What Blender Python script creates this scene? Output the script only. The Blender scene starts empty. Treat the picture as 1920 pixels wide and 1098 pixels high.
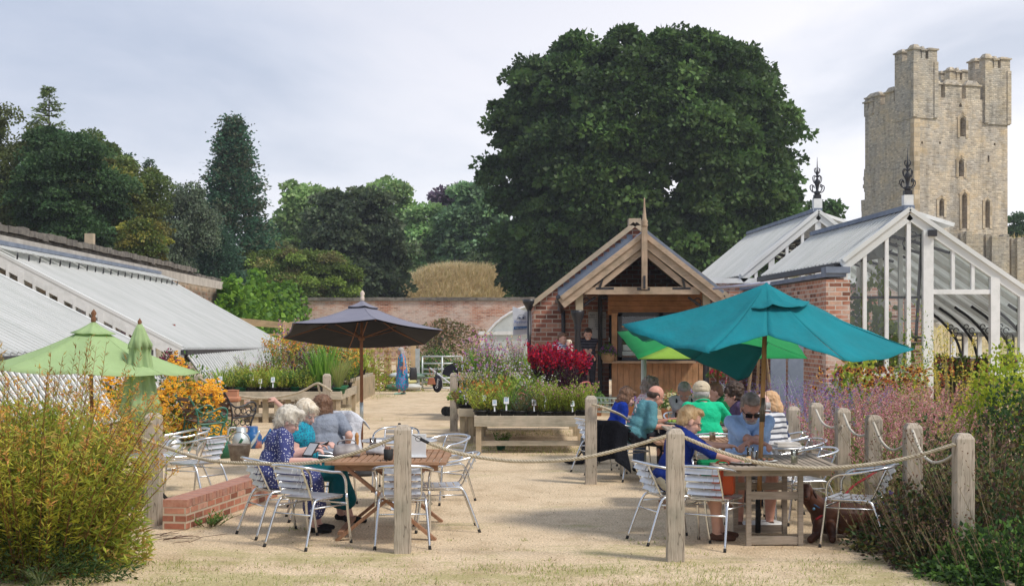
import bpy, bmesh, math, random
import numpy as np
from mathutils import Vector, Matrix, noise as mnoise
R = math.radians
scene = bpy.context.scene
C = scene.collection

# ---------------------------------------------------------------- camera, world, sun, exposure
FPX, EYE, HOR = 2667.0, 1.95, 619.0          # focal length in photo pixels, eye height, horizon row
cam = bpy.data.cameras.new('camera'); camo = bpy.data.objects.new('camera', cam); C.objects.link(camo)
camo.location = (0, 0, EYE); camo.rotation_euler = (R(90), 0, 0)
cam.sensor_width = 36; cam.lens = FPX/1920*36; cam.shift_y = (HOR-549)/1920
cam.clip_start = .1; cam.clip_end = 6000
scene.camera = camo
scene.view_settings.view_transform = 'Standard'; scene.view_settings.look = 'None'
scene.view_settings.gamma = 1; scene.view_settings.exposure = 0.75
SUN_EL, SUN_AZ = 52, 124                      # azimuth clockwise from +Y (north): behind the camera, to the right
sd = bpy.data.lights.new('sun', 'SUN'); sd.energy = 1.8; sd.angle = R(11); sd.color = (1, .93, .83)
so = bpy.data.objects.new('sun', sd); C.objects.link(so)
sv = Vector((math.sin(R(SUN_AZ))*math.cos(R(SUN_EL)), math.cos(R(SUN_AZ))*math.cos(R(SUN_EL)), math.sin(R(SUN_EL))))
so.rotation_euler = sv.to_track_quat('Z', 'Y').to_euler(); so.location = (20, -20, 40)
w = bpy.data.worlds.new('World'); scene.world = w; w.use_nodes = True
nt = w.node_tree; nt.nodes.clear()
def nd(nt, t, **k):
    n = nt.nodes.new(t)
    for a, b in k.items(): setattr(n, a, b)
    return n
sky = nd(nt, 'ShaderNodeTexSky', sky_type='NISHITA', sun_disc=False, sun_elevation=R(SUN_EL), sun_rotation=R(SUN_AZ), dust_density=2.5)
tc = nd(nt, 'ShaderNodeTexCoord'); sep = nd(nt, 'ShaderNodeSeparateXYZ')
nt.links.new(tc.outputs['Generated'], sep.inputs[0])
add = nd(nt, 'ShaderNodeMath', operation='ADD'); add.inputs[1].default_value = .22
nt.links.new(sep.outputs['Z'], add.inputs[0])
mx = nd(nt, 'ShaderNodeMath', operation='MAXIMUM'); mx.inputs[1].default_value = .05
nt.links.new(add.outputs[0], mx.inputs[0])
dv = nd(nt, 'ShaderNodeVectorMath', operation='DIVIDE'); cmb = nd(nt, 'ShaderNodeCombineXYZ')
for i in range(3): nt.links.new(mx.outputs[0], cmb.inputs[i])
nt.links.new(tc.outputs['Generated'], dv.inputs[0]); nt.links.new(cmb.outputs[0], dv.inputs[1])
def cloud(scale, seed, detail, rough):
    m = nd(nt, 'ShaderNodeMapping'); m.inputs['Location'].default_value = (seed, seed*.7, 0)
    m.inputs['Scale'].default_value = (1, .8, 1)
    n = nd(nt, 'ShaderNodeTexNoise'); n.inputs['Scale'].default_value = scale
    n.inputs['Detail'].default_value = detail; n.inputs['Roughness'].default_value = rough
    n.inputs['Distortion'].default_value = .25
    nt.links.new(dv.outputs[0], m.inputs[0]); nt.links.new(m.outputs[0], n.inputs['Vector']); return n
n1 = cloud(1.25, 3.1, 6, .55)
cr = nd(nt, 'ShaderNodeValToRGB'); nt.links.new(n1.outputs['Fac'], cr.inputs[0])
e = cr.color_ramp.elements
e[0].position = .36; e[0].color = (.34, .37, .44, 1)
e[1].position = .62; e[1].color = (.64, .62, .64, 1)
x = e.new(.48); x.color = (.50, .51, .56, 1)
hz = nd(nt, 'ShaderNodeMapRange'); hz.inputs['From Min'].default_value = -.02; hz.inputs['From Max'].default_value = .24
hz.inputs['To Min'].default_value = .75; hz.inputs['To Max'].default_value = 0
nt.links.new(sep.outputs['Z'], hz.inputs['Value'])
mh = nd(nt, 'ShaderNodeMixRGB'); mh.inputs['Color2'].default_value = (.60, .61, .64, 1)
nt.links.new(hz.outputs[0], mh.inputs['Fac']); nt.links.new(cr.outputs[0], mh.inputs['Color1'])
dk_ = nd(nt, 'ShaderNodeVectorMath', operation='DOT_PRODUCT'); dk_.inputs[1].default_value = (-1.25, 0, 2.6); nt.links.new(tc.outputs['Generated'], dk_.inputs[0])
dr = nd(nt, 'ShaderNodeMapRange'); dr.inputs['From Min'].default_value = .15; dr.inputs['From Max'].default_value = 1.1; dr.inputs['To Max'].default_value = .8; nt.links.new(dk_.outputs['Value'], dr.inputs['Value'])
mk = nd(nt, 'ShaderNodeMixRGB'); mk.inputs['Color2'].default_value = (.25, .295, .39, 1); nt.links.new(dr.outputs[0], mk.inputs['Fac']); nt.links.new(mh.outputs[0], mk.inputs['Color1'])
sc = nd(nt, 'ShaderNodeVectorMath', operation='SCALE'); sc.inputs['Scale'].default_value = 10.8
nt.links.new(mk.outputs[0], sc.inputs[0])
mm = nd(nt, 'ShaderNodeMixRGB'); mm.inputs['Fac'].default_value = .93
nt.links.new(sky.outputs[0], mm.inputs['Color1']); nt.links.new(sc.outputs[0], mm.inputs['Color2'])
bg = nd(nt, 'ShaderNodeBackground'); bg.inputs['Strength'].default_value = .1
wo = nd(nt, 'ShaderNodeOutputWorld')
nt.links.new(mm.outputs[0], bg.inputs[0]); nt.links.new(bg.outputs[0], wo.inputs[0])

# ---------------------------------------------------------------- measuring helpers
def W(px, py, Y): return Vector(((px-960)/FPX*Y, Y, EYE-(py-HOR)/FPX*Y))
def YG(py): return FPX*EYE/(py-HOR)
def G(px, py, z=0):
    Y = FPX*(EYE-z)/(py-HOR); return Vector(((px-960)/FPX*Y, Y, z))
def XA(px, Y): return (px-960)/FPX*Y

# ---------------------------------------------------------------- materials
MATS = {}
def L(nt, a, b): nt.links.new(a, b)
def noise_n(nt, vec, scale, detail=4, rough=.6, stretch=(1,1,1), dist=0):
    mp = nd(nt, 'ShaderNodeMapping'); mp.inputs['Scale'].default_value = stretch; L(nt, vec, mp.inputs[0])
    n = nd(nt, 'ShaderNodeTexNoise'); n.inputs['Scale'].default_value = scale
    n.inputs['Detail'].default_value = detail; n.inputs['Roughness'].default_value = rough
    n.inputs['Distortion'].default_value = dist
    L(nt, mp.outputs[0], n.inputs['Vector']); return n
def ramp(nt, fac, stops):
    r = nd(nt, 'ShaderNodeValToRGB'); L(nt, fac, r.inputs[0]); el = r.color_ramp.elements
    el[0].position, el[1].position = stops[0][0], stops[-1][0]
    el[0].color = (*stops[0][1], 1); el[1].color = (*stops[-1][1], 1)
    for p, c in stops[1:-1]: q = el.new(p); q.color = (*c, 1)
    return r
def mixc(nt, fac, a, b, mode='MIX'):
    m = nd(nt, 'ShaderNodeMixRGB', blend_type=mode)
    for i, v in ((0, fac), (1, a), (2, b)):
        if hasattr(v, 'default_value') or hasattr(v, 'links'): L(nt, v, m.inputs[i])
        elif isinstance(v, (int, float)): m.inputs[i].default_value = v
        else: m.inputs[i].default_value = (*v, 1)
    return m
def newmat(name):
    m = bpy.data.materials.new(name); m.use_nodes = True; nt = m.node_tree
    b = nt.nodes['Principled BSDF']; MATS[name] = m; return m, nt, b
def bump(nt, b, height, strength, dist=.01):
    bp = nd(nt, 'ShaderNodeBump'); bp.inputs['Strength'].default_value = strength; bp.inputs['Distance'].default_value = dist
    L(nt, height, bp.inputs['Height']); L(nt, bp.outputs[0], b.inputs['Normal'])
def mat(name, c1, c2=None, rough=.7, metal=0, vs=6, stretch=(1,1,1), bs=0, bscale=80, bdist=.005, spec=.4, coord='Object', lo=.35, hi=.65, detail=5, coat=0):
    if name in MATS: return MATS[name]
    m, nt, b = newmat(name)
    tc = nd(nt, 'ShaderNodeTexCoord')
    if c2 is None: c2 = tuple(v*.8 for v in c1)
    n = noise_n(nt, tc.outputs[coord], vs, detail, .6, stretch)
    r = ramp(nt, n.outputs['Fac'], [(lo, c1), (hi, c2)])
    L(nt, r.outputs[0], b.inputs['Base Color'])
    b.inputs['Roughness'].default_value = rough; b.inputs['Metallic'].default_value = metal
    b.inputs['Specular IOR Level'].default_value = spec; b.inputs['Coat Weight'].default_value = coat
    if bs:
        n2 = noise_n(nt, tc.outputs[coord], bscale, 4, .6, stretch); bump(nt, b, n2.outputs['Fac'], bs, bdist)
    return m
def wood(name, c1, c2, axis='x', knots=True):
    if name in MATS: return MATS[name]
    m, nt, b = newmat(name); tc = nd(nt, 'ShaderNodeTexCoord')
    st = {'x': (.06, 1, 1), 'y': (1, .06, 1), 'z': (1, 1, .06)}[axis]
    n = noise_n(nt, tc.outputs['Object'], 60, 5, .7, st, .3)
    n2 = noise_n(nt, tc.outputs['Object'], 3.5, 3, .6)
    r = ramp(nt, n.outputs['Fac'], [(.25, tuple(v*.55 for v in c1)), (.42, c1), (.7, c2)])
    r2 = ramp(nt, n2.outputs['Fac'], [(.3, (.72, .74, .70)), (.6, (1.08, 1.04, 1.0))])
    mm = mixc(nt, 1.0, r.outputs[0], r2.outputs[0], 'MULTIPLY')
    L(nt, mm.outputs[0], b.inputs['Base Color']); b.inputs['Roughness'].default_value = .85
    b.inputs['Specular IOR Level'].default_value = .25
    bump(nt, b, n.outputs['Fac'], .6, .004)
    if 'post' in name:
        n3 = noise_n(nt, tc.outputs['Object'], 26, 3, .5, st, .6); cr_ = ramp(nt, n3.outputs['Fac'], [(.475, (1,1,1)), (.492, (.28,.26,.24)), (.50, (.28,.26,.24)), (.515, (1,1,1))]); m2 = mixc(nt, .75, mm.outputs[0], cr_.outputs[0], 'MULTIPLY'); L(nt, m2.outputs[0], b.inputs['Base Color'])
    return m
def brickmat(name, cols, mortar, bw, bh, ms=.012, patch=None, patchamt=(.55, .62), dark=.4, distort=0, bumpd=.01, squash=1.0, offset=.5):
    """cols: two brick tones; UV in metres"""
    if name in MATS: return MATS[name]
    m, nt, b = newmat(name); uv = nd(nt, 'ShaderNodeUVMap'); v = uv.outputs[0]
    tc = nd(nt, 'ShaderNodeTexCoord')
    if distort:
        dn = noise_n(nt, v, 1.2/bh*.25, 3, .6)
        va = nd(nt, 'ShaderNodeVectorMath', operation='SUBTRACT'); L(nt, dn.outputs['Color'], va.inputs[0]); va.inputs[1].default_value = (.5,.5,.5)
        vs = nd(nt, 'ShaderNodeVectorMath', operation='SCALE'); vs.inputs['Scale'].default_value = distort; L(nt, va.outputs[0], vs.inputs[0])
        ad = nd(nt, 'ShaderNodeVectorMath', operation='ADD'); L(nt, v, ad.inputs[0]); L(nt, vs.outputs[0], ad.inputs[1]); v2 = ad.outputs[0]
    else: v2 = v
    bt = nd(nt, 'ShaderNodeTexBrick'); bt.inputs['Scale'].default_value = 1; bt.offset = offset
    bt.inputs['Brick Width'].default_value = bw; bt.inputs['Row Height'].default_value = bh
    bt.inputs['Mortar Size'].default_value = ms; bt.inputs['Mortar Smooth'].default_value = .25
    bt.inputs['Color1'].default_value = (0,0,0,1); bt.inputs['Color2'].default_value = (1,1,1,1); bt.inputs['Mortar'].default_value = (.5,.5,.5,1)
    L(nt, v2, bt.inputs['Vector'])
    rr = ramp(nt, bt.outputs['Color'], [(0, tuple(c*dark for c in cols[0])), (.14, tuple(c*(.5+.5*dark) for c in cols[0])), (.3, cols[0]), (.75, cols[1]), (1, cols[2] if len(cols) > 2 else cols[1])])
    n = noise_n(nt, tc.outputs['Object'], 14, 4, .6)
    rn = ramp(nt, n.outputs['Fac'], [(.3, (.78, .78, .78)), (.7, (1.15, 1.12, 1.1))])
    c = mixc(nt, 1.0, rr.outputs[0], rn.outputs[0], 'MULTIPLY').outputs[0]
    mo = mixc(nt, bt.outputs['Fac'], c, mortar).outputs[0]
    if patch:
        pn = noise_n(nt, tc.outputs['Object'], .55, 6, .68, (1, 1, 1.6))
        pr = ramp(nt, pn.outputs['Fac'], [(patchamt[0], (0,0,0)), (patchamt[1], (1,1,1))])
        n3 = noise_n(nt, tc.outputs['Object'], 9, 3, .6); sc = nd(nt, 'ShaderNodeMath', operation='MULTIPLY'); L(nt, pr.outputs[0], sc.inputs[0]); L(nt, n3.outputs['Fac'], sc.inputs[1])
        s2 = nd(nt, 'ShaderNodeMath', operation='MULTIPLY'); s2.inputs[1].default_value = 1.3; L(nt, sc.outputs[0], s2.inputs[0])
        mo = mixc(nt, s2.outputs[0], mo, patch).outputs[0]
    if 'castle' in name:
        sn = noise_n(nt, tc.outputs['Object'], 1.1, 5, .65, (1, 1, .16), .4); sr = ramp(nt, sn.outputs['Fac'], [(.34, (.66,.65,.63)), (.48, (1.0,.99,.98)), (.66, (1.15,1.12,1.06))]); mo = mixc(nt, .9, mo, sr.outputs[0], 'MULTIPLY').outputs[0]
        s3 = noise_n(nt, tc.outputs['Object'], .35, 4, .7); r3 = ramp(nt, s3.outputs['Fac'], [(.4, (1.0,1.02,1.05)), (.6, (1.2,1.15,1.06))]); mo = mixc(nt, 1, mo, r3.outputs[0], 'MULTIPLY').outputs[0]
    L(nt, mo, b.inputs['Base Color']); b.inputs['Roughness'].default_value = .9; b.inputs['Specular IOR Level'].default_value = .2
    inv = nd(nt, 'ShaderNodeMath', operation='SUBTRACT'); inv.inputs[0].default_value = 1; L(nt, bt.outputs['Fac'], inv.inputs[1])
    a2 = nd(nt, 'ShaderNodeMath', operation='MULTIPLY_ADD'); L(nt, n.outputs['Fac'], a2.inputs[0]); a2.inputs[1].default_value = .5; L(nt, inv.outputs[0], a2.inputs[2])
    bump(nt, b, a2.outputs[0], .7, bumpd); return m
def folmat():
    if 'foliage' in MATS: return MATS['foliage']
    m, nt, b = newmat('foliage'); at = nd(nt, 'ShaderNodeAttribute', attribute_name='col')
    L(nt, at.outputs['Color'], b.inputs['Base Color']); b.inputs['Roughness'].default_value = .55; b.inputs['Specular IOR Level'].default_value = .3
    tr = nd(nt, 'ShaderNodeBsdfTranslucent'); L(nt, at.outputs['Color'], tr.inputs[0])
    ms = nd(nt, 'ShaderNodeMixShader'); ms.inputs[0].default_value = .4
    out = nt.nodes['Material Output']; L(nt, b.outputs[0], ms.inputs[1]); L(nt, tr.outputs[0], ms.inputs[2]); L(nt, ms.outputs[0], out.inputs[0])
    return m
def fabric(name, col, trans=.25, bs=.3, scale=5, rough=.85, c2=None):
    if name in MATS: return MATS[name]
    m = mat(name, col, c2 or tuple(c*.88 for c in col), rough=rough, vs=scale, bs=bs, bscale=7, bdist=.02, spec=.15)
    nt = m.node_tree; b = nt.nodes['Principled BSDF']
    if trans:
        tr = nd(nt, 'ShaderNodeBsdfTranslucent'); tr.inputs[0].default_value = (*col, 1)
        ms = nd(nt, 'ShaderNodeMixShader'); ms.inputs[0].default_value = trans
        out = nt.nodes['Material Output']; L(nt, b.outputs[0], ms.inputs[1]); L(nt, tr.outputs[0], ms.inputs[2]); L(nt, ms.outputs[0], out.inputs[0])
    return m
def glassmat(name='pane_glass', tint=(.9,.95,.94), alpha=.025, rough=.03):
    if name in MATS: return MATS[name]
    m, nt, b = newmat(name); nt.nodes.remove(b)
    t = nd(nt, 'ShaderNodeBsdfTransparent'); t.inputs[0].default_value = (*tint, 1)
    g = nd(nt, 'ShaderNodeBsdfGlossy'); g.inputs['Roughness'].default_value = rough; g.inputs['Color'].default_value = (1,1,1,1)
    fr = nd(nt, 'ShaderNodeFresnel'); fr.inputs[0].default_value = 1.5
    ad = nd(nt, 'ShaderNodeMath', operation='ADD'); ad.inputs[1].default_value = alpha; L(nt, fr.outputs[0], ad.inputs[0]); ad.use_clamp = True
    ms = nd(nt, 'ShaderNodeMixShader'); L(nt, ad.outputs[0], ms.inputs[0]); L(nt, t.outputs[0], ms.inputs[1]); L(nt, g.outputs[0], ms.inputs[2])
    L(nt, ms.outputs[0], nt.nodes['Material Output'].inputs[0]); return m

# ---------------------------------------------------------------- scene graph helpers
def tag(o, label=None, cat=None, group=None, kind=None):
    if label: o['label'] = label
    if cat: o['category'] = cat
    if group: o['group'] = group
    if kind: o['kind'] = kind
    return o
def thing(name, label, cat, loc=(0,0,0), rz=0, group=None):
    o = bpy.data.objects.new(name, None); C.objects.link(o); o.location = loc; o.rotation_euler = (0, 0, rz)
    o.empty_display_size = .1
    return tag(o, label, cat, group)
def lmat(o):
    return Matrix.Translation(o.location) @ o.rotation_euler.to_matrix().to_4x4() @ Matrix.Diagonal((*o.scale, 1))
def link(name, me, parent=None, loc=None, kind=None):
    o = bpy.data.objects.new(name, me); C.objects.link(o)
    if parent: o.parent = parent
    if loc is not None: o.location = loc
    if kind: o['kind'] = kind
    return o
def dup(root, loc, rz, label=None, group=None, scale=None):
    r = root.copy(); C.objects.link(r); r.location = loc; r.rotation_euler = (0, 0, rz)
    if scale: r.scale = (scale,)*3 if isinstance(scale, (int, float)) else scale
    if label: r['label'] = label
    if group: r['group'] = group
    for ch in list(root.children):
        c = ch.copy(); C.objects.link(c); c.parent = r
        for g in ch.children:
            d = g.copy(); C.objects.link(d); d.parent = c
    return r
def boxuv(me, s=1.0):
    uvl = me.uv_layers.new(name='UVMap') if not me.uv_layers else me.uv_layers[0]
    for p in me.polygons:
        n = p.normal
        if abs(n.z) > .8: u, v = Vector((1,0,0)), Vector((0,1,0))
        else:
            u = Vector((0,0,1)).cross(n).normalized(); v = n.cross(u)
        for li in p.loop_indices:
            co = me.vertices[me.loops[li].vertex_index].co
            uvl.data[li].uv = (co.dot(u)*s, co.dot(v)*s)

def smoothcurve(pts, k=6, closed=False):
    P = [Vector(p) for p in pts]; n = len(P); out = []
    rng = range(n if closed else n-1)
    for i in rng:
        p0 = P[(i-1) % n] if closed or i > 0 else P[0]*2-P[1]
        p1, p2 = P[i], P[(i+1) % n]
        p3 = P[(i+2) % n] if closed or i+2 < n else P[-1]*2-P[-2]
        for j in range(k):
            t = j/k; out.append(.5*((2*p1)+(p2-p0)*t+(2*p0-5*p1+4*p2-p3)*t*t+(3*p1-p0-3*p2+p3)*t**3))
    if not closed: out.append(P[-1].copy())
    return out
class MB:
    def __init__(s): s.v = []; s.f = []; s.m = []; s.sm = []; s.mat = 0; s.smooth = False
    def face(s, ids, mat=None, smooth=None):
        s.f.append(tuple(ids)); s.m.append(s.mat if mat is None else mat); s.sm.append(s.smooth if smooth is None else smooth)
    def poly(s, pts, thick=None, mat=None):
        b = len(s.v); n = len(pts); P = [Vector(p) for p in pts]; s.v += P
        if thick is None: s.face(range(b, b+n), mat); return s
        t = Vector(thick) if not isinstance(thick, (int, float)) else (P[1]-P[0]).cross(P[2]-P[1]).normalized()*-thick
        s.v += [p+t for p in P]
        s.face(range(b, b+n), mat); s.face(range(b+2*n-1, b+n-1, -1), mat)
        for i in range(n):
            j = (i+1) % n; s.face((b+i, b+n+i, b+n+j, b+j), mat)
        return s
    def box(s, c, d, rot=None, mat=None, taper=1.0):
        c = Vector(c); hx, hy, hz = d[0]/2, d[1]/2, d[2]/2
        M = rot.to_matrix() if hasattr(rot, 'to_matrix') else rot
        b = len(s.v)
        for z in (-1, 1):
            t = taper if z > 0 else 1
            for x, y in ((-1,-1), (1,-1), (1,1), (-1,1)):
                p = Vector((x*hx*t, y*hy*t, z*hz)); s.v.append(c+(M @ p if M else p))
        for f in ((3,2,1,0), (4,5,6,7), (0,1,5,4), (1,2,6,5), (2,3,7,6), (3,0,4,7)): s.face([b+i for i in f], mat)
        return s
    def beam(s, p, q, w, h, up=(0,0,1), mat=None):
        p, q = Vector(p), Vector(q); d = (q-p); l = d.length; d.normalize(); u = Vector(up)
        x = d.cross(u)
        if x.length < 1e-4: x = d.cross(Vector((0,1,0)))
        x.normalize(); u = x.cross(d)
        M = Matrix((x, d, u)).transposed()
        return s.box((p+q)/2, (w, l, h), M, mat)
    def tube(s, pts, r, n=8, closed=False, mat=None, cap=True, flat=1.0):
        P = [Vector(p) for p in pts]; m = len(P); b = len(s.v)
        t0 = (P[1]-P[0]).normalized(); a = t0.orthogonal().normalized()
        for i in range(m):
            if closed: t = (P[(i+1) % m]-P[i-1]).normalized()
            else: t = (P[min(i+1, m-1)]-P[max(i-1, 0)]).normalized()
            a = (a-t*a.dot(t)); a.normalize(); c = t.cross(a)
            rr = r[i] if isinstance(r, (list, tuple)) else r
            for k in range(n):
                an = 2*math.pi*k/n; s.v.append(P[i]+(a*math.cos(an)+c*math.sin(an)*flat)*rr)
        for i in range(m if closed else m-1):
            j = (i+1) % m
            for k in range(n):
                k2 = (k+1) % n; s.face((b+i*n+k, b+i*n+k2, b+j*n+k2, b+j*n+k), mat, True)
        if cap and not closed:
            s.face([b+k for k in range(n)][::-1], mat); s.face([b+(m-1)*n+k for k in range(n)], mat)
        return s
    def lathe(s, prof, c=(0,0,0), n=16, mat=None, M=None, smooth=True):
        b = len(s.v); c = Vector(c)
        for r, z in prof:
            for k in range(n):
                a = 2*math.pi*k/n; p = Vector((r*math.cos(a), r*math.sin(a), z)); s.v.append(c+(M @ p if M else p))
        for i in range(len(prof)-1):
            for k in range(n):
                k2 = (k+1) % n; s.face((b+i*n+k, b+i*n+k2, b+(i+1)*n+k2, b+(i+1)*n+k), mat, smooth)
        if prof[0][0] > 1e-4: s.face([b+k for k in range(n)][::-1], mat)
        if prof[-1][0] > 1e-4: s.face([b+(len(prof)-1)*n+k for k in range(n)], mat)
        return s
    def ball(s, c, r, n=12, M=None, mat=None):
        rr = r if not isinstance(r, (int, float)) else (r, r, r); b = len(s.v); c = Vector(c); h = n//2
        for i in range(h+1):
            th = math.pi*i/h
            for k in range(n):
                a = 2*math.pi*k/n; p = Vector((rr[0]*math.sin(th)*math.cos(a), rr[1]*math.sin(th)*math.sin(a), -rr[2]*math.cos(th)))
                s.v.append(c+(M @ p if M else p))
        for i in range(h):
            for k in range(n):
                k2 = (k+1) % n; s.face((b+i*n+k, b+i*n+k2, b+(i+1)*n+k2, b+(i+1)*n+k), mat, True)
        return s
    def split(s):
        par = list(range(len(s.v)))
        def fd(a):
            while par[a] != a: par[a] = par[par[a]]; a = par[a]
            return a
        for f in s.f:
            r = fd(f[0])
            for q in f[1:]: par[fd(q)] = r
        out = {}
        for f, m, sm in zip(s.f, s.m, s.sm):
            k = fd(f[0]); o = out.setdefault(k, (MB(), {})); ids = []
            for q in f:
                if q not in o[1]: o[1][q] = len(o[0].v); o[0].v.append(s.v[q])
                ids.append(o[1][q])
            o[0].face(ids, m, sm)
        return [o[0] for o in out.values()]
    def each(s, name, *a, **k): return [m.build(name, *a, **k) for m in s.split()]
    def build(s, name, mats, parent=None, world=False, loc=None, uv=False, kind=None, weld=False, label=None, bevel=0):
        me = bpy.data.meshes.new(name); V = s.v
        if loc is not None: lo = Vector(loc); V = [v-lo for v in V]
        if world and parent: Mi = lmat(parent).inverted(); V = [Mi @ v for v in V]
        me.from_pydata([tuple(v) for v in V], [], s.f)
        if not isinstance(mats, (list, tuple)): mats = [mats]
        for m in mats: me.materials.append(m)
        me.polygons.foreach_set('material_index', s.m); me.polygons.foreach_set('use_smooth', s.sm)
        me.update()
        if bevel or weld:
            bm = bmesh.new(); bm.from_mesh(me); bmesh.ops.remove_doubles(bm, verts=bm.verts, dist=1e-5)
            if bevel: bmesh.ops.bevel(bm, geom=list(bm.edges), offset=bevel, segments=1, affect='EDGES', profile=.5)
            bm.to_mesh(me); bm.free()
        if uv: boxuv(me)
        o = link(name, me, parent, loc, kind)
        if label: o['label'] = label
        return o

# numpy leaf meshes -----------------------------------------------------------
def npmesh(name, V, Fq, cols, parent=None, loc=None, mat_=None):
    me = bpy.data.meshes.new(name); V = np.asarray(V, dtype=np.float32); Fq = np.asarray(Fq, dtype=np.int32)
    nf, k = Fq.shape
    if loc is not None: V = V-np.array(loc, dtype=np.float32)
    me.vertices.add(len(V)); me.vertices.foreach_set('co', V.ravel())
    me.loops.add(nf*k); me.loops.foreach_set('vertex_index', Fq.ravel())
    me.polygons.add(nf); me.polygons.foreach_set('loop_start', np.arange(0, nf*k, k, dtype=np.int32))
    me.polygons.foreach_set('loop_total', np.full(nf, k, dtype=np.int32))
    me.materials.append(mat_ or folmat()); me.update(calc_edges=True)
    a = me.attributes.new('col', 'FLOAT_COLOR', 'FACE')
    cc = np.ones((nf, 4), dtype=np.float32); cc[:, :3] = cols; a.data.foreach_set('color', cc.ravel())
    me.validate()
    return link(name, me, parent, loc)
class Leaves:
    """accumulates quads with per-face colour"""
    def __init__(s): s.V = []; s.F = []; s.c = []; s.n = 0
    def addq(s, V4, col):                       # V4: (n,4,3)
        n = len(V4)
        if n == 0: return s
        s.V.append(V4.reshape(-1, 3)); s.F.append(np.arange(n*4).reshape(n, 4)+s.n); s.n += n*4
        s.c.append(np.broadcast_to(col, (n, 3))); return s
    def kites(s, P, D, Wv, L_, w_, col, mid=.42):
        L_ = np.asarray(L_).reshape(-1, 1) if np.ndim(L_) else L_; w_ = np.asarray(w_).reshape(-1, 1) if np.ndim(w_) else w_
        a = P; b = P+D*L_*mid+Wv*w_*.5; c = P+D*L_; d = P+D*L_*mid-Wv*w_*.5
        return s.addq(np.stack([a, b, c, d], 1), col)
    def blades(s, P, D, L_, w_, col, bend=.5, seg=3, grav=1.0):
        n = len(P); L_ = np.broadcast_to(np.asarray(L_, float).reshape(-1, 1) if np.ndim(L_) else L_, (n, 1))
        w_ = np.broadcast_to(np.asarray(w_, float).reshape(-1, 1) if np.ndim(w_) else w_, (n, 1))
        hd = D.copy(); hd[:, 2] = 0; hl = np.linalg.norm(hd, axis=1, keepdims=True)+1e-6; hd /= hl
        side = np.cross(hd, [0, 0, 1.0]); bend = np.broadcast_to(np.asarray(bend).reshape(-1, 1) if np.ndim(bend) else bend, (n, 1))
        B = hd*.5-np.array([0, 0, 1.0])*grav*.5
        pts = []
        for i in range(seg+1):
            t = i/seg; c = P+D*L_*t+B*L_*bend*t*t; ww = w_*(.75+.5*t-1.22*t*t)*.5; pts.append((c-side*ww, c+side*ww))
        for i in range(seg):
            s.addq(np.stack([pts[i][0], pts[i][1], pts[i+1][1], pts[i+1][0]], 1), col)
        return s
    def build(s, name, parent=None, loc=None):
        return npmesh(name, np.concatenate(s.V), np.concatenate(s.F), np.concatenate(s.c), parent, loc)
def unit(v): return v/(np.linalg.norm(v, axis=-1, keepdims=True)+1e-9)
def rdirs(rg, n): return unit(rg.normal(size=(n, 3)))
def perp(rg, D): return unit(np.cross(D, rdirs(rg, len(D))))
def vary(rg, col, n, amt=.25, hue=.08):
    c = np.array(col)[None, :]*(1+rg.uniform(-amt, amt, (n, 1)))*(1+rg.uniform(-hue, hue, (n, 3))); return np.clip(c, 0, 1)
def pick(rg, cols, n, amt=.25):
    cols = np.array(cols); return np.clip(cols[rg.integers(0, len(cols), n)]*(1+rg.uniform(-amt, amt, (n, 1))), 0, 1)
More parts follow.
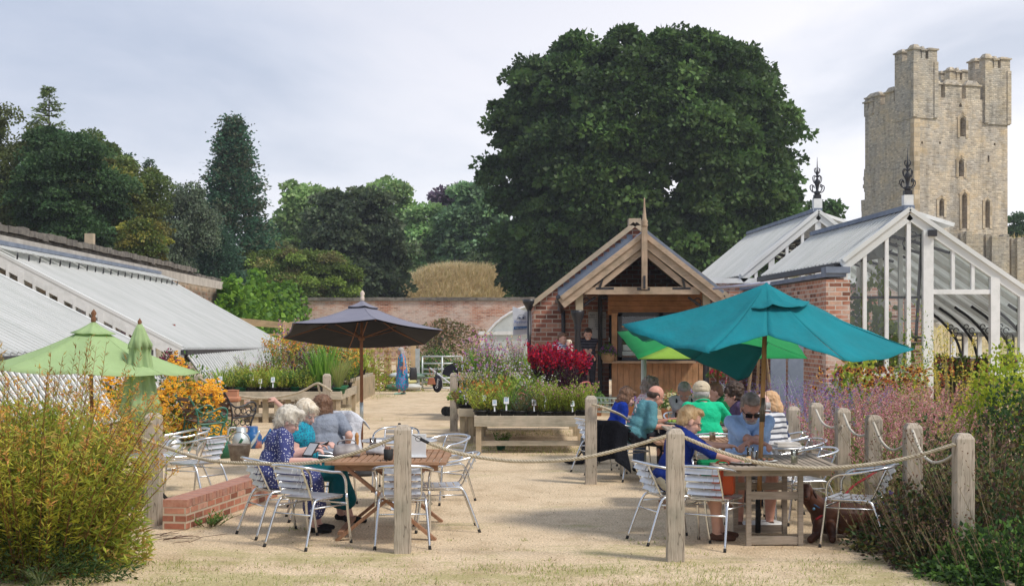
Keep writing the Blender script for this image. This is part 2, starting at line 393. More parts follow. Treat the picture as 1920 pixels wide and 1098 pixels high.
# ================================================================ SETTING
def groundmat(name, cols, grass=None, gthr=(.5, .6), near=None):
    m, nt, b = newmat(name); tc = nd(nt, 'ShaderNodeTexCoord'); v = tc.outputs['Object']
    n1 = noise_n(nt, v, .5, 5, .6); n2 = noise_n(nt, v, 55, 3, .7); vo = nd(nt, 'ShaderNodeTexVoronoi'); vo.inputs['Scale'].default_value = 75; L(nt, v, vo.inputs['Vector'])
    a = ramp(nt, n1.outputs['Fac'], [(.3, cols[0]), (.7, cols[1])])
    g = ramp(nt, n2.outputs['Fac'], [(.28, (.45,.42,.38)), (.5, (.95,.95,.95)), (.72, (1.5,1.46,1.4))])
    c = mixc(nt, 1, a.outputs[0], g.outputs[0], 'MULTIPLY').outputs[0]
    sp = ramp(nt, vo.outputs['Color'], [(0, (.55,.5,.45)), (.35, (1,1,1)), (.8, (1.05,1.03,1)), (1, (1.5,1.45,1.4))])
    c = mixc(nt, .7, c, sp.outputs[0], 'MULTIPLY').outputs[0]
    n4 = noise_n(nt, v, 2.2, 5, .7, (1, .7, 1)); d4 = ramp(nt, n4.outputs['Fac'], [(.32, (.70,.66,.60)), (.5, (.98,.97,.96)), (.68, (1.08,1.07,1.06))])
    c = mixc(nt, .8, c, d4.outputs[0], 'MULTIPLY').outputs[0]
    if grass:
        sx = nd(nt, 'ShaderNodeSeparateXYZ'); L(nt, v, sx.inputs[0])
        n3 = noise_n(nt, v, 1.1, 6, .72, (.55, 1, 1)); n5 = noise_n(nt, v, 30, 3, .7)
        mr = nd(nt, 'ShaderNodeMapRange'); mr.inputs['From Min'].default_value = 10.5; mr.inputs['From Max'].default_value = 14
        mr.inputs['To Min'].default_value = .14; mr.inputs['To Max'].default_value = -.02; L(nt, sx.outputs['Y'], mr.inputs['Value'])
        ad = nd(nt, 'ShaderNodeMath', operation='ADD'); L(nt, n3.outputs['Fac'], ad.inputs[0]); L(nt, mr.outputs[0], ad.inputs[1])
        sb = nd(nt, 'ShaderNodeMath', operation='MULTIPLY_ADD'); L(nt, n5.outputs['Fac'], sb.inputs[0]); sb.inputs[1].default_value = .35; L(nt, ad.outputs[0], sb.inputs[2])
        gr = ramp(nt, sb.outputs[0], [(gthr[0], (0,0,0)), (gthr[1], (1,1,1))])
        gm = nd(nt, 'ShaderNodeMath', operation='MULTIPLY'); gm.inputs[1].default_value = .48; L(nt, gr.outputs[0], gm.inputs[0])
        c = mixc(nt, gm.outputs[0], c, grass).outputs[0]
    L(nt, c, b.inputs['Base Color']); b.inputs['Roughness'].default_value = .95; b.inputs['Specular IOR Level'].default_value = .1
    bump(nt, b, n2.outputs['Fac'], .5, .012); return m
gm = groundmat('gravel', ((.60,.475,.325), (.68,.56,.40)), (.24,.26,.06), (.74, .86))
g = MB()
NX, NY = 30, 100
g.poly([(-11, -10, 0), (60, -10, 0), (60, 92, 0), (-11, 92, 0)])
g.build('gravel_ground', gm, kind='structure')
fg = mat('field_grass', (.12,.15,.04), (.3,.25,.1), rough=.95, vs=.08, spec=.1)
g = MB(); g.poly([(-3000, -500, -.02), (3000, -500, -.02), (3000, 5500, -.02), (-3000, 5500, -.02)])
g.build('ground', fg, kind='structure')

# dry grass mound behind the back wall and castle hill
def hill(name, cx, cy, rx, ry, h, mats, n=40, blades=0, cols=None, seed=1, hb=.6, flat=0.0, bw=.05):
    vs = []; 
    def hz(x, y):
        d = math.hypot((x-cx)/rx, (y-cy)/ry); d = max(0, (d-flat)/(1-flat))
        return h*max(0, math.cos(min(d, 1)*math.pi/2))**1.2 + .5*mnoise.noise(Vector((x*.15, y*.15, seed)))-.3
    for j in range(n+1):
        for i in range(n+1):
            x = cx-rx+2*rx*i/n; y = cy-ry+2*ry*j/n; vs.append((x, y, hz(x, y)))
    m = MB(); m.v = [Vector(v) for v in vs]
    for j in range(n):
        for i in range(n): m.face((j*(n+1)+i, j*(n+1)+i+1, (j+1)*(n+1)+i+1, (j+1)*(n+1)+i), smooth=True)
    o = m.build(name, mats, kind='structure')
    if blades:
        rg = np.random.default_rng(seed); P = np.stack([rg.uniform(cx-rx, cx+rx, blades), rg.uniform(cy-ry, cy+.15*ry, blades)], 1)
        Z = np.array([hz(a, b)-.05 for a, b in P]); k = Z > 0.2; P = np.column_stack([P[k], Z[k]])
        D = unit(np.column_stack([rg.normal(.25, .3, len(P)), rg.normal(0, .3, len(P)), np.ones(len(P))]))
        lv = Leaves(); lv.blades(P, D, rg.uniform(.5, 1.3, len(P))*hb, bw, pick(rg, cols, len(P), .2), bend=.6, seg=2)
        lv.build('dry_grass' if 'mound' in name else 'hill_grass')['kind'] = 'stuff'
    return o
dry = mat('dry_grass_soil', (.58,.46,.27), (.46,.40,.20), rough=.95, vs=.4, spec=.1)
hill('grass_mound', -3.6, 118, 14.5, 9, 7.1, dry, flat=.12, blades=52000, cols=[(.72,.60,.36), (.66,.52,.30), (.52,.46,.22), (.76,.64,.42)], seed=3, hb=1.1)
hill('castle_hill', 48, 150, 42, 42, 10.6, dry, blades=26000, cols=[(.66,.53,.3), (.56,.46,.24), (.4,.4,.16)], seed=5, hb=1.2, flat=.35, bw=.09)

# ---------------------------------------------------------------- trees
bark = mat('bark', (.10,.08,.06), (.05,.045,.035), rough=.95, vs=4, stretch=(1,1,.2), bs=.8, bscale=14, bdist=.05)
def limbs(mb, base, top, r, rg, n=10, spread=4, h0=.3):
    base, top = Vector(base), Vector(top)
    mb.tube(smoothcurve([base, base.lerp(top, .35)+Vector((rg.normal()*.2, rg.normal()*.2, 0)), base.lerp(top, .7)+Vector((rg.normal()*.4, rg.normal()*.4, 0)), top], 4), [r*(1-.85*i/12) for i in range(13)], 9)
    for i in range(n):
        t = h0+(.92-h0)*i/n; p = base.lerp(top, t); a = rg.uniform(0, 6.28); l = spread*(1-.55*t)*rg.uniform(.7, 1.1)
        q = p+Vector((math.cos(a)*l, math.sin(a)*l, l*.55)); mid = p.lerp(q, .5)+Vector((0, 0, -l*.06))
        pts = smoothcurve([p, mid, q], 3); mb.tube(pts, [r*(.42-.3*t)*(1-.8*j/6)+.015 for j in range(len(pts))], 6)
def crown_tree(name, label, px, ytop, ybot, wpx, Y, cols, seed, nclump=220, nleaf=160, leaf=.28, clump=1.15, prof=None, lobes=None, cat='tree', group='trees beyond the garden walls', droop=.0, depth=.8, baseZ=0., flatc=.8, lobes_n=20, lr=.32, gain=2.5, core=.16, sep=.6):
    """deciduous tree: clumps of leaf-sized quads spread over a lobed crown"""
    if leaf < .33: leaf *= .62; nleaf = int(nleaf*2.1)
    if Y > 126: gain *= 1.3
    rg = np.random.default_rng(seed); s = Y/FPX
    cx = (px-960)*s; zt = EYE+(HOR-ytop)*s; zb = EYE+(HOR-ybot)*s; rx = wpx*s/2; hz = (zt-zb)/2; cz = (zt+zb)/2
    t = thing(name, label, cat, (cx, Y, baseZ), 0, group)
    mb = MB(); limbs(mb, (0, 0, -.2), (rg.normal()*.4, 0, zt*.8-baseZ), max(.14, rx*.055), rg, 12, rx*.75, .25)
    mb.build('trunk', bark, t)
    if prof is None: prof = lambda u: math.sqrt(max(0.02, 1-(2*u-1)**2)) if u > .5 else (.55+.45*math.sin(u*math.pi))
    lv = Leaves(); k = 0; LB = []
    for i in range(1200):
        if len(LB) >= lobes_n: break
        u = .05+.88*((i*.618034) % 1); a = -math.pi/2+rg.uniform(-1.9, 1.9)
        pr = prof(u); rl = rx*lr*rg.uniform(.7, 1.25); q = np.array([math.cos(a)*max(pr*rx*1.02-rl, 0)*rg.uniform(.75, 1.06), math.sin(a)*max(pr*rx-rl, 0)*depth, zb+u*(zt-zb)-baseZ])
        q[2] = min(q[2], zt-baseZ-rl*rg.uniform(.62, 1.0))
        if all(np.linalg.norm(q-o[0]) > sep*rl for o in LB): LB.append((q, rl, rg.uniform(.72, 1.3)))
    while k < nclump:
        q, rl, tone = LB[rg.integers(0, len(LB))] if rg.uniform() > core else (np.array([0, 0, (zt+zb)/2-baseZ]), rx*.75, .8)
        d0 = rdirs(rg, 1)[0]
        if d0[1] > .5: continue
        d0[2] = d0[2]*.85+.12; c = q+d0*rl*rg.uniform(.7, 1.08); cr = clump*rg.uniform(.4, 1.15)
        if c[2] < zb-baseZ-.3: continue
        c[2] = min(c[2], zt-baseZ-cr*flatc*.55)
        n = int(nleaf*rg.uniform(.7, 1.3)); d = rdirs(rg, n); d[:, 2] = np.abs(d[:, 2])*.95-.25
        rr = cr*rg.uniform(.55, 1.05, (n, 1)); P = c+d*rr*np.array([1, 1, flatc]); 
        P[:, 2] -= droop*rg.uniform(0, 1, n)*cr
        D = unit(d*.7+rdirs(rg, n)*.6+np.array([0, 0, -.25-droop])); Wv = perp(rg, D)
        cc = pick(rg, cols, 1, .30)[0]*gain*tone; col = np.clip(cc*(1+rg.uniform(-.28, .3, (n, 1)))*(1+rg.uniform(-.07, .07, (n, 3))), 0, 1)
        sz = leaf*rg.uniform(.6, 1.3, n); lv.kites(P, D, Wv, sz, sz*.8, col); k += 1
    lv.build('crown', t); return t
def conifer(name, label, px, ytop, ybot, wpx, Y, cols, seed, levels=38, per=11, sparse=False, leaf=.3, lean=0, pw=.85, group='trees beyond the garden walls', dens=22, topfrac=0, droopy=.15):
    leaf *= .6 if not sparse else .8; dens = int(dens*(2.3 if not sparse else 1.6))
    rg = np.random.default_rng(seed); s = Y/FPX; cx = (px-960)*s; zt = EYE+(HOR-ytop)*s; zb = max(0, EYE+(HOR-ybot)*s); rx = wpx*s/2
    t = thing(name, label, 'tree', (cx, Y, 0), 0, group); mb = MB()
    mb.tube([(0, 0, -.2), (0, 0, zt*.5), (lean, 0, zt-.2)], [max(.12, rx*.09), max(.08, rx*.05), .03], 8)
    lv = Leaves()
    for i in range(levels):
        u = (i+rg.uniform(-.3, .3))/levels; z = zb+(zt-zb)*max(u, 0); r = rx*max(.05, (1-u)**pw)*(1 if not topfrac else 1)
        for j in range(per):
            a = rg.uniform(0, 6.28); rr = r*rg.uniform(.55, 1.12)
            if math.sin(a) > .5: continue
            n = int(dens*(.4+rr/rx)); tt = rg.uniform(.15, 1, n)**.7
            dx, dy = math.cos(a), math.sin(a); up = rg.uniform(.0, .35)-droopy
            base = np.column_stack([dx*rr*tt+lean*u, dy*rr*tt, z+up*rr*tt*(1 if not sparse else 1.4)+.12*rr*tt**2])
            off = rg.normal(size=(n, 3))*np.array([1, 1, .5])*leaf*(.5 if sparse else 1.4); P = base+off
            D = unit(np.array([dx, dy, .0])+rdirs(rg, n)*.7+np.array([0, 0, .1 if not sparse else -.2])); Wv = perp(rg, D); sz = leaf*rg.uniform(.6, 1.3, n)
            cc = pick(rg, cols, 1, .2)[0]*2.5; lv.kites(P, D, Wv, sz, sz*(.38 if sparse else .6), np.clip(cc*(1+rg.uniform(-.3, .35, (n, 1))), 0, 1))
            if sparse and rr > .4: mb.tube([(lean*u, 0, z), (dx*rr+lean*u, dy*rr, z+(up*1.4+.12)*rr)], [.05, .015], 4)
    mb.build('trunk', bark, t); lv.build('crown', t); return t
GRP = 'trees beyond the garden walls'
dk = [(.028,.048,.016), (.036,.058,.018), (.045,.068,.022)]
crown_tree('broadleaf_tree', 'huge dark green sycamore with a domed crown rising behind the timber kiosk', 1203, 78, 590, 592, 100,
    [(.032,.062,.016), (.045,.082,.022), (.055,.095,.026), (.026,.05,.013), (.040,.072,.02)], 11, nclump=2100, nleaf=185, leaf=.34, clump=1.15, group=None, flatc=1.0, lobes_n=110, lr=.2, gain=2.0, core=.22, sep=.42, prof=lambda u: float(np.interp(u, [0, .09, .25, .44, .64, .84, .96, 1], [.55, .78, .95, .98, .96, .80, .55, .28])))
crown_tree('broadleaf_tree', 'feathery tree with small drooping leaves at the far left edge of the wood', 10, 200, 470, 190, 76, [(.055,.07,.02), (.07,.085,.025), (.045,.055,.018)], 12, 170, 150, .24, .9, droop=.6)
for i, (px_, w_, Y_, yt) in enumerate(((530, 150, 132, 505), (650, 170, 145, 470), (770, 170, 148, 455), (870, 140, 146, 440), (940, 120, 120, 470), (1040, 170, 106, 470), (1370, 170, 106, 440), (420, 150, 110, 470))):
    crown_tree('understorey_tree', f'dark leafy undergrowth tree number {["one behind the thicket", "two below the dark rounded tree", "three below the limes", "four behind the mound", "five at the left foot of the sycamore", "six behind the kiosk gable", "seven behind the rear glasshouse", "eight below the redwood"][i].split(" ", 1)[1]}'.replace('number ', ''), px_, yt, 600, w_, Y_, [(.045,.07,.028), (.055,.085,.03), (.04,.06,.025)], 60+i, 110, 150, .38, 1.4)
conifer('larch_tree', 'ragged thin topped larch standing tallest among the trees on the left', 92, 158, 330, 125, 82, [(.06,.085,.03), (.075,.10,.035)], 13, levels=26, per=7, sparse=True, leaf=.26)
crown_tree('broadleaf_tree', 'dense dark bottle green tree in front of the larch', 135, 245, 500, 200, 74, [(.022,.045,.017), (.03,.058,.02)], 14, 210, 150, .26, 1.0)
crown_tree('broadleaf_tree', 'olive tree with yellowing leaf tips above the left garden wall', 232, 300, 520, 165, 78, [(.06,.075,.018), (.075,.095,.02), (.045,.065,.018), (.085,.085,.02)], 15, 190, 150, .25, .95)
crown_tree('broadleaf_tree', 'tall green tree between the larch and the dark spruce', 185, 248, 470, 130, 84, [(.05,.075,.02), (.065,.09,.024)], 16, 130, 140, .26, .9)
conifer('spruce_tree', 'small dark spruce tip showing above the olive tree', 232, 288, 430, 90, 90, [(.018,.042,.022), (.025,.055,.028)], 17, levels=30, per=10)
conifer('spruce_tree', 'slender open topped spruce to the right of the dark spruce tip', 280, 294, 450, 100, 92, [(.035,.06,.032), (.045,.075,.038)], 18, levels=24, per=7, sparse=True, leaf=.28)
crown_tree('birch_tree', 'weeping birch with hanging grey green strands beside the slender spruce', 340, 338, 520, 125, 88, [(.055,.075,.045), (.07,.09,.055), (.045,.06,.035)], 19, 130, 150, .22, .8, droop=1.3)
crown_tree('broadleaf_tree', 'low bushy tree touched with yellow leaning over the left garden wall', 270, 412, 520, 100, 72, [(.06,.08,.016), (.1,.1,.02), (.045,.065,.016), (.11,.10,.02)], 20, 90, 140, .2, .7)
conifer('spruce_tree', 'wide dark blue green conifer low in front of the giant redwood', 408, 425, 560, 140, 90, [(.022,.05,.03), (.03,.062,.036)], 21, levels=30, per=14, pw=.7)
conifer('redwood_tree', 'tall conical redwood standing clear against the sky left of centre', 438, 220, 520, 164, 100, [(.025,.06,.034), (.035,.078,.042), (.05,.06,.035)], 22, levels=46, per=17, leaf=.42, pw=.74, dens=30)
crown_tree('birch_tree', 'small greyish birch filling the gap left of the redwood', 385, 385, 520, 60, 94, [(.05,.07,.045), (.06,.08,.05)], 23, 60, 130, .24, .8, droop=1.0)
crown_tree('broadleaf_tree', 'pale green lime tree left of the dark rounded tree', 575, 333, 560, 120, 128, [(.085,.125,.05), (.10,.145,.055), (.07,.105,.042)], 24, 130, 150, .42, 1.5)
crown_tree('broadleaf_tree', 'pale green lime tree rising behind the dark rounded tree', 715, 338, 560, 150, 138, [(.09,.135,.05), (.11,.155,.058), (.07,.11,.042)], 25, 170, 150, .42, 1.5)
crown_tree('broadleaf_tree', 'pale green lime tree nearest the grass mound on its left side', 795, 385, 545, 85, 136, [(.085,.13,.055), (.10,.15,.06)], 26, 100, 150, .4, 1.3)
crown_tree('broadleaf_tree', 'dark rounded tree behind the brick back wall left of the mound', 668, 358, 575, 210, 108, [(.045,.062,.032), (.06,.08,.04), (.034,.048,.026)], 27, 230, 170, .34, 1.25)
crown_tree('beech_tree', 'purple leaved beech showing between the limes and the sycamore', 855, 345, 480, 70, 140, [(.05,.035,.055), (.065,.045,.06), (.05,.05,.05)], 28, 70, 150, .42, 1.4)
crown_tree('broadleaf_tree', 'green tree behind the mound touching the left side of the sycamore', 895, 348, 545, 140, 134, [(.06,.10,.05), (.075,.12,.055), (.05,.085,.042)], 29, 160, 150, .42, 1.5)
crown_tree('broadleaf_tree', 'bright green low spreading thicket tree behind the corner of the back wall', 555, 474, 575, 245, 100, [(.085,.12,.022), (.1,.14,.028), (.06,.09,.02), (.09,.085,.03)], 30, 260, 150, .28, 1.0)
crown_tree('broadleaf_tree', 'reddish olive shrubby tree behind the low dark conifer', 500, 455, 540, 110, 112, [(.07,.085,.03), (.08,.075,.03)], 31, 80, 140, .3, 1.1)
crown_tree('broadleaf_tree', 'small green tree top behind the rear glasshouse finial', 1545, 378, 440, 45, 112, [(.035,.065,.02), (.045,.085,.026)], 32, 30, 140, .34, .9)
crown_tree('yew_tree', 'small dark round yew beside the castle tower at the right edge', 1903, 400, 470, 34, 140, [(.022,.045,.018), (.03,.058,.022)], 33, 34, 160, .3, 1.0, baseZ=8)
crown_tree('ivy_bush', 'bright green ivy mound on the ruined castle wall', 1880, 452, 505, 62, 120, [(.085,.12,.02), (.1,.15,.025)], 34, 60, 160, .25, .8, baseZ=5, cat='bush', group=None)
crown_tree('broadleaf_tree', 'shadowed dark tree filling the wood behind the left garden wall', 60, 330, 500, 230, 95, dk, 35, 120, 130, .35, 1.4)
crown_tree('broadleaf_tree', 'dark understorey tree between the weeping birch and the thicket', 330, 430, 560, 260, 105, dk, 36, 150, 130, .35, 1.4)
# ================================================================ BUILDINGS
oldbrick = brickmat('old_garden_brick', [(.40,.17,.11), (.50,.24,.16), (.56,.36,.26)], (.46,.38,.31), .30, .10, .016, patch=(.60,.52,.46), patchamt=(.42,.56), dark=.5, distort=.02)
oldstone = brickmat('old_wall_stone', [(.40,.32,.24), (.50,.38,.27), (.45,.25,.17)], (.46,.40,.33), .42, .17, .02, patch=(.55,.50,.43), patchamt=(.5,.62), dark=.6, distort=.08)
newbrick = brickmat('kiosk_brick', [(.33,.13,.09), (.42,.19,.13), (.50,.30,.22)], (.50,.43,.36), .29, .112, .013, dark=.45)
housebrick = brickmat('glasshouse_brick', [(.45,.20,.13), (.55,.29,.20), (.62,.44,.34)], (.58,.52,.45), .27, .095, .012, patch=(.62,.56,.50), patchamt=(.52,.66), dark=.35)
coping = mat('lichened_coping', (.10,.09,.08), (.22,.20,.17), rough=.95, vs=3, bs=.8, bscale=9, bdist=.04)
slate = mat('blue_slate', (.14,.17,.23), (.22,.26,.33), rough=.55, vs=2.5, bs=.3, bscale=12)
white = mat('white_paint', (.78,.79,.78), (.62,.64,.62), rough=.55, vs=5, bs=.15, bscale=25, lo=.45, hi=.8)
whiteold = mat('flaking_white_paint', (.72,.73,.71), (.42,.42,.38), rough=.7, vs=14, bs=.4, bscale=40, lo=.5, hi=.72, stretch=(1,1,1))
blackiron = mat('black_iron', (.016,.016,.02), (.03,.03,.035), rough=.4, vs=8, spec=.5)
glass = glassmat()
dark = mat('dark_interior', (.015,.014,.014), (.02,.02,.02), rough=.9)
stone = mat('sandstone', (.50,.40,.28), (.40,.33,.24), rough=.9, vs=5, bs=.3, bscale=40)
def washed(name, trans, c=(.84,.85,.83)):
    if name in MATS: return MATS[name]
    m, nt, b = newmat(name); tc = nd(nt, 'ShaderNodeTexCoord'); v = tc.outputs['Object']
    n = noise_n(nt, v, 7, 6, .75, (.06, 1, .08)); n2 = noise_n(nt, v, 9, 4, .7, (.05, 1, .08))
    r = ramp(nt, n.outputs['Fac'], [(.3, tuple(x*.9 for x in c)), (.55, c)]); r2 = ramp(nt, n2.outputs['Fac'], [(.36, (.72,.72,.69)), (.5, (1,1,1))])
    mm = mixc(nt, 1, r.outputs[0], r2.outputs[0], 'MULTIPLY'); L(nt, mm.outputs[0], b.inputs['Base Color'])
    b.inputs['Roughness'].default_value = .45; b.inputs['Specular IOR Level'].default_value = .4
    tr = nd(nt, 'ShaderNodeBsdfTranslucent'); L(nt, mm.outputs[0], tr.inputs[0]); ms = nd(nt, 'ShaderNodeMixShader'); ms.inputs[0].default_value = trans
    L(nt, b.outputs[0], ms.inputs[1]); L(nt, tr.outputs[0], ms.inputs[2]); L(nt, ms.outputs[0], nt.nodes['Material Output'].inputs[0]); return m
whitebar = mat('chalky_white_paint', (.74,.75,.74), (.62,.64,.62), rough=.6, vs=1.2, stretch=(.5,1,.5))
dirt = mat('grimy_putty', (.10,.10,.09), (.34,.34,.31), rough=.9, vs=3, stretch=(.3,1,.3))
roofglass = washed('whitewashed_glass', .55)
AX = Vector((-.034, 1, 0)).normalized()
def wallsheet(mb, p, q, z0, z1, th=.35, mat=None):
    p, q = Vector((p[0], p[1], 0)), Vector((q[0], q[1], 0)); d = (q-p).normalized(); n = Vector((-d.y, d.x, 0))*th
    b = [p, q, q+n, p+n]; k = len(mb.v); mb.v += [Vector((v.x, v.y, z0)) for v in b]+[Vector((v.x, v.y, z1)) for v in b]
    for f in ((3,2,1,0), (4,5,6,7), (0,1,5,4), (1,2,6,5), (2,3,7,6), (3,0,4,7)): mb.face([k+i for i in f], mat)
    return mb
def rough_coping(mb, p, q, z, w=.55, h=.14, step=.55, off=.0, rg=random.Random(3)):
    p, q = Vector(p), Vector(q); d = q-p; n = int(d.length/step); u = d.normalized(); s = Vector((-u.y, u.x, 0))
    for i in range(n):
        c = p+d*((i+.5)/n)+s*off; c.z = z+rg.uniform(-.02, .025)+h/2
        M = Matrix((u, s, Vector((0,0,1)))).transposed() @ Matrix.Rotation(rg.uniform(-.03, .03), 3, 'Y')
        mb.box(c, (d.length/n-.012, w+rg.uniform(-.03, .05), h+rg.uniform(-.02, .03)), M)
# left garden wall: from far left running back to the corner
LWX = -11.0                                   # offset of the wall from the garden axis
def axp(off, Y, z=0): return Vector((off-.034*Y, Y, z))
lwz = lambda Y: 4.25 if Y < 62 else 4.05
t = thing('garden_wall', 'old stone and brick garden wall running back along the left side above the glasshouses', 'wall', axp(LWX, 60), 0)
mb = MB(); a, b_ = axp(LWX, 24), axp(LWX, 90.5)
wallsheet(mb, (a.x, a.y), (b_.x, b_.y), -.1, 4.05, .5); mb.build('wall', oldstone, t, world=True, uv=True)
mb = MB(); a2, b2 = axp(LWX, 24), axp(LWX, 58); wallsheet(mb, (a2.x, a2.y), (b2.x, b2.y), 4.055, 4.3, .5)
rough_coping(mb, axp(LWX, 24, 0), axp(LWX, 58, 0), 4.30, off=.25, w=.7, h=.17); rough_coping(mb, axp(LWX, 58.1, 0), axp(LWX, 90.6, 0), 4.055, off=.25, w=.7, h=.2)
mb.build('coping', coping, t, world=True)
mb = MB(); mb.beam(axp(LWX+.35, 25, 3.98), axp(LWX+.35, 90, 3.86), .08, .34); mb.build('render_band', mat('pale_render', (.50,.47,.42), (.36,.33,.29), rough=.9, vs=2, bs=.4, bscale=9), t, world=True)
mb = MB(); mb.box(axp(LWX-.3, 43, 4.62), (.25,.25,.5)); mb.build('chimney_stub', stone, t, world=True)
# back wall
BY = 90
t = thing('garden_wall', 'long red brick back wall of the walled garden with a dark coping', 'wall', (0, BY, 0), 0)
mb = MB(); xa = axp(LWX, BY).x+.01; wallsheet(mb, (xa, BY), (26, BY), -.1, 3.82, .5); mb.build('wall', oldbrick, t, world=True, uv=True)
mb = MB(); rough_coping(mb, (xa, BY, 0), (26, BY, 0), 3.825, off=.25, w=.75, h=.2, step=.9); mb.build('coping', coping, t, world=True)
mb = MB(); mb.box((XA(822, BY-.2), BY-.12, EYE+(HOR-640)*BY/FPX), (.5,.2,.55)); mb.build('recess_box', blackiron, t, world=True)

# ------------------------------------------------------------ left lean-to glasshouses
def leanto(label, nB, fB, fT, nT, Yn, eave_label=None, nbars=60, gable=True):
    """roof quad near-bottom, far-bottom, far-top, near-top"""
    t = thing('glasshouse', label, 'greenhouse', (fB.x, fB.y, 0), 0)
    mb = MB(); mb.poly([nB, fB, fT, nT], .03); mb.build('roof', roofglass, t, world=True)
    mb = MB(); n = (fB-nB).cross(fT-fB).normalized(); 
    if n.z < 0: n = -n
    for i in range(nbars+1):
        u = i/nbars; p, q = nB.lerp(fB, u)+n*.035, nT.lerp(fT, u)+n*.035; mb.beam(p, q, .035, .045, up=n)
    dl = MB()
    for i in range(nbars): u = (i+.2)/nbars; dl.beam(nB.lerp(fB, u)+n*.0335, nT.lerp(fT, u)+n*.0335, .04, .006, up=n)
    dl.build('putty_lines', dirt, t, world=True)
    for u in (0, 1): mb.beam(nB.lerp(fB, u)+n*.05, nT.lerp(fT, u)+n*.05, .16, .07, up=n)
    mb.build('glazing_bars', whitebar, t, world=True)
    # gutter
    d = (fB-nB).normalized(); mb = MB(); mb.beam(nB+Vector((.08,0,-.06))-d*.1, fB+Vector((.08,0,-.06))+d*.2, .14, .11); mb.build('gutter', mat('lead_gutter', (.03,.03,.035), (.07,.07,.08), rough=.5), t, world=True)
    mb = MB(); mb.beam(nB+Vector((-.06,0,-.2)), fB+Vector((-.06,0,-.2)), .08, .16); mb.build('eaves_board', wood('brown_board', (.16,.10,.06), (.28,.19,.12), 'y'), t, world=True)
    return t, n
EZ = 1.53
nB = W(340, 655, 31); fB = W(541, 653, 49); 
wall = lambda Y, z=3.78: axp(LWX+.5, Y, z)
fT = wall(49.3); nT = wall(31)
t, n = leanto('large whitewashed lean-to glasshouse against the left garden wall, the rear one of the two', nB, fB, fT, nT, 31)
# open ridge vents with stays
mb = MB(); st = MB()
for i in range(22):
    u = (i+.5)/22; p = wall(31).lerp(wall(49.3), u); q = p.lerp(nB.lerp(fB, u), .14); r_ = p+(q-p)*1.0+Vector((0,0,.22)); e_ = AX*.36
    mb.poly([p-e_+n*.08, p+e_+n*.08, r_+e_, r_-e_], .025); st.tube([q+n*.06, r_+Vector((.05,0,-.02))], .02, 5)
mb.build('ridge_vents', roofglass, t, world=True); st.each('vent_stay', blackiron, t, world=True)
mb = MB(); mb.beam(wall(31)+Vector((-.12,0,.16)), wall(49.3)+Vector((-.12,0,.16)), .3, .1); mb.build('lead_flashing', slate, t, world=True)
# near gable glazing
gx0, gx1 = nT, nB; low = 0.7
mb = MB(); gl = MB()
mb.beam(nT+Vector((0,-.02,-.1)), nB+Vector((0,-.02,-.1)), .1, .26)
npan = 15
for i in range(npan+1):
    u = i/npan; p = nT.lerp(nB, u); wd = .13 if i % 3 == 0 else .06
    mb.box((p.x, p.y-.03, (p.z-.1+low)/2), (wd, .09, p.z-.1-low))
p1, p2 = nT, nB; mb.box(((p1.x+p2.x)/2, p1.y-.03, low), (abs(p2.x-p1.x), .1, .12))
gl.poly([(p1.x, p1.y+.02, low), (p2.x, p1.y+.02, low), (p2.x, p1.y+.02, p2.z-.1), (p1.x, p1.y+.02, p1.z-.1)])
mb.build('gable_frame', white, t, world=True); gl.build('gable_glass', glass, t, world=True)
mb = MB(); wallsheet(mb, (p1.x, p1.y+.1), (p2.x, p1.y+.1), 0, low-.06, .2); mb.build('base_wall', oldbrick, t, world=True, uv=True)
mb = MB(); mb.box((p1.x+1.9, 36, 1.9), (.35, .5, .4)); mb.box((p1.x+3.2, 35, 1.3), (.12, .1, 1.6)); mb.box((p1.x+3.9, 35.5, 1.2), (.5, .5, .12)); mb.build('red_box', mat('red_paint', (.3,.05,.04)), t, world=True)
# near (front) glasshouse, its far verge ends at the gap
fB1 = W(269, 655, 27.6); nB1 = axp(fB1.x+.034*27.6, 16, 1.62); fT1 = wall(27.6, 3.70); nT1 = wall(16, 3.82)
t1, n1_ = leanto('whitewashed lean-to glasshouse in front of the large one at the left edge', nB1, fB1, fT1, nT1, 16, nbars=40)
# sloping glazed cold frames under the eaves
def coldframe(label, a, b, zt, zb, out, n):
    t = thing('cold_frame', label, 'cold frame', (a.x, a.y, 0), 0, 'slatted cold frames under the glasshouse eaves')
    A, B = Vector((a.x+.12, a.y, zt)), Vector((b.x+.12, b.y, zt)); o = Vector((out, 0, zb-zt))
    mb = MB(); mb.poly([A, B, B+o, A+o], .02); mb.build('glass_lights', mat('dull_glass', (.10,.13,.13), (.2,.24,.24), rough=.3, vs=2), t, world=True)
    nn = o.cross(B-A).normalized(); nn = nn if nn.z > 0 else -nn; mb = MB()
    for i in range(n+1): p = A.lerp(B, i/n)+nn*.05; mb.beam(p, p+o, .085, .03, up=nn)
    mb.build('bars', white, t, world=True)
    mb = MB(); wallsheet(mb, (A.x+out, A.y), (B.x+out, B.y), 0, zb-.03, .15); mb.build('base_wall', oldbrick, t, world=True, uv=True)
coldframe('white barred sloping cold frame below the rear glasshouse gutter', nB+Vector((0,0,0)), fB, 1.38, .5, .62, 58)
coldframe('white barred sloping cold frame below the front glasshouse behind the green parasol', nB1, fB1, 1.42, .5, .62, 48)

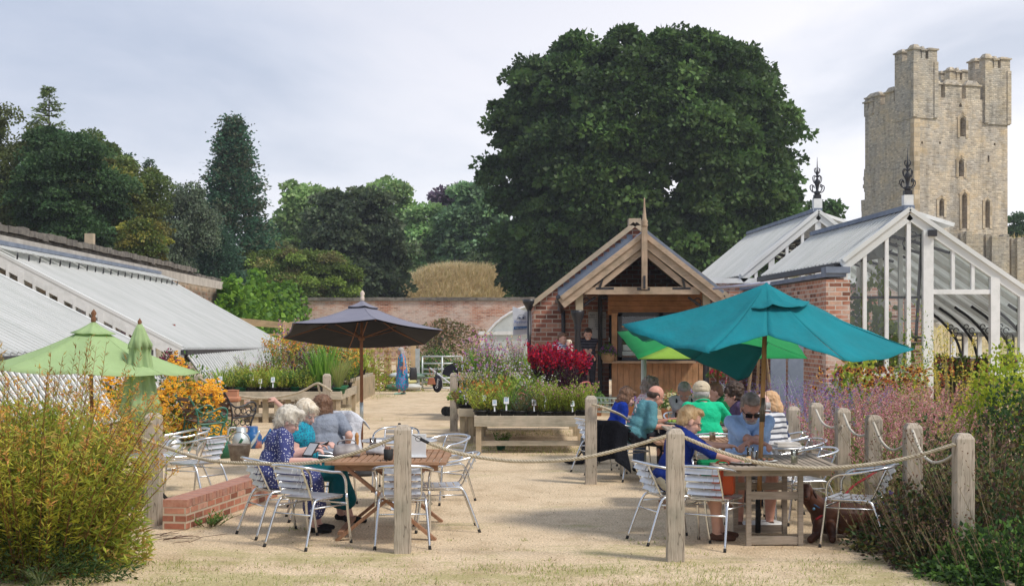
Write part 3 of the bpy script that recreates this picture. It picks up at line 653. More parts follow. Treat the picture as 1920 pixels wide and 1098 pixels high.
# ------------------------------------------------------------ right glasshouses
def finial(mb_w, mb_i, p, s=1.0):
    mb_w.box(p+Vector((0,0,.13*s)), (.2*s, .2*s, .30*s)); mb_i2 = mb_i
    mb_i.box(p+Vector((0,0,.33*s)), (.16*s, .16*s, .10*s)); mb_i.lathe([(.06*s,.38*s),(.08*s,.42*s),(.03*s,.48*s),(.05*s,.6*s),(.075*s,.68*s),(.02*s,.78*s),(.035*s,.9*s),(.015*s,1.0*s),(.004*s,1.28*s)], p, 8)
    for k in range(4):
        a = k*math.pi/2+.4; u = Vector((math.cos(a), math.sin(a), 0))
        pts = [p+u*r_*s+Vector((0,0,z*s)) for r_, z in ((.04,.46),(.12,.44),(.19,.50),(.20,.58),(.14,.61),(.12,.55))]; mb_i.tube(smoothcurve(pts, 3), .013*s, 5)
        pts = [p+u*r_*s+Vector((0,0,z*s)) for r_, z in ((.03,.62),(.10,.68),(.13,.78),(.08,.84),(.03,.80))]; mb_i.tube(smoothcurve(pts, 3), .011*s, 5)
        pts = [p+u*r_*s+Vector((0,0,z*s)) for r_, z in ((.02,.88),(.07,.92),(.08,.99),(.04,1.02))]; mb_i.tube(smoothcurve(pts, 3), .009*s, 5)
def gh(label, apx, Yf, Yb, rz, leftoff, ez, roff, rez, mull, main=True, group=None):
    ax = XA(apx, Yf)+.034*Yf
    t = thing('glasshouse', label, 'greenhouse', axp(ax, Yf), 0)
    Rf, Rb = axp(ax, Yf, rz), axp(ax, Yb, rz); Lf, Lb = axp(ax-leftoff, Yf, ez), axp(ax-leftoff, Yb, ez); Qf, Qb = axp(ax+roff, Yf, rez), axp(ax+roff, Yb, rez)
    mb = MB(); mb.poly([Lf, Lb, Rb, Rf], .025); mb.poly([Rf, Rb, Qb, Qf], .025); mb.build('roof', roofglass, t, world=True)
    mb = MB(); nb = int((Yb-Yf)/.34)
    for i in range(nb+1):
        u = i/nb
        for (e0, e1) in ((Lf, Lb), (Qf, Qb)):
            a, b = e0.lerp(e1, u), Rf.lerp(Rb, u); n_ = (b-a).cross(Vector((0,1,0))).normalized(); n_ = n_ if n_.z > 0 else -n_
            mb.beam(a+n_*.03, b+n_*.03, .04, .05, up=n_); 
            if i % 3 == 0: mb.beam(a-n_*.07, b-n_*.07, .05, .09, up=n_)
    dl = MB()
    for i in range(nb): u = (i+.25)/nb; [dl.beam(e0.lerp(e1, u)+q_*.028, Rf.lerp(Rb, u)+q_*.028, .04, .006, up=q_) for e0, e1, q_ in ((Lf, Lb, Vector((-.6,0,.8))),)]
    dl.build('putty_lines', dirt, t, world=True)
    for (e, s_) in ((Lf, -1), (Qf, 1)):                      # barge boards
        mb.beam(e+Vector((0,-.06,-.08)), Rf+Vector((0,-.06,-.08)), .10, .24, up=Vector((0,0,1))); mb.beam(e+Vector((0,-.10,.03)), Rf+Vector((0,-.10,.03)), .12, .09)
    mb.build('glazing_bars', whitebar, t, world=True)
    mb = MB(); mb.beam(Rf+Vector((0,-.1,.06)), Rb+Vector((0,.1,.06)), .22, .10); mb.build('ridge_capping', slate, t, world=True)
    mw, mi = MB(), MB(); finial(mw, mi, Rf+Vector((0,.05,.05)), 1.0 if main else 1.15); o = mw.build('finial_base', white, t, world=True); mi.build('ridge_finial', blackiron, t, world=True)
    # right-hand roof vent standing open near the ridge
    mb = MB(); a = Rf.lerp(Qf, .03)+Vector((0,.3,.10)); b = Rb.lerp(Qb, .03)+Vector((0,-.3,.10)); o_ = Vector((.95 if main else .9, 0, -.30)); mb.poly([a, a+o_, b+o_, b], .03); mb.beam(a+o_, a, .05, .08); mb.build('roof_vent', white, t, world=True)
    return t, Rf, Rb, Lf, Lb, Qf, Qb, ax
YF, YB = 30.0, 38.0
RZ = EYE+(HOR-395)*YF/FPX; EZR = EYE+(HOR-492)*YF/FPX
lo_ = XA(1703, YF)-XA(1578, YF); slope_r = .69; rz_r = 1.9; ro = (RZ-rz_r)/slope_r
t, Rf, Rb, Lf, Lb, Qf, Qb, gax = gh('white framed glasshouse with a glazed gable and open door in front of the castle tower', 1703, YF, YB, RZ, lo_, EZR, ro, rz_r, None)
mb = MB(); gl = MB(); y = YF-.02
def gz(x):
    p = XA(1703, YF)
    return (RZ-(p-x)*(RZ-EZR)/lo_ if x < p else RZ-(x-p)*slope_r)-.16
SILL = EYE+(HOR-703)*YF/FPX; TR = EYE+(HOR-547)*YF/FPX
for px, wd, zb in ((1580,.15,SILL), (1620,.075,SILL), (1661,.075,SILL), (1702,.085,SILL), (1738,.21,.3), (1785,.07,TR), (1822,.07,TR), (1863,.19,SILL), (1914,.12,SILL), (1965,.07,SILL), (2010,.07,SILL)):
    x = XA(px, YF); z1 = gz(x)
    mb.box((x, y-.02, (z1+zb)/2), (wd, .10 if wd < .1 else .16, z1-zb))
mb.box(((XA(1580,YF)+XA(1730,YF))/2, y-.06, SILL-.02), (XA(1730,YF)-XA(1576,YF), .2, .16))
mb.box(((XA(1746,YF)+XA(1856,YF))/2, y-.02, TR), (XA(1856,YF)-XA(1746,YF), .12, .10))
mb.box(((XA(1870,YF)+XA(2040,YF))/2, y-.06, SILL+.02), (XA(2040,YF)-XA(1870,YF), .2, .12))
mb.build('gable_frame', white, t, world=True)
p = [(XA(a, YF), y+.03, z) for a, z in ((1580, SILL), (1738, SILL), (1738, TR), (1863, TR), (1863, SILL), (2040, SILL))]
x5 = XA(2040, YF); gl.poly(p+[(x5, y+.03, gz(x5)), (XA(1703, YF), y+.03, RZ-.16), (XA(1580, YF), y+.03, gz(XA(1580, YF)))]); gl.build('gable_glass', glass, t, world=True)
mb = MB(); wallsheet(mb, (XA(1576, YF), YF), (XA(1735, YF), YF), 0, SILL-.1, .22); wallsheet(mb, (XA(1868, YF), YF), (XA(2040, YF), YF), 0, SILL-.05, .22)
# left side wall of brick with slate coping, running back past the second house
wl = axp(gax-lo_, YF-.25); wl2 = axp(gax-lo_, YB+1); 
wallsheet(mb, (wl.x-.02, wl.y), (wl2.x-.02, wl2.y), 0, EZR-.34, .3); mb.box((wl.x-.17, wl.y+.1, 1.5), (.5, .45, 3.0)); mb.build('base_wall', housebrick, t, world=True, uv=True)
mb = MB(); mb.beam(Vector((wl.x-.2, wl.y-.1, EZR-.27)), Vector((wl2.x-.2, wl2.y, EZR-.29)), .42, .09); mb.box((wl.x-.17, wl.y+.1, EZR-.17), (.5, .5, .13)); mb.build('coping', slate, t, world=True)
mb = MB(); mb.beam(Lf+Vector((-.06,.1,-.07)), Lb+Vector((-.06,0,-.07)), .16, .12); 
zr = EYE+(HOR-557)*YF/FPX; mb.tube([(XA(1583,YF), YF+.15, zr), (XA(1735,YF), YF+.15, zr)], .03, 6)
pa, pb = W(1729, 442, YF+.4), W(1717, 640, YF+.4); mb.tube([pa, pb], .035, 6); mb.tube([pa+Vector((-.25,0,-.02)), pa+Vector((.3,0,.06))], .03, 6); mb.box(W(1748, 437, YF-.15), (.17,.12,.13)); mb.box(W(1722, 632, YF+.2), (.5,.1,.05)); mb.box(W(1722, 644, YF+.2), (.4,.1,.05))
for i in range(7):                                         # cast brackets under the low eave
    u = (i+.3)/7; e = Qf.lerp(Qb, u); 
    pts = [e+Vector((-.05,0,-.75)), e+Vector((-.22,0,-.2)), e+Vector((-.62,0,.30)), e+Vector((-1.05,0,.62))]; mb.tube(smoothcurve(pts, 4), .035, 5); mb.tube([e+Vector((-.05,0,-.75)), e+Vector((-.05,0,-.05))], .03, 5)
    for k, (dx, dz, r_) in enumerate(((-.13,-.12,.09), (-.22,.04,.07), (-.36,.14,.06))): mb.tube(smoothcurve([e+Vector((dx+r_*math.cos(a), 0, dz+r_*math.sin(a))) for a in np.linspace(0, 5.5, 7)], 2), .016, 4)
for i in range(6):                                         # scroll ties at the ridge
    u = (i+.5)/6; e = Rf.lerp(Rb, u)
    mb.tube(smoothcurve([e+Vector((-.95,0,-.78)), e+Vector((-.4,0,-.5)), e+Vector((.1,0,-.55)), e+Vector((.6,0,-.7)), e+Vector((1.1,0,-.85))], 4), .035, 5)
    for dx in (-.55, -.25, .3, .6): mb.tube(smoothcurve([e+Vector((dx+.1*math.cos(a), 0, -.42-.25*abs(dx)+.1*math.sin(a))) for a in np.linspace(0, 5.5, 7)], 2), .016, 4)
mb.each('ironwork', blackiron, t, world=True)
mb = MB()                                                  # low side wall with windows, right side and back gable
wallsheet(mb, (Qf.x+.02, Qf.y), (Qb.x+.02, Qb.y), 0, 1.25, .2); mb.build('side_wall', white, t, world=True)
mb = MB()
for i in range(9): p = Qf.lerp(Qb, i/8); mb.box((p.x-.05, p.y, 1.56), (.1, .1, .66))
mb.beam(Qf+Vector((0,0,-.05)), Qb+Vector((0,0,-.05)), .12, .12)
for i in range(9):
    x = axp(gax-lo_+(lo_+ro)*i/8, YB).x; ps = axp(gax, YB).x; z1 = (RZ-(ps-x)*(RZ-EZR)/lo_ if x < ps else RZ-(x-ps)*slope_r)-.05
    mb.box((x, YB, z1/2+.4), (.08, .08, z1-.8))
a, b = axp(gax-lo_, YB), axp(gax+ro, YB); mb.beam(a+Vector((0,0,.85)), b+Vector((0,0,.85)), .1, .1); mb.beam(a+Vector((0,0,2.2)), b+Vector((0,0,2.2)), .06, .06)
# interior mid posts and staging
for i in range(5): p = axp(gax+.2, YF+1.2+i*1.5); mb.box((p.x, p.y, 1.9), (.09, .09, 3.8))
mb.build('side_frame', white, t, world=True)
mb = MB(); mb.box(axp(gax+2.9, YF+4, .86), (1.3, 7.2, .05)); [mb.box(axp(gax+2.9+dx, YF+.6+k*1.7, .43), (.07,.07,.86)) for k in range(5) for dx in (-.55, .55)]
mb.build('plant_bench', wood('grey_bench', (.30,.26,.21), (.4,.36,.3), 'y'), t, world=True)
mb = MB(); mb.poly([a+Vector((0,.05,0)), b+Vector((0,.05,0)), b+Vector((0,.05,.8)), a+Vector((0,.05,.8))], .2); mb.build('back_base_wall', housebrick, t, world=True, uv=True)
mb = MB(); mb.tube([W(1600, 480, YF+2), W(1652, 470, YF+1)], .16, 12, cap=True); mb.build('fan_duct', mat('grey_duct', (.35,.37,.37)), t, world=True)

# second, taller glasshouse behind it
Y2, Y2b = 39.2, 48.5; RZ2 = EYE+(HOR-398)*Y2/FPX; EZ2 = EYE+(HOR-518)*Y2/FPX; lo2 = XA(1533, Y2)-XA(1388, Y2)
t, Rf, Rb, Lf, Lb, Qf, Qb, gax2 = gh('taller white glasshouse roof with an iron finial behind the brick wing beside the kiosk', 1533, Y2, Y2b, RZ2, lo2, EZ2, lo2*1.9, RZ2-(RZ2-EZ2)*1.75, None, main=False)
mb = MB(); gl = MB(); y = Y2-.02; zb = EZ2-.12
for i in range(11):
    x = XA(1388+29*i, Y2); ps = XA(1533, Y2); z1 = RZ2-abs(x-ps)*(RZ2-EZ2)/lo2*(1 if x < ps else .92)-.12
    if z1 > zb: mb.box((x, y, (z1+zb)/2), (.16 if i % 3 == 2 else .08, .1, z1-zb))
mb.box((XA(1460, Y2), y-.03, zb), (XA(1700, Y2)-XA(1388, Y2), .12, .14)); mb.build('gable_frame', white, t, world=True)
gl.poly([(XA(1388,Y2), y+.03, zb), (XA(1660,Y2), y+.03, zb), (XA(1533,Y2), y+.03, RZ2-.1)]); gl.build('gable_glass', glass, t, world=True)
mb = MB(); e0, e1 = axp(gax2-lo2, Y2), axp(gax2-lo2, Y2b); wallsheet(mb, (e0.x, e0.y), (e1.x, e1.y), 0, EZ2-.1, .3); wallsheet(mb, (e0.x, e0.y), (e0.x+5, e0.y), 0, zb-.08, .3); mb.build('base_wall', housebrick, t, world=True, uv=True)
mb = MB(); mb.beam(Lf+Vector((-.08,0,-.08)), Lb+Vector((-.08,0,-.08)), .18, .13)
for i in range(7):
    e = Rf.lerp(Rb, (i+.3)/7)
    for s_ in (-1, 1): mb.tube(smoothcurve([e+Vector((s_*.1,0,-.7)), e+Vector((s_*.7,0,-.85)), e+Vector((s_*1.3,0,-1.25))], 4), .045, 5); [mb.tube(smoothcurve([e+Vector((s_*dx+.12*math.cos(a_), 0, -.62-.62*dx+.1*math.sin(a_))) for a_ in np.linspace(0, 5.5, 7)], 2), .02, 4) for dx in (.3, .6, .95)]
mb.each('ironwork', blackiron, t, world=True)

# ------------------------------------------------------------ kiosk
K = 34.0; s_ = K/FPX
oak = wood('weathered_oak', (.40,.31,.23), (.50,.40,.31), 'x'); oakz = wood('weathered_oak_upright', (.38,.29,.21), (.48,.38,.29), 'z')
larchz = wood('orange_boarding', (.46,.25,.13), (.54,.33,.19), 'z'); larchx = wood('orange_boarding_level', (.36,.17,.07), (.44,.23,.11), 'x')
KF = 33.2                                       # porch front plane
kx = lambda px: XA(px, KF)
kz = lambda py, Y=KF: EYE+(HOR-py)*Y/FPX
KW = 36.0                                       # brick gable plane
t = thing('kiosk', 'brick and timber refreshment kiosk with an open gabled porch under the big sycamore', 'kiosk', (kx(1205), KF, 0), 0)
wx = lambda px: XA(px, KW); wz = lambda py: kz(py, KW)
apx, apz = wx(1190), wz(424); lx, lz = wx(1001), wz(572); rx_ = 2*apx-lx
mb = MB(); T3 = (0, .3, 0); zg = lambda x: lz+(apz-lz)*(1-abs(x-apx)/(apx-lx)); x1_, x2_, zd = wx(1142), wx(1300), wz(560)
mb.poly([(lx, KW, 0), (x1_, KW, 0), (x1_, KW, zg(x1_)), (lx, KW, lz)], T3); mb.poly([(x2_, KW, 0), (rx_, KW, 0), (rx_, KW, lz), (x2_, KW, zg(x2_))], T3)
mb.poly([(x1_, KW, zd), (x2_, KW, zd), (x2_, KW, zg(x2_)), (apx, KW, apz), (x1_, KW, zg(x1_))], T3)
mb.box((lx+.16, KW+3.2, lz/2), (.32, 5.7, lz)); mb.box((rx_-.16, KW+3.2, lz/2), (.32, 5.7, lz))
mb.build('wall', newbrick, t, world=True, uv=True)
mb = MB(); 
for sgn, ex in ((-1, lx), (1, rx_)): mb.beam((ex-.05*sgn*-1, KW+.1, lz+.02), (apx, KW+.1, apz+.05), .46, .12, up=(0,0,1))
mb.box((apx, KW+.1, apz+.10), (.3, .46, .18)); mb.build('gable_coping', stone, t, world=True)
mb = MB(); 
for ex in (lx, rx_): mb.poly([(ex, KW+.4, lz), (ex, KW+6, lz), (apx, KW+6, apz), (apx, KW+.4, apz)], .1)
mb.build('roof', slate, t, world=True)
# stepped lead flashing along the porch roof line, on the brick gable
mb = MB(); n = 13; a, b = Vector((wx(1046), KW-.02, wz(546))), Vector((wx(1186), KW-.02, wz(440)))
for i in range(n):
    p, q = a.lerp(b, i/n), a.lerp(b, (i+1)/n); mb.poly([p+Vector((0,0,-.5)), q+Vector((0,0,-.5)), q, Vector((p.x, p.y, q.z))], .02)
mb.build('lead_flashing', slate, t, world=True)
# porch roof
AP = Vector((kx(1205), KF-.25, kz(437))); EL = Vector((kx(1052), KF-.25, kz(556))); ER = Vector((kx(1352), KF-.25, kz(553)))
mb = MB(); back = Vector((0, KW-KF+.2, 0)); up = Vector((0,0,.03))
for e in (EL, ER): mb.poly([e+up, AP+up, AP+back+up, e+back+up], .07)
mb.build('porch_roof', slate, t, world=True)
mb = MB(); dn = Vector((0,0,-.17))
for e in (EL, ER):
    mb = MB(); mb.beam(e+dn+Vector((0,.02,0)), AP+dn+Vector((0,.02,0)), .06, .24); mb.beam(e+dn+Vector((0,-.04,.13)), AP+dn+Vector((0,-.04,.13)), .05, .11); mb.build('barge_board', oak, t, world=True)
mb = MB()
for e in (EL, ER): mb.beam(e+Vector((0,KW-KF,-.12)), AP+Vector((0,KW-KF,-.12)), (.08), .2)
mb.build('eaves_rafter', oak, t, world=True)
mb = MB(); tz = kz(545); mb.box(((kx(1095)+kx(1310))/2, KF-.12, tz), (kx(1310)-kx(1095), .16, .17))
ap2 = Vector((kx(1205), KF-.12, kz(470)))
for q in (W(1118, 541, KF-.14), W(1292, 541, KF-.14)): mb.beam(q, ap2, .12, .13)
mb.build('collar_tie', oak, t, world=True)
mb = MB(); mb.box((kx(1205.5), KF-.36, (kz(543)+kz(428))/2), (.13, .13, kz(428)-kz(543))); mb.lathe([(.07,0),(.085,.05),(.07,.1),(.085,.13),(.05,.2),(.025,.45),(.015,.62),(.02,.64),(.005,.68)], (kx(1205.5), KF-.36, kz(428)), 8)
mb.lathe([(.005,-.1),(.045,-.05),(.05,0)], (kx(1205.5), KF-.36, kz(483)), 8); mb.build('king_post', oakz, t, world=True)
mb = MB()
for px_ in (1086, 1324): mb.box((kx(px_), KF-.02, kz(563)), (.17,.17,.48))
mb.each('post_head', mat('pale_post', (.42,.36,.26), (.36,.30,.2), rough=.8), t, world=True)
mb = MB()
for px_, sg in ((1083, 1), (1324, -1)):
    mb = MB(); p = Vector((kx(px_), KF, 0)); mb.lathe([(.13,0),(.13,.2),(.10,.25),(.085,.3),(.075,1.2),(.07,1.95),(.09,2.0),(.075,2.06),(.10,2.16),(.15,2.3),(.16,2.36),(.16,2.42)], p, 12)
    mb.tube(smoothcurve([p+Vector((sg*.05,0,2.25)), p+Vector((sg*.12,0,2.5)), p+Vector((sg*.42,0,2.72))], 4), .03, 6); mb.tube(smoothcurve([p+Vector((sg*(.2+.08*math.cos(a)),0,2.62+.08*math.sin(a))) for a in np.linspace(0,5.6,8)], 2), .015, 5); mb.build('cast_iron_post', blackiron, t, world=True)
mb = MB()
mb.tube(smoothcurve([(kx(1046), KF-.1, kz(556)), (kx(1050), KF+.3, kz(566)), (kx(1060), KW-.25, kz(580)), (wx(1056), KW-.1, wz(600)), (wx(1056), KW-.1, 0)], 4), .055, 8)
for e in (EL, ER): mb.beam(e+Vector((0,.0,-.06)), e+back+Vector((0,0,-.06)), .12, .1)
mb.lathe([(.05,0),(.16,.2),(.17,.28),(.12,.28)], (lx-.12, KW-.05, wz(582)), 8); mb.tube([(lx-.12, KW-.05, wz(582)), (lx-.12, KW-.05, 0)], .05, 8)
mb.build('rainwater_pipes', blackiron, t, world=True)
mb = MB(); dn = .035
for (x0, x1) in ((1116, 1150), (1260, 1292)):
    mb.box((kx((x0+x1)/2), KF-.19, kz(541)), (.42, .03, .05)); 
    a = W(x0+8 if x0 < 1200 else x1-8, 541, KF-.20); b = W(1130 if x0 < 1200 else 1280, 522, KF-.24); mb.beam(a, b, .05, .03, up=(0,1,0))
mb.box((kx(1205), KF-.19, kz(542)), (.3, .04, .06)); mb.box((kx(1205), KF-.44, kz(530)), (.05, .03, .30)); mb.each('iron_strap', blackiron, t, world=True)
# dark ceiling / side of the porch and front wall of the kiosk
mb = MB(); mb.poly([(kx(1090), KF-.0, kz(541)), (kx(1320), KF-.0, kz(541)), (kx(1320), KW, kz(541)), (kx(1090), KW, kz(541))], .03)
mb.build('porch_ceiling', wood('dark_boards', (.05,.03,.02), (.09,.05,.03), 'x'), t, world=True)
mb = MB(); KC = 34.8                             # counter front plane
cx_ = lambda px: XA(px, KC); cz = lambda py: kz(py, KC)
for i in range(6):
    z = cz(586)+i*.115; mb.box(((cx_(1140)+cx_(1330))/2, KC+.05, z), (cx_(1330)-cx_(1140), .04, .108))
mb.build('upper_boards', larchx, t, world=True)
mb = MB(); 
for px_, wd in ((1152, .13), (1325, .13)): mb.box((cx_(px_), KC, (cz(676)+cz(587))/2), (wd, .1, cz(587)-cz(676)))
mb.each('window_post', larchz, t, world=True)
f = MB(); x0, x1 = cx_(1159), cx_(1320); z0, z1 = cz(676), cz(586)
for a, b in (((x0, z0), (x1, z0)), ((x0, z1), (x1, z1))): f.box(((a[0]+b[0])/2, KC+.06, a[1]+(-.04 if a[1] == z1 else .04)), (x1-x0, .08, .1))
for x in (x0+.05, x0+(x1-x0)*.5, x1-.05): f.box((x, KC+.06, (z0+z1)/2), (.10, .08, z1-z0))
fo = f.build('window_frame', blackiron, t, world=True)
mb = MB(); mb.poly([(x0, KC+.1, z0), (x1, KC+.1, z0), (x1, KC+.1, z1), (x0, KC+.1, z1)]); mb.build('window_glass', glass, t, world=True)
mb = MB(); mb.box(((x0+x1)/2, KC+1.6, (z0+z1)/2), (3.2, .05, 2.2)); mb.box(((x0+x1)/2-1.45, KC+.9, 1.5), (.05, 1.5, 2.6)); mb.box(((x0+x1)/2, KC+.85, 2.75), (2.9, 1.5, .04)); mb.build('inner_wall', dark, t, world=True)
mb = MB(); mb.box((cx_(1183), KC+.35, z0+.16), (.42, .3, .14)); mb.box((cx_(1183), KC+.35, z0+.32), (.34, .3, .14)); mb.build('serving_trays', white, t, world=True)
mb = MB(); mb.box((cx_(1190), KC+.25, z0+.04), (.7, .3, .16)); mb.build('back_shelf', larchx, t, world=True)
mb = MB(); n = 17; xa, xb = cx_(1147), cx_(1332)
for i in range(n): x = xa+(xb-xa)*(i+.5)/n; mb.box((x, KC+.02+.006*(i%3), cz(680)/2), ((xb-xa)/n-.008, .03, cz(680)))
mb.box(((xa+xb)/2, KC+.06, cz(680)/2-.02), (xb-xa, .02, cz(680)-.04)); mb.build('counter_boards', larchz, t, world=True)
mb = MB(); mb.box(((cx_(1130)+cx_(1300))/2, KC-.14, cz(678)), (cx_(1300)-cx_(1130), .42, .05)); mb.build('counter_top', wood('counter_oak', (.36,.25,.16), (.46,.34,.24), 'x'), t, world=True)
mb = MB(); mb.box((kx(1205), (KF+KW)/2-.3, .05), (4.0, 3.2, .1)); mb.build('porch_step', stone, t, world=True)
# price board
wb = MB(); bx, bz = (wx(1103)+wx(1136))/2, (wz(584)+wz(634))/2; wb.box((bx, KW-.04, bz), (wx(1136)-wx(1103), .03, wz(584)-wz(634)))
tb = thing('price_board', 'white handwritten price board on the brick wall behind the smiling man', 'notice board', (bx, KW-.02, bz), 0)
wb.build('board', mat('whiteboard', (.55,.54,.52), (.5,.49,.47), rough=.4), tb, world=True)
def text(s, name, m, parent, p, size, rx=90, rz=0, world=True, ext=.002, align='CENTER', ry=0):
    cu = bpy.data.curves.new(name, 'FONT'); cu.body = s; cu.size = size; cu.extrude = ext; cu.align_x = align; cu.resolution_u = 2
    o = bpy.data.objects.new(name, cu); C.objects.link(o); dg = bpy.context.evaluated_depsgraph_get(); me = bpy.data.meshes.new_from_object(o.evaluated_get(dg))
    bpy.data.objects.remove(o); me.name = name; me.transform(Matrix.Rotation(R(rz), 4, 'Z') @ Matrix.Rotation(R(ry), 4, 'Y') @ Matrix.Rotation(R(rx), 4, 'X')); me.materials.clear(); me.materials.append(m)
    p = Vector(p)
    if world and parent: p = lmat(parent).inverted() @ p
    me.transform(Matrix.Translation(p)); return link(name, me, parent)
ink = mat('black_ink', (.03,.03,.04))
text('Apple £1.50 per\npunnet £1.00 a kg\n- carrots\n- beans\n- plums\n- herbs\nfresh  - eggs £1.50', 'handwriting', ink, tb, (bx, KW-.06, bz+.24), .058)
o = MB(); o.box((wx(1140.5), KW-.33, wz(636)), (.03,.02,.1)); o.build('price_tag', white, tb, world=True)
# barrels of guttering strut / light pole between kiosk and glasshouse
mb = MB(); mb.tube([W(1338, 541, 31), W(1442, 530, 28.5)], .03, 8); tag(mb.build('awning_pole', mat('lilac_metal', (.5,.5,.62), rough=.35), loc=W(1390, 535, 29.7)), 'pale lilac horizontal pole stretched from the kiosk porch above the teal parasol', 'pole')

# ------------------------------------------------------------ castle
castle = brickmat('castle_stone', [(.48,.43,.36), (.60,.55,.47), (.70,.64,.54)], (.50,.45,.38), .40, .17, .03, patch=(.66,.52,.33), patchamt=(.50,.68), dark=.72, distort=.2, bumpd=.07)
castle_d = brickmat('castle_stone_weathered_shaded', [(.43,.39,.33), (.54,.50,.43), (.62,.57,.48)], (.42,.39,.33), .36, .17, .03, patch=(.52,.44,.30), patchamt=(.52,.68), dark=.7, distort=.2, bumpd=.07)
quoin = brickmat('castle_quoin', [(.52,.43,.30), (.60,.51,.38), (.64,.56,.44)], (.42,.36,.28), .8, .42, .03, dark=.7)
CY = 125.0; Cc = Vector((XA(1714, CY), CY, 0)); uR = Vector((.953, .304, 0)).normalized(); uL = Vector((-.304, .953, 0)); WR, WL = 9.7, 7.9
cz_ = lambda py, Y=CY: EYE+(HOR-py)*Y/FPX
t = thing('castle_tower', 'ruined square stone castle keep with battlements and corner turrets on the hill', 'tower', (Cc.x, Cc.y, 8), 0)
M3 = Matrix((uR, uL, Vector((0,0,1)))).transposed()
def cb(mb, a0, a1, b0, b1, z0, z1, mat=None):
    c = Cc+uR*((a0+a1)/2)+uL*((b0+b1)/2); c.z = (z0+z1)/2; mb.box(c, (a1-a0, b1-b0, z1-z0), M3, mat); return mb
def tomesh(o, disp=0, cuts=0, cutters=None, mats=None):
    if cutters:
        md = o.modifiers.new('b', 'BOOLEAN'); md.object = cutters; md.operation = 'DIFFERENCE'; md.solver = 'EXACT'
        dg = bpy.context.evaluated_depsgraph_get(); me = bpy.data.meshes.new_from_object(o.evaluated_get(dg)); o.modifiers.clear(); o.data = me; bpy.data.objects.remove(cutters)
    return o
Z0, ZP = 7.0, cz_(180)
body = MB(); cb(body, 0, WR, 0, WL, Z0, ZP); body = body.build('wall', castle, t, world=True)
cut = MB()
def arch(mb, px, yt, yb, wpx, d=3.4):
    # where this pixel column meets the right-hand face
    k = (px-960)/FPX; s1 = (k*Cc.y-Cc.x)/(uR.x-k*uR.y); P = Cc+uR*s1; Yp = P.y; w_ = wpx/FPX*Yp/uR.x; z0, z1 = EYE+(HOR-yb)/FPX*Yp, EYE+(HOR-yt)/FPX*Yp
    pts = []
    zs = z1-w_*.6
    for dx, z in [(-w_/2, z0), (w_/2, z0), (w_/2, zs), (w_*.38, zs+w_*.3), (w_*.15, z1), (-w_*.15, z1), (-w_*.38, zs+w_*.3), (-w_/2, zs)]:
        q = P+uR*dx-uL*.4; q.z = z; pts.append(q)
    mb.poly(pts, tuple(uL*(d+.4))); return P, w_, z0, z1
wins = [(1765, 374, 405, 10), (1808, 363, 428, 10.5), (1851, 376, 426, 9.5), (1802, 299, 331, 11), (1805, 220, 256, 12), (1801, 194, 201, 6), (1853.5, 291, 304, 4), (1729, 265, 270, 4), (1762.5, 265, 270, 4), (1865, 268, 273, 4)]
info = [arch(cut, *q) for q in wins]
body = tomesh(body, cutters=cut.build('cut', castle, t, world=True)); 
for p in body.data.polygons: p.use_smooth = False
boxuv(body.data)
mb = MB()
for (P, w_, z0, z1), q in zip(info, wins):
    if q[3] < 9: continue
    mb = MB()
    for dx in (-1, 1):
        c = P+uR*dx*(w_/2+.13)-uL*.02; c.z = (z0+z1)/2-.1; mb.box(c, (.25, .1, z1-z0), M3)
    for dx in (-1, 1): c = P+uR*dx*(w_*.42); c.z = z1+.12; mb.box(c-uL*.02, (w_*.9+.25, .1, .2), M3 @ Matrix.Rotation(dx*.6, 3, 'Y'))
    mb.build('window_surround', quoin, t, world=True, uv=True)
mb = MB(); q = Cc.copy(); cb(mb, -.05, .55, -.05, .5, Z0, cz_(218)); mb.build('corner_quoins', quoin, t, world=True, uv=True)
mb = MB(); random.seed(5)
def merlon(mb, a0, a1, b0, b1, z0, h):
    cb(mb, a0, a1, b0, b1, z0, z0+h)
# front parapet merlons
zt = cz_(180)
mb2 = MB()
def capst(a0, a1, b0, b1, z, h=.35):
    h *= random.uniform(.4, 1.25)
    cb(mb2, a0-.12, a1+.12, b0-.12, b1+.12, z, z+.14); c = Cc+uR*((a0+a1)/2)+uL*((b0+b1)/2); c.z = z+.14+h/2; mb2.box(c, (a1-a0, b1-b0, h), M3, taper=.55)
pxa = lambda px: ((px-960)/FPX*Cc.y-Cc.x)/(uR.x-(px-960)/FPX*uR.y)
for x0, x1 in ((1758, 1764), (1772, 1800), (1811, 1838)): merlon(mb, pxa(x0), pxa(x1), 0, .6, zt, 1.15); capst(pxa(x0), pxa(x1), 0, .6, zt+1.16)
for b0, b1 in ((3.2, 4.6), (5.4, WL)): merlon(mb, 0, .6, b0, b1, zt-.2, 1.1); capst(0, .6, b0, b1, zt+.9, .3)
for a0, a1 in ((2.5, 4.2), (5.4, 7.3)): merlon(mb, a0, a1, WL-.6, WL, zt, 1.1)
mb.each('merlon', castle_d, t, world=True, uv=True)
def turret(a0, a1, b0, b1, z0, z1):
    o = MB(); cb(o, a0, a1, b0, b1, z0, z1); aa, bb = a1-a0, b1-b0
    for (x0, x1, y0, y1) in ((0, .30, 0, .35), (.62, 1, 0, .35), (0, .3, .6, 1), (.62, 1, .6, 1), (.34,.50,0,.2)):
        h = .8 if x0 != .34 else .7; cb(o, a0+aa*x0, a0+aa*x1, b0+bb*y0, b0+bb*y1, z1, z1+h); capst(a0+aa*x0, a0+aa*x1, b0+bb*y0, b0+bb*y1, z1+h, .28)
    for a, b in ((a0, b0), (a1-.25, b0)): cb(o, a-.08, a+.33, b-.08, b+.3, z0+.1, z1-.2)
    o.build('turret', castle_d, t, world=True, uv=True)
tz = cz_(103)-.3
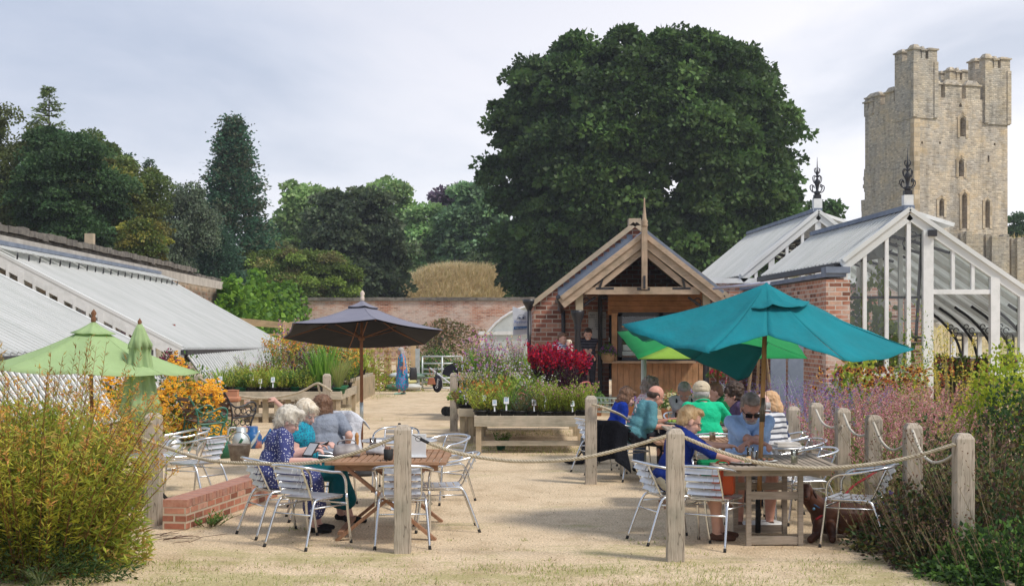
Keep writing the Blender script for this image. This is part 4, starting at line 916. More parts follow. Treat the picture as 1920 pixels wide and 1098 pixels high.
turret(-.10, pxa(1756), -.10, 2.9, cz_(221), tz); turret(pxa(1846), WR+.18, -.12, 2.4, cz_(226), cz_(118)); turret(pxa(1852), WR+.1, WL-2.2, WL+.1, cz_(215), cz_(120)); turret(-.1, 1.5, WL-1.4, WL+.1, cz_(195), cz_(186))
mb2.each('cap_stone', castle_d, t, world=True, uv=True)
# buttress and broken left edge
mb = MB(); random.seed(8)
z = Z0; 
while z < cz_(168):
    d = .25+.5*abs(mnoise.noise(Vector((z*.35, 3, 0))))+(.9 if z < 14 else .45 if z < 17 else 0)+random.uniform(0, .2); cb(mb, .4, 1.8, WL-.05, WL+d, z, z+.35); z += .36
mb.build('broken_masonry', castle_d, t, world=True, uv=True)
# side face shade put into the colour: darker stone skin 3 mm proud
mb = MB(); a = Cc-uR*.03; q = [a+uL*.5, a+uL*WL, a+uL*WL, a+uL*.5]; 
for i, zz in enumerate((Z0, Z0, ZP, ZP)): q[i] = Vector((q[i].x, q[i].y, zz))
mb.poly(q, .02); mb.build('shaded_side_face', castle_d, t, world=True, uv=True)
tr_ = MB(); n = 26; Yr = 118
for i in range(n):
    x0 = XA(1775+i*8, Yr); h = EYE+(HOR-(436+2*math.sin(i*1.3)+1.2*i*.5))*Yr/FPX+.25*mnoise.noise(Vector((i*.9,0,0))); tr_.box((x0+.2, Yr+.3*math.sin(i), (h+4)/2), (.5, 1.0+.3*math.sin(i*2.1), h-4), taper=.93)
tag(tr_.build('ruined_wall', castle_d, loc=(XA(1860, Yr), Yr, 4), uv=True), 'low ruined stone wall below the castle tower behind the glasshouse', 'wall')

# ------------------------------------------------------------ polytunnel, gate, trellis, pergola
t = thing('polytunnel', 'white polytunnel with a curved end behind the nursery plants left of the kiosk', 'polytunnel', (XA(1010, 55), 55, 0), 0)
PT = 55; px_c, rad, hh = XA(1022, PT), XA(1022, PT)-XA(890, PT), EYE+(HOR-570)*PT/FPX
mb = MB(); A = [(px_c-rad*math.cos(a), hh*math.sin(a)**.85) for a in np.linspace(0, math.pi, 25)]
b = len(mb.v)
for dy in (0, 9): mb.v += [Vector((x, PT+dy, z)) for x, z in A]
for i in range(24): mb.face((b+i, b+i+1, b+25+i+1, b+25+i), smooth=True)
poly_m = fabric('polythene', (.70,.74,.73), .4, bs=.5, scale=1.2); mb.build('cover', poly_m, t, world=True)
mb = MB(); mb.poly([(x, PT+.02, z) for x, z in A]); mb.build('end_sheet', poly_m, t, world=True)
mb = MB(); mb.tube([(x, PT-.03, z) for x, z in A], .05, 6); z = EYE+(HOR-624)*PT/FPX; mb.box((px_c-rad*.2, PT-.05, z), (rad*1.5, .06, .14)); mb.build('hoops', mat('tunnel_tube', (.75,.76,.75), rough=.4), t, world=True)
YB_ = 40.0
t = thing('banner', 'white pointed banner with a blue strip hanging beside the kiosk wall', 'banner', W(980, 600, YB_), 0)
mb = MB(); mb.poly([W(961, 574, YB_), W(999, 588, YB_), W(998.5, 626, YB_), W(962, 628, YB_)][::-1], .02); mb.build('cloth', fabric('banner_cloth', (.72,.75,.80), .2), t, world=True)
mb = MB(); mb.poly([W(963.5, 612, YB_-.03), W(992, 611, YB_-.03), W(992, 616, YB_-.03), W(963.5, 617.5, YB_-.03)][::-1], .01); mb.build('blue_strip', mat('banner_blue', (.02,.12,.30)), t, world=True)
bl = mat('logo_blue', (.15,.25,.55)); text('Ryeburn', 'lettering', bl, t, W(977.5, 605.5, YB_-.04), .12); text("Dairy Ice Cream", 'small_lettering', mat('white_ink', (.7,.75,.8)), t, W(977.8, 615.6, YB_-.06), .052)
mb = MB(); mb.tube(smoothcurve([W(978+8*math.cos(a), 597-7.5*math.sin(a), YB_-.05) for a in np.linspace(-.2, 3.3, 9)], 2), .007, 4)
mb.ball(W(974, 595.5, YB_-.05), (.04,.01,.03)); mb.ball(W(981.5, 595, YB_-.05), (.035,.01,.035)); mb.box(W(978, 597.5, YB_-.05), (.18, .01, .015)); mb.build('logo', mat('logo_grey', (.1,.13,.2)), t, world=True)
# metal gate
GY = 46.0; galv = mat('galvanised', (.45,.50,.50), (.55,.6,.6), rough=.45, metal=.6, vs=10)
t = thing('field_gate', 'galvanised tubular steel gate at the end of the gravel path', 'gate', W(792, 735, GY), 0)
mb = MB(); x0, x1 = XA(792, GY), XA(866, GY); zt_, zb_ = EYE+(HOR-668)*GY/FPX, EYE+(HOR-727)*GY/FPX
for k in (0, .22, .40, .55, .68, .82, 1): z = zt_+(zb_-zt_)*k; mb.tube([(x0, GY, z), (x1, GY, z)], .028, 6)
for x in (x0, (x0+x1)/2, x1): mb.tube([(x, GY, zb_), (x, GY, zt_)], .03, 6)
mb.build('rails', galv, t, world=True)
mb = MB(); mb.box((XA(783, GY), GY, 0.68), (.14,.14,1.36)); mb.build('gate_post', galv, t, world=True)
larch = wood('new_softwood', (.55,.40,.24), (.62,.48,.31), 'z')
TY = 48.0
t = thing('trellis_fence', 'pale new timber trellis fence with tall posts behind the left plant benches', 'fence', (XA(700, TY), TY, 0), 0)
tz_ = lambda py: EYE+(HOR-py)*TY/FPX
mb = MB()
for px_ in (548, 580, 620, 640, 699, 727): mb.box((XA(px_, TY), TY, tz_(645)/2), (.13, .13, tz_(645)))
mb.box((XA(775, TY), TY, tz_(640)/2-.05), (.17, .17, tz_(640)+.1)); mb.each('post', larch, t, world=True)
mb = MB()
for px_ in range(700, 776, 11): mb.box((XA(px_, TY), TY-.08, (tz_(652)+tz_(730))/2), (.05, .03, tz_(652)-tz_(730)))
for py in (656, 669, 682, 695, 708): mb.box(((XA(695, TY)+XA(772, TY))/2, TY-.11, tz_(py)), (XA(772, TY)-XA(695, TY), .03, .05))
for i in range(18): mb.box((XA(548+8*i, TY), TY-.1, tz_(655)/2), (.1, .025, tz_(648+2*(i%2))))
mb.build('trellis_slats', larch, t, world=True)
PY = 52.0; pz = lambda py: EYE+(HOR-py)*PY/FPX
t = thing('pergola', 'timber pergola beams beyond the far end of the rear left glasshouse', 'pergola', (XA(500, PY), PY, 0), 0)
mb = MB(); mb.beam(W(440, 599, PY), W(552, 610, PY), .1, .16); mb.beam(W(440, 606, PY+1.5), W(548, 613, PY+1.5), .1, .12); mb.beam(W(470, 626, PY), W(545, 628, PY), .06, .07); mb.beam(W(470, 634, PY), W(545, 636, PY), .06, .07); mb.each('beam', wood('pergola_wood', (.45,.34,.2), (.55,.42,.26), 'x'), t, world=True)
mb = MB(); [mb.box((XA(q, PY), PY+dy, pz(600)/2), (.12,.12,pz(606))) for q in (534, 548) for dy in (0, 1.5)]; mb.each('post', larch, t, world=True)
# ================================================================ PLANTS
def stems(lv, rg, n, base, rad, h, tilt, nl, ll, lw, cols, t0=.15, bend=.12, stemcol=(.16,.14,.05), sw=.006, leafup=.5, tip=None, tipn=0, tiph=.15, tipl=.02, tipw=.02, tipr=.02, shrink=.5, tipdir=.4, stems_=True, hvar=.35, outward=1.0, endcol=None, endt=.85):
    """n leafy stems rising from a disc; optional coloured flower spike at each tip"""
    a = rg.uniform(0, 2*math.pi, n); r = rad*np.sqrt(rg.uniform(0, 1, n))
    B = np.column_stack([np.cos(a)*r, np.sin(a)*r, np.zeros(n)])+np.array(base)
    H_ = h*(1-hvar*rg.uniform(0, 1, n)); th = tilt*(.35+.65*r/max(rad, 1e-6))*outward
    D = unit(np.column_stack([np.cos(a)*th+rg.normal(0, .08, n), np.sin(a)*th+rg.normal(0, .08, n), np.ones(n)]))
    out = np.column_stack([np.cos(a), np.sin(a), -.35*np.ones(n)])
    def at(i, t): return B[i]+D[i]*(H_[i]*t)[:, None]+out[i]*(bend*H_[i]*t*t)[:, None]
    if stems_:
        ids = np.arange(n); K = 3
        sd_ = unit(np.cross(D, rdirs(rg, n)))*sw
        for k in range(K):
            p, q = at(ids, np.full(n, k/K)), at(ids, np.full(n, (k+1)/K)); w1, w2 = sd_*(1-.7*k/K), sd_*(1-.7*(k+1)/K)
            lv.addq(np.stack([p-w1, p+w1, q+w2, q-w2], 1), vary(rg, stemcol, n, .2))
    if nl:
        i = np.repeat(np.arange(n), nl); t = np.tile(np.linspace(t0, 1, nl), n)+rg.uniform(-.02, .02, n*nl); P = at(i, t)
        aa = rg.uniform(0, 6.28, len(i)); LD = unit(np.column_stack([np.cos(aa), np.sin(aa), np.full(len(i), leafup)+rg.normal(0, .2, len(i))])+D[i]*.3)
        Wv = unit(np.cross(LD, [0, 0, 1.])+rg.normal(0, .25, (len(i), 3))); sz = ll*(1-shrink*t)*rg.uniform(.7, 1.25, len(i))
        col = pick(rg, cols, len(i), .25)
        if endcol is not None:
            e = t > endt; col[e] = pick(rg, endcol, e.sum(), .25)
        lv.kites(P, LD, Wv, sz, sz*lw, col)
    if tip is not None and tipn:
        i = np.repeat(np.arange(n), tipn); t = 1-rg.uniform(0, 1, len(i))*tiph/H_[i]; P = at(i, t)+rg.normal(0, tipr, (len(i), 3))*np.array([1, 1, .5])
        LD = unit(rdirs(rg, len(i))+np.array([0, 0, tipdir])); lv.kites(P, LD, perp(rg, LD), tipl*rg.uniform(.7, 1.3, len(i)), tipw, pick(rg, tip, len(i), .2), mid=.5)
    return lv
def bush(lv, rg, n, c, r, cols, ll=.04, lw=.6, shell=.35, patches=0):
    d = rdirs(rg, n); d[:, 2] = np.abs(d[:, 2])*1.0-.15*rg.uniform(0, 1, n); rr = (1-shell*rg.uniform(0, 1, n)**1.5)[:, None]
    k = 1+.16*np.sin(d[:, :1]*5+1.3)+.12*np.sin(d[:, 1:2]*7+.4)+.1*np.sin(d[:, 2:3]*9)
    P = np.array(c)+d*np.array(r)*rr*k; D = unit(d+rdirs(rg, n)*.9); sz = ll*rg.uniform(.6, 1.3, n)
    cc = pick(rg, cols, n, .25); lv.kites(P, D, perp(rg, D), sz, sz*lw, cc); return lv
def daisies(lv, rg, P, N, r, petal, eye=None, np_=7, eyer=.25):
    n = len(P); u = perp(rg, N); v = np.cross(N, u)
    for k in range(np_):
        a = 2*math.pi*k/np_+rg.uniform(-.15, .15, (n, 1)); D = unit(u*np.cos(a)+v*np.sin(a)-N*.12); Wv = np.cross(N, D); lv.kites(P, D, Wv, r*rg.uniform(.8, 1.1, n), r*.62, pick(rg, petal, n, .12), mid=.6)
    if eye is not None:
        for k in range(2): a = k*math.pi/4; D = u*math.cos(a)+v*math.sin(a); Wv = np.cross(N, D); lv.kites(P-D*r*eyer+N*r*.12, D, Wv, 2*r*eyer, 1.6*r*eyer, pick(rg, [eye], n, .15), mid=.5)
    return lv
LIME = [(.36,.47,.05), (.44,.52,.08), (.28,.40,.05)]; GREEN = [(.11,.23,.04), (.15,.28,.05), (.08,.17,.035)]; DARKG = [(.035,.08,.02), (.05,.10,.03)]
YELG = [(.48,.50,.08), (.54,.52,.09), (.38,.44,.07)]; PURP = [(.05,.012,.03), (.08,.02,.045), (.035,.01,.02)]; ORNG = [(.55,.18,.03), (.5,.25,.05), (.35,.1,.03)]
BLUEG = [(.10,.20,.13), (.14,.25,.17)]; PINK = [(.65,.18,.38), (.55,.12,.35), (.7,.35,.5)]; RED = [(.50,.006,.03), (.40,.01,.05), (.62,.015,.035), (.38,.015,.10)]; VIO = [(.28,.16,.55), (.35,.22,.6), (.2,.12,.42)]
def g_leafy(lv, rg, h=.32, r=.12, cols=LIME, ll=.075, lw=.5, n=16, **k): return stems(lv, rg, n, (0,0,0), r*.6, h, .5, 13, ll, lw, cols, t0=.1, **k)
def g_grass(lv, rg, h=.5, cols=GREEN, n=90, w=.010, spread=.35, bend=.5, r=.05):
    a = rg.uniform(0, 6.28, n); q = rg.uniform(0, r, n); D = unit(np.column_stack([np.cos(a)*spread*rg.uniform(.2, 1.2, n), np.sin(a)*spread*rg.uniform(.2, 1.2, n), np.ones(n)]))
    return lv.blades(np.column_stack([np.cos(a)*q, np.sin(a)*q, np.zeros(n)]), D, h*rg.uniform(.6, 1.1, n), w, pick(rg, cols, n, .25), bend=bend, seg=4)
pot_black = mat('black_pot', (.014,.014,.014), (.03,.03,.03), rough=.5, vs=20); pot_green = mat('green_pot', (.01,.12,.05), (.02,.16,.07), rough=.5, vs=20)
terracotta = mat('terracotta', (.50,.22,.12), (.42,.20,.12), rough=.85, vs=7, bs=.2)
labelm = mat('plant_label_card', (.75,.77,.78), (.68,.72,.78), rough=.6, vs=30)
labelprint = mat('label_print', (.25,.40,.55), (.5,.6,.65), rough=.7, vs=60)
def pot(r, h, m, parent, wide=1.15):
    mb = MB(); mb.lathe([(r*.78, 0), (r, h*.85), (r*wide, h*.85), (r*wide, h), (r*.95, h), (r*.9, h*.9), (0.001, h*.88)], n=14)
    return mb.build('pot', m, parent)
def card(parent, x, z, s=.055, rz=0, y=-.12):
    mb = MB(); M = Matrix.Rotation(rz, 3, 'Z') @ Matrix.Rotation(-.2, 3, 'X'); c = Vector((x, y, z)); mb.box(c, (s, .002, s*1.35), M); mb.box(c+Vector((0,.003,-s*1.2)), (s*.3, .002, s*1.6), M); o = mb.build('plant_label', labelm, parent)
    q = MB(); q.box(c+M @ Vector((0,-.0025,.008)), (s*.62, .001, s*.7), M); q.build('print', labelprint, o); return o
PROTO = {}
def potted(kind, seed):
    """one potted plant at the world origin; copies are made from it"""
    rg = np.random.default_rng(seed); lv = Leaves(); base = .10; hid = thing('potted_plant', kind, 'potted plant', (0, -60, 0), 0)
    if kind == 'lime':   g_leafy(lv, rg, .34, .16, LIME+YELG, .075, .55, 22)
    elif kind == 'fern': g_leafy(lv, rg, .30, .17, YELG+LIME, .06, .4, 26)
    elif kind == 'orange': g_leafy(lv, rg, .42, .13, LIME+YELG+[(.30,.30,.05)], .08, .42, 20, endcol=ORNG, endt=.8)
    elif kind == 'iris': g_grass(lv, rg, .42, [(.26,.40,.05), (.38,.50,.08), (.18,.34,.05)], 34, .024, .38, .35)
    elif kind == 'rosemary': stems(lv, rg, 46, (0,0,0), .07, .40, .75, 34, .032, .22, BLUEG, t0=.1, hvar=.5)
    elif kind == 'green': g_leafy(lv, rg, .30, .15, GREEN+[(.14,.24,.04)], .07, .6, 20)
    elif kind == 'upright': stems(lv, rg, 40, (0,0,0), .09, .40, .25, 20, .065, .22, [(.34,.44,.05), (.26,.38,.04), (.42,.48,.08)], t0=.05, tip=PINK+LIME+LIME, tipn=4, tiph=.06, tipl=.020, tipw=.02, tipr=.012, hvar=.3)
    elif kind == 'purple': g_leafy(lv, rg, .62, .15, PURP+[(.10,.12,.04), (.13,.03,.05)], .10, .6, 16)
    elif kind == 'tallgrass': g_grass(lv, rg, .78, [(.17,.36,.05), (.25,.45,.07), (.12,.28,.04)], 90, .018, .28, .35)
    elif kind == 'fountain': g_grass(lv, rg, .62, [(.34,.40,.12), (.42,.42,.18), (.28,.36,.08)], 220, .006, .35, .4)
    elif kind == 'bedding':
        bush(lv, rg, 420, (0,0,.03), (.15,.15,.13), GREEN+LIME, .04, .6); 
        d = rdirs(rg, 34); d[:, 2] = np.abs(d[:, 2]); daisies(lv, rg, d*np.array([.155,.155,.15])+np.array([0,0,.04]), d, .022, VIO+[(.6,.5,.75)], np_=5)
    elif kind == 'redmix':
        bush(lv, rg, 420, (0,0,.05), (.16,.16,.18), GREEN+[(.2,.1,.05)], .05, .6)
        d = rdirs(rg, 40); d[:, 2] = np.abs(d[:, 2]); daisies(lv, rg, d*np.array([.17,.17,.2])+np.array([0,0,.05]), d, .024, [(.7,.12,.06), (.6,.2,.3), (.75,.3,.2), (.5,.1,.3)], np_=5)
    elif kind == 'lilac':
        stems(lv, rg, 26, (0,0,0), .12, .46, .5, 14, .06, .4, GREEN+LIME, tip=[(.45,.35,.62), (.72,.70,.78), (.6,.3,.5)], tipn=3, tiph=.12, tipl=.022, tipw=.022, tipr=.018)
    elif kind == 'hosta': g_leafy(lv, rg, .34, .2, [(.34,.46,.07), (.42,.52,.10), (.24,.36,.06)], .17, .42, 15)
    elif kind == 'bronze': g_leafy(lv, rg, .28, .13, [(.28,.10,.05), (.34,.16,.08), (.2,.2,.05)], .05, .5, 24)
    elif kind == 'foxtail': stems(lv, rg, 16, (0,0,0), .10, .95, .16, 22, .08, .3, GREEN+[(.15,.2,.05)], tip=[(.55,.16,.42), (.65,.3,.5), (.8,.6,.3), (.5,.3,.6)], tipn=16, tiph=.3, tipl=.03, tipw=.03, tipr=.022)
    elif kind == 'flame': stems(lv, rg, 20, (0,0,0), .12, .8, .2, 22, .09, .3, LIME+GREEN, tip=[(.8,.4,.04), (.75,.25,.05), (.8,.6,.1)], tipn=14, tiph=.22, tipl=.032, tipw=.03, tipr=.03)
    elif kind == 'white': stems(lv, rg, 22, (0,0,0), .12, .55, .4, 16, .06, .45, GREEN+LIME, tip=[(.75,.78,.72), (.7,.6,.7)], tipn=7, tiph=.1, tipl=.022, tipw=.022, tipr=.02)
    elif kind == 'canna':
        stems(lv, rg, 26, (0,0,0), .17, 1.22, .13, 34, .17, .20, PURP+[(.06,.02,.04)], t0=.06, bend=.05, tip=RED, tipn=30, tiph=.26, tipl=.055, tipw=.045, tipr=.035, leafup=.9, sw=.010, stemcol=(.05,.015,.03), hvar=.22)
    o = lv.build('foliage', hid)
    o.location = (0, 0, base*.85); pr = .085 if kind not in ('canna', 'tallgrass', 'fountain') else .13
    pot(pr, base, pot_green if kind in ('fountain', 'green') else pot_black, hid)
    return hid
def place(kind, p, label, group, sc=1.0, rz=None, lab=False):
    key = (kind, lab)
    if key not in PROTO:
        o = potted(kind, len(PROTO)*7+5)
        if lab: card(o, .02, .22, .06, .2)
        PROTO[key] = o; o['used'] = 0
    o = PROTO[key]; rz = random.uniform(0, 6.28) if rz is None else rz
    if not o['used']:
        o['used'] = 1; o.location = p; o.rotation_euler = (0, 0, rz); o.scale = (sc,)*3; tag(o, label, 'potted plant', group); return o
    return dup(o, p, rz, label, group, sc)
KD = {'lime': 'lime green plant', 'fern': 'ferny lime plant', 'orange': 'orange tipped lime plant', 'iris': 'strap leaved plant', 'rosemary': 'grey needle leaved plant', 'green': 'mid green leafy plant',
  'upright': 'pink tipped lime plant', 'purple': 'dark purple leaved plant', 'tallgrass': 'tall bright green grass', 'fountain': 'pale fountain grass', 'bedding': 'low violet bedding plant', 'redmix': 'red flowered plant', 'lilac': 'lilac spiked perennial', 'hosta': 'broad pale leaved plant', 'bronze': 'small bronze leaved plant', 'foxtail': 'pink spiked plant', 'flame': 'orange plumed plant', 'white': 'white flowered plant', 'canna': 'scarlet lobelia with near black leaves'}
ORD = ['first', 'second', 'third', 'fourth', 'fifth', 'sixth', 'seventh', 'eighth', 'ninth', 'tenth', 'eleventh', 'twelfth', 'thirteenth', 'fourteenth', 'fifteenth', 'sixteenth', 'seventeenth', 'eighteenth']
random.seed(4)
# ---- benches
bw_ = wood('bench_wood', (.43,.38,.30), (.54,.49,.40), 'x'); bwy = wood('bench_wood_long', (.43,.38,.30), (.54,.49,.40), 'y'); bwz = wood('bench_leg_wood', (.40,.33,.23), (.50,.42,.30), 'z')
def bench(label, x0, x1, y0, y1, z, board=.16, legs=None, slats=None, sideslats=None, rows=3):
    t = thing('plant_bench', label, 'staging table', ((x0+x1)/2, y0, 0), 0, 'timber plant benches of the nursery')
    mb = MB(); mb.box(((x0+x1)/2, y0, z-board/2), (x1-x0, .04, board)); mb.build('front_board', bw_, t, world=True, bevel=.004)
    mb = MB(); mb.box(((x0+x1)/2, y1, z-board/2), (x1-x0, .04, board)); mb.build('back_board', bw_, t, world=True)
    mb = MB(); [mb.box((x, (y0+y1)/2, z-board/2+.002), (.035, y1-y0-.045, board)) for x in (x0+.02, x1-.02)]; mb.each('side_board', bwy, t, world=True)
    mb = MB(); n = max(3, int((y1-y0)/.22))
    for i in range(n): mb.box(((x0+x1)/2, y0+.02+(y1-y0-.04)*(i+.5)/n, z-board+.02), (x1-x0-.08, (y1-y0)/n*.75, .025))
    mb.build('slatted_top', bw_, t, world=True)
    mb = MB(); nx = legs or max(2, int((x1-x0)/1.3)+1); ny = max(2, int((y1-y0)/1.6)+1)
    for i in range(nx):
        for j in range(ny): mb.box((x0+.07+(x1-x0-.14)*i/(nx-1), y0+.06+(y1-y0-.12)*j/(ny-1), (z-board)/2), (.085, .085, z-board))
    mb.each('leg', bwz, t, world=True)
    mb = MB(); mb.box(((x0+x1)/2, y0+.12, .16), (x1-x0-.2, .035, .08)); mb.box(((x0+x1)/2, y1-.12, .2), (x1-x0-.2, .035, .08)); mb.each('stretcher', bw_, t, world=True)
    if slats:
        mb = MB(); n = int((x1-x0)/slats)
        for i in range(n): mb.box((x0+(x1-x0)*(i+.5)/n+random.uniform(-.02, .02), y0+.10+.05*(i%2), (z-board)/2), (slats*random.uniform(.45, .8), .03, z-board))
        mb.build('under_slats', bwz, t, world=True)
    if sideslats:
        mb = MB(); n = int((y1-y0)/sideslats)
        for i in range(n): mb.box((x1+.04, y0+(y1-y0)*(i+.5)/n, (z-board)/2+.04), (.05, sideslats*random.uniform(.5, .75), z-board+.08))
        mb.build('side_slats', bwz, t, world=True)
    return t
ZB = .60
bench('weathered nursery bench with a deep front board standing left of the black rucksack', -.60, 1.24, 22.5, 28.2, ZB, .17)
bench('narrow nursery bench end just behind the left corner of the front right bench', -.93, -.645, 24.6, 28.0, ZB, .14)
bench('raised rear nursery bench in front of the polytunnel and kiosk corner', -1.16, .42, 30.6, 32.6, 1.05, .17)
bench('long nursery bench behind the cast iron seats with slats under its front', -6.35, -3.6, 30.0, 33.0, .66, .17, slats=.24)
bench('nursery bench end on running back along the path behind the grey parasol', -6.6, -4.25, 36.6, 43.5, .66, .14, sideslats=.30)
def row(kinds, x0, x1, y, z, where, group, labs=(), jit=.03, sc=(.9, 1.1)):
    n = len(kinds)
    for i, k in enumerate(kinds):
        x = x0+(x1-x0)*(i/(n-1) if n > 1 else .5)
        place(k, (x+random.uniform(-jit, jit), y+random.uniform(-jit, jit)*2, z-.055), f'{KD[k]}, {ORD[i]} from left of {where}', group, 1.22*random.uniform(*sc), lab=(i in labs), rz=random.uniform(-.4, .4) if i in labs else None)
gr = 'potted plants on the right nursery bench'
row(['orange', 'orange', 'iris', 'rosemary', 'bronze', 'upright', 'upright', 'upright', 'upright'], -.48, 1.14, 22.75, ZB, 'right bench front row', gr, (1, 2, 4, 7))
row(['fern', 'orange', 'fern', 'redmix', 'green', 'upright', 'upright', 'lime', 'upright'], -.48, 1.14, 23.4, ZB, 'right bench second row', gr, (0, 3, 5))
row(['orange', 'hosta', 'hosta', 'redmix', 'white'], -.45, .45, 24.2, ZB, 'right bench third row', gr, (1, 4), sc=(1, 1.2))
row(['lilac', 'redmix', 'hosta', 'hosta'], -.45, .40, 25.1, ZB, 'right bench fourth row', gr, (2,), sc=(1.2, 1.45))
row(['foxtail', 'lilac', 'redmix', 'lilac', 'hosta'], -.5, .5, 26.2, ZB, 'right bench fifth row', gr, sc=(.9, 1.3))
row(['lilac', 'redmix', 'lilac', 'redmix', 'lilac', 'hosta'], -.5, .9, 27.4, ZB, 'right bench back row', gr, sc=(1.2, 1.5))
for i, (x, y) in enumerate(((.58, 25.3), (.84, 25.0), (1.08, 25.5))): place('canna', (x, y, ZB-.12), f'scarlet lobelia with near black leaves, {["left", "middle", "right"][i]} one of the three on the bench', 'scarlet lobelias on the right nursery bench', (1.0, .95, .9)[i])
row(['bronze', 'bedding'], -.86, -.72, 24.8, ZB, 'the front of the narrow bench end', gr, (0,))
row(['bedding', 'bedding'], -.88, -.70, 25.6, ZB, 'the middle of the narrow bench end', gr, sc=(1.1, 1.2)); row(['bedding', 'lilac'], -.88, -.70, 26.6, ZB, 'the back of the narrow bench end', gr, sc=(1, 1.1))
gr = 'potted plants on the raised rear bench'
row(['white', 'tallgrass', 'white', 'green', 'lilac', 'foxtail', 'iris'], -1.05, .32, 30.9, 1.05, 'raised rear bench front row', gr, (0, 4), sc=(.65, .8))
row(['fern', 'white', 'foxtail', 'fern', 'iris', 'white', 'tallgrass'], -1.0, .32, 31.6, 1.05, 'raised rear bench middle row', gr, sc=(.6, .78))
row(['foxtail', 'lime', 'green', 'white', 'foxtail', 'fern'], -1.0, .3, 32.3, 1.05, 'raised rear bench back row', gr, sc=(.6, .75))
gr = 'potted plants on the left nursery bench'
row(['iris', 'fern', 'green', 'fern', 'lime', 'iris', 'lime', 'green', 'fern', 'tallgrass', 'tallgrass', 'fountain'], -6.2, -3.72, 30.25, .66, 'left bench front row', gr, (0, 4, 5), sc=(1.0, 1.2))
row(['lime', 'fern', 'lime', 'fern', 'lime', 'fern', 'iris', 'green', 'lime', 'tallgrass', 'fountain'], -6.2, -3.75, 30.9, .66, 'left bench second row', gr, (2, 9), sc=(1.0, 1.25))
row(['fern', 'lime', 'orange', 'lime', 'bronze', 'lilac', 'purple', 'hosta', 'purple', 'flame'], -6.2, -3.8, 31.6, .66, 'left bench third row', gr, (1,), sc=(1.0, 1.2))
row(['lime', 'white', 'orange', 'lilac', 'orange', 'redmix', 'purple', 'purple', 'flame'], -6.2, -3.8, 32.3, .66, 'left bench back row', gr, sc=(1.1, 1.4))
gr = 'potted plants on the bench beside the path'
for j, y in enumerate((36.9, 38.3, 39.7, 41.1, 42.6)):
    kk = [['white', 'flame', 'green', 'lilac', 'green'], ['flame', 'foxtail', 'redmix', 'white', 'fern'], ['purple', 'flame', 'white', 'lime', 'green'], ['foxtail', 'flame', 'lime', 'orange', 'hosta'], ['flame', 'foxtail', 'flame', 'white', 'lime']][j]
    row(kk, -6.3, -4.5, y, .66, f'the {["nearest", "second nearest", "middle", "second farthest", "farthest"][j]} row beside path', gr, (3,), sc=(1.15, 1.5))
place('green', (-.18, 23.2, 0), 'small dark leafy plant in a pot on the grass under the right bench', None, .9)
# ---- one-off garden plants
def gplant(name, label, cat, lv, loc, group=None):
    o = lv.build(name, None, loc=None); o.location = loc; tag(o, label, cat, group); return o
def clump(name, label, cat, px, Y, fn, seed, group=None, z=0):
    rg = np.random.default_rng(seed); lv = Leaves(); fn(lv, rg); return gplant(name, label, cat, lv, (XA(px, Y), Y, z), group)
# foreground shrub, bottom left
GR = 'tall leafy clumps in the bottom left corner'
def solidago(n, h, r):
    def f(lv, rg): stems(lv, rg, n, (0,0,0), r, h, .46, 66, .105, .19, [(.42,.45,.05), (.50,.50,.06), (.28,.36,.045), (.54,.48,.07)], t0=.12, bend=.15, stemcol=(.20,.09,.04), sw=.005, leafup=.12, hvar=.55, endcol=[(.58,.34,.10), (.55,.42,.09), (.60,.30,.11), (.45,.44,.08)], endt=.88, shrink=.35, tip=[(.62,.30,.08), (.75,.48,.06), (.55,.26,.1)], tipn=12, tiph=.09, tipl=.026, tipw=.014, tipr=.014)
    return f
def solbody(r, h, n):
    def f(lv, rg):
        d = rdirs(rg, n); d[:, 2] = np.abs(d[:, 2]); P = d*np.array([r, r*.8, h])*rg.uniform(.45, 1.0, (n, 1)); D = unit(d*.7+np.array([0, 0, .1])+rdirs(rg, n)*.8); sz = rg.uniform(.06, .11, n); lv.kites(P, D, perp(rg, D), sz, sz*.2, pick(rg, [(.30,.38,.05), (.38,.43,.06), (.22,.30,.04), (.42,.38,.07), (.46,.30,.09)], n, .25))
    return f
clump('leafy_clump', 'inner leafy mass of the bottom left corner planting, lowest and densest', 'plant', 52, 11.75, solbody(1.0, 1.36, 30000), 40, GR)
clump('leafy_clump', 'big yellow green clump with reddish stem tips filling the bottom left corner', 'plant', 66, 11.5, solidago(240, 1.82, .52), 41, GR)
clump('leafy_clump', 'leafy clump whose shoots reach out to the tall rope post at left', 'plant', 140, 12.3, solidago(90, 1.25, .26), 42, GR)
clump('leafy_clump', 'leafy clump cut off by the left edge of the photo', 'plant', -10, 11.9, solidago(180, 1.75, .55), 43, GR)
clump('leafy_clump', 'tall wispy shoots standing above the rest of the left corner planting', 'plant', 60, 12.4, lambda lv, rg: stems(lv, rg, 26, (0,0,0), .55, 2.0, .14, 80, .125, .16, [(.27,.32,.05), (.34,.36,.06)], t0=.25, bend=.05, stemcol=(.3,.14,.06), sw=.006, hvar=.25, endcol=[(.38,.24,.08), (.3,.26,.06)], endt=.85), 44, GR)
clump('grass_tuft', 'pale striped grass tuft at the foot of the bottom left clump', 'plant', 75, 10.9, lambda lv, rg: g_grass(lv, rg, .34, [(.3,.36,.2), (.2,.28,.1)], 60, .012, .7, .7), 45)
clump('low_shrub', 'dark low shrub at the base of the left corner planting', 'shrub', 60, 11.1, lambda lv, rg: bush(lv, rg, 3500, (0,0,0), (.75,.35,.42), DARKG+[(.08,.10,.02)], .05, .3), 46)
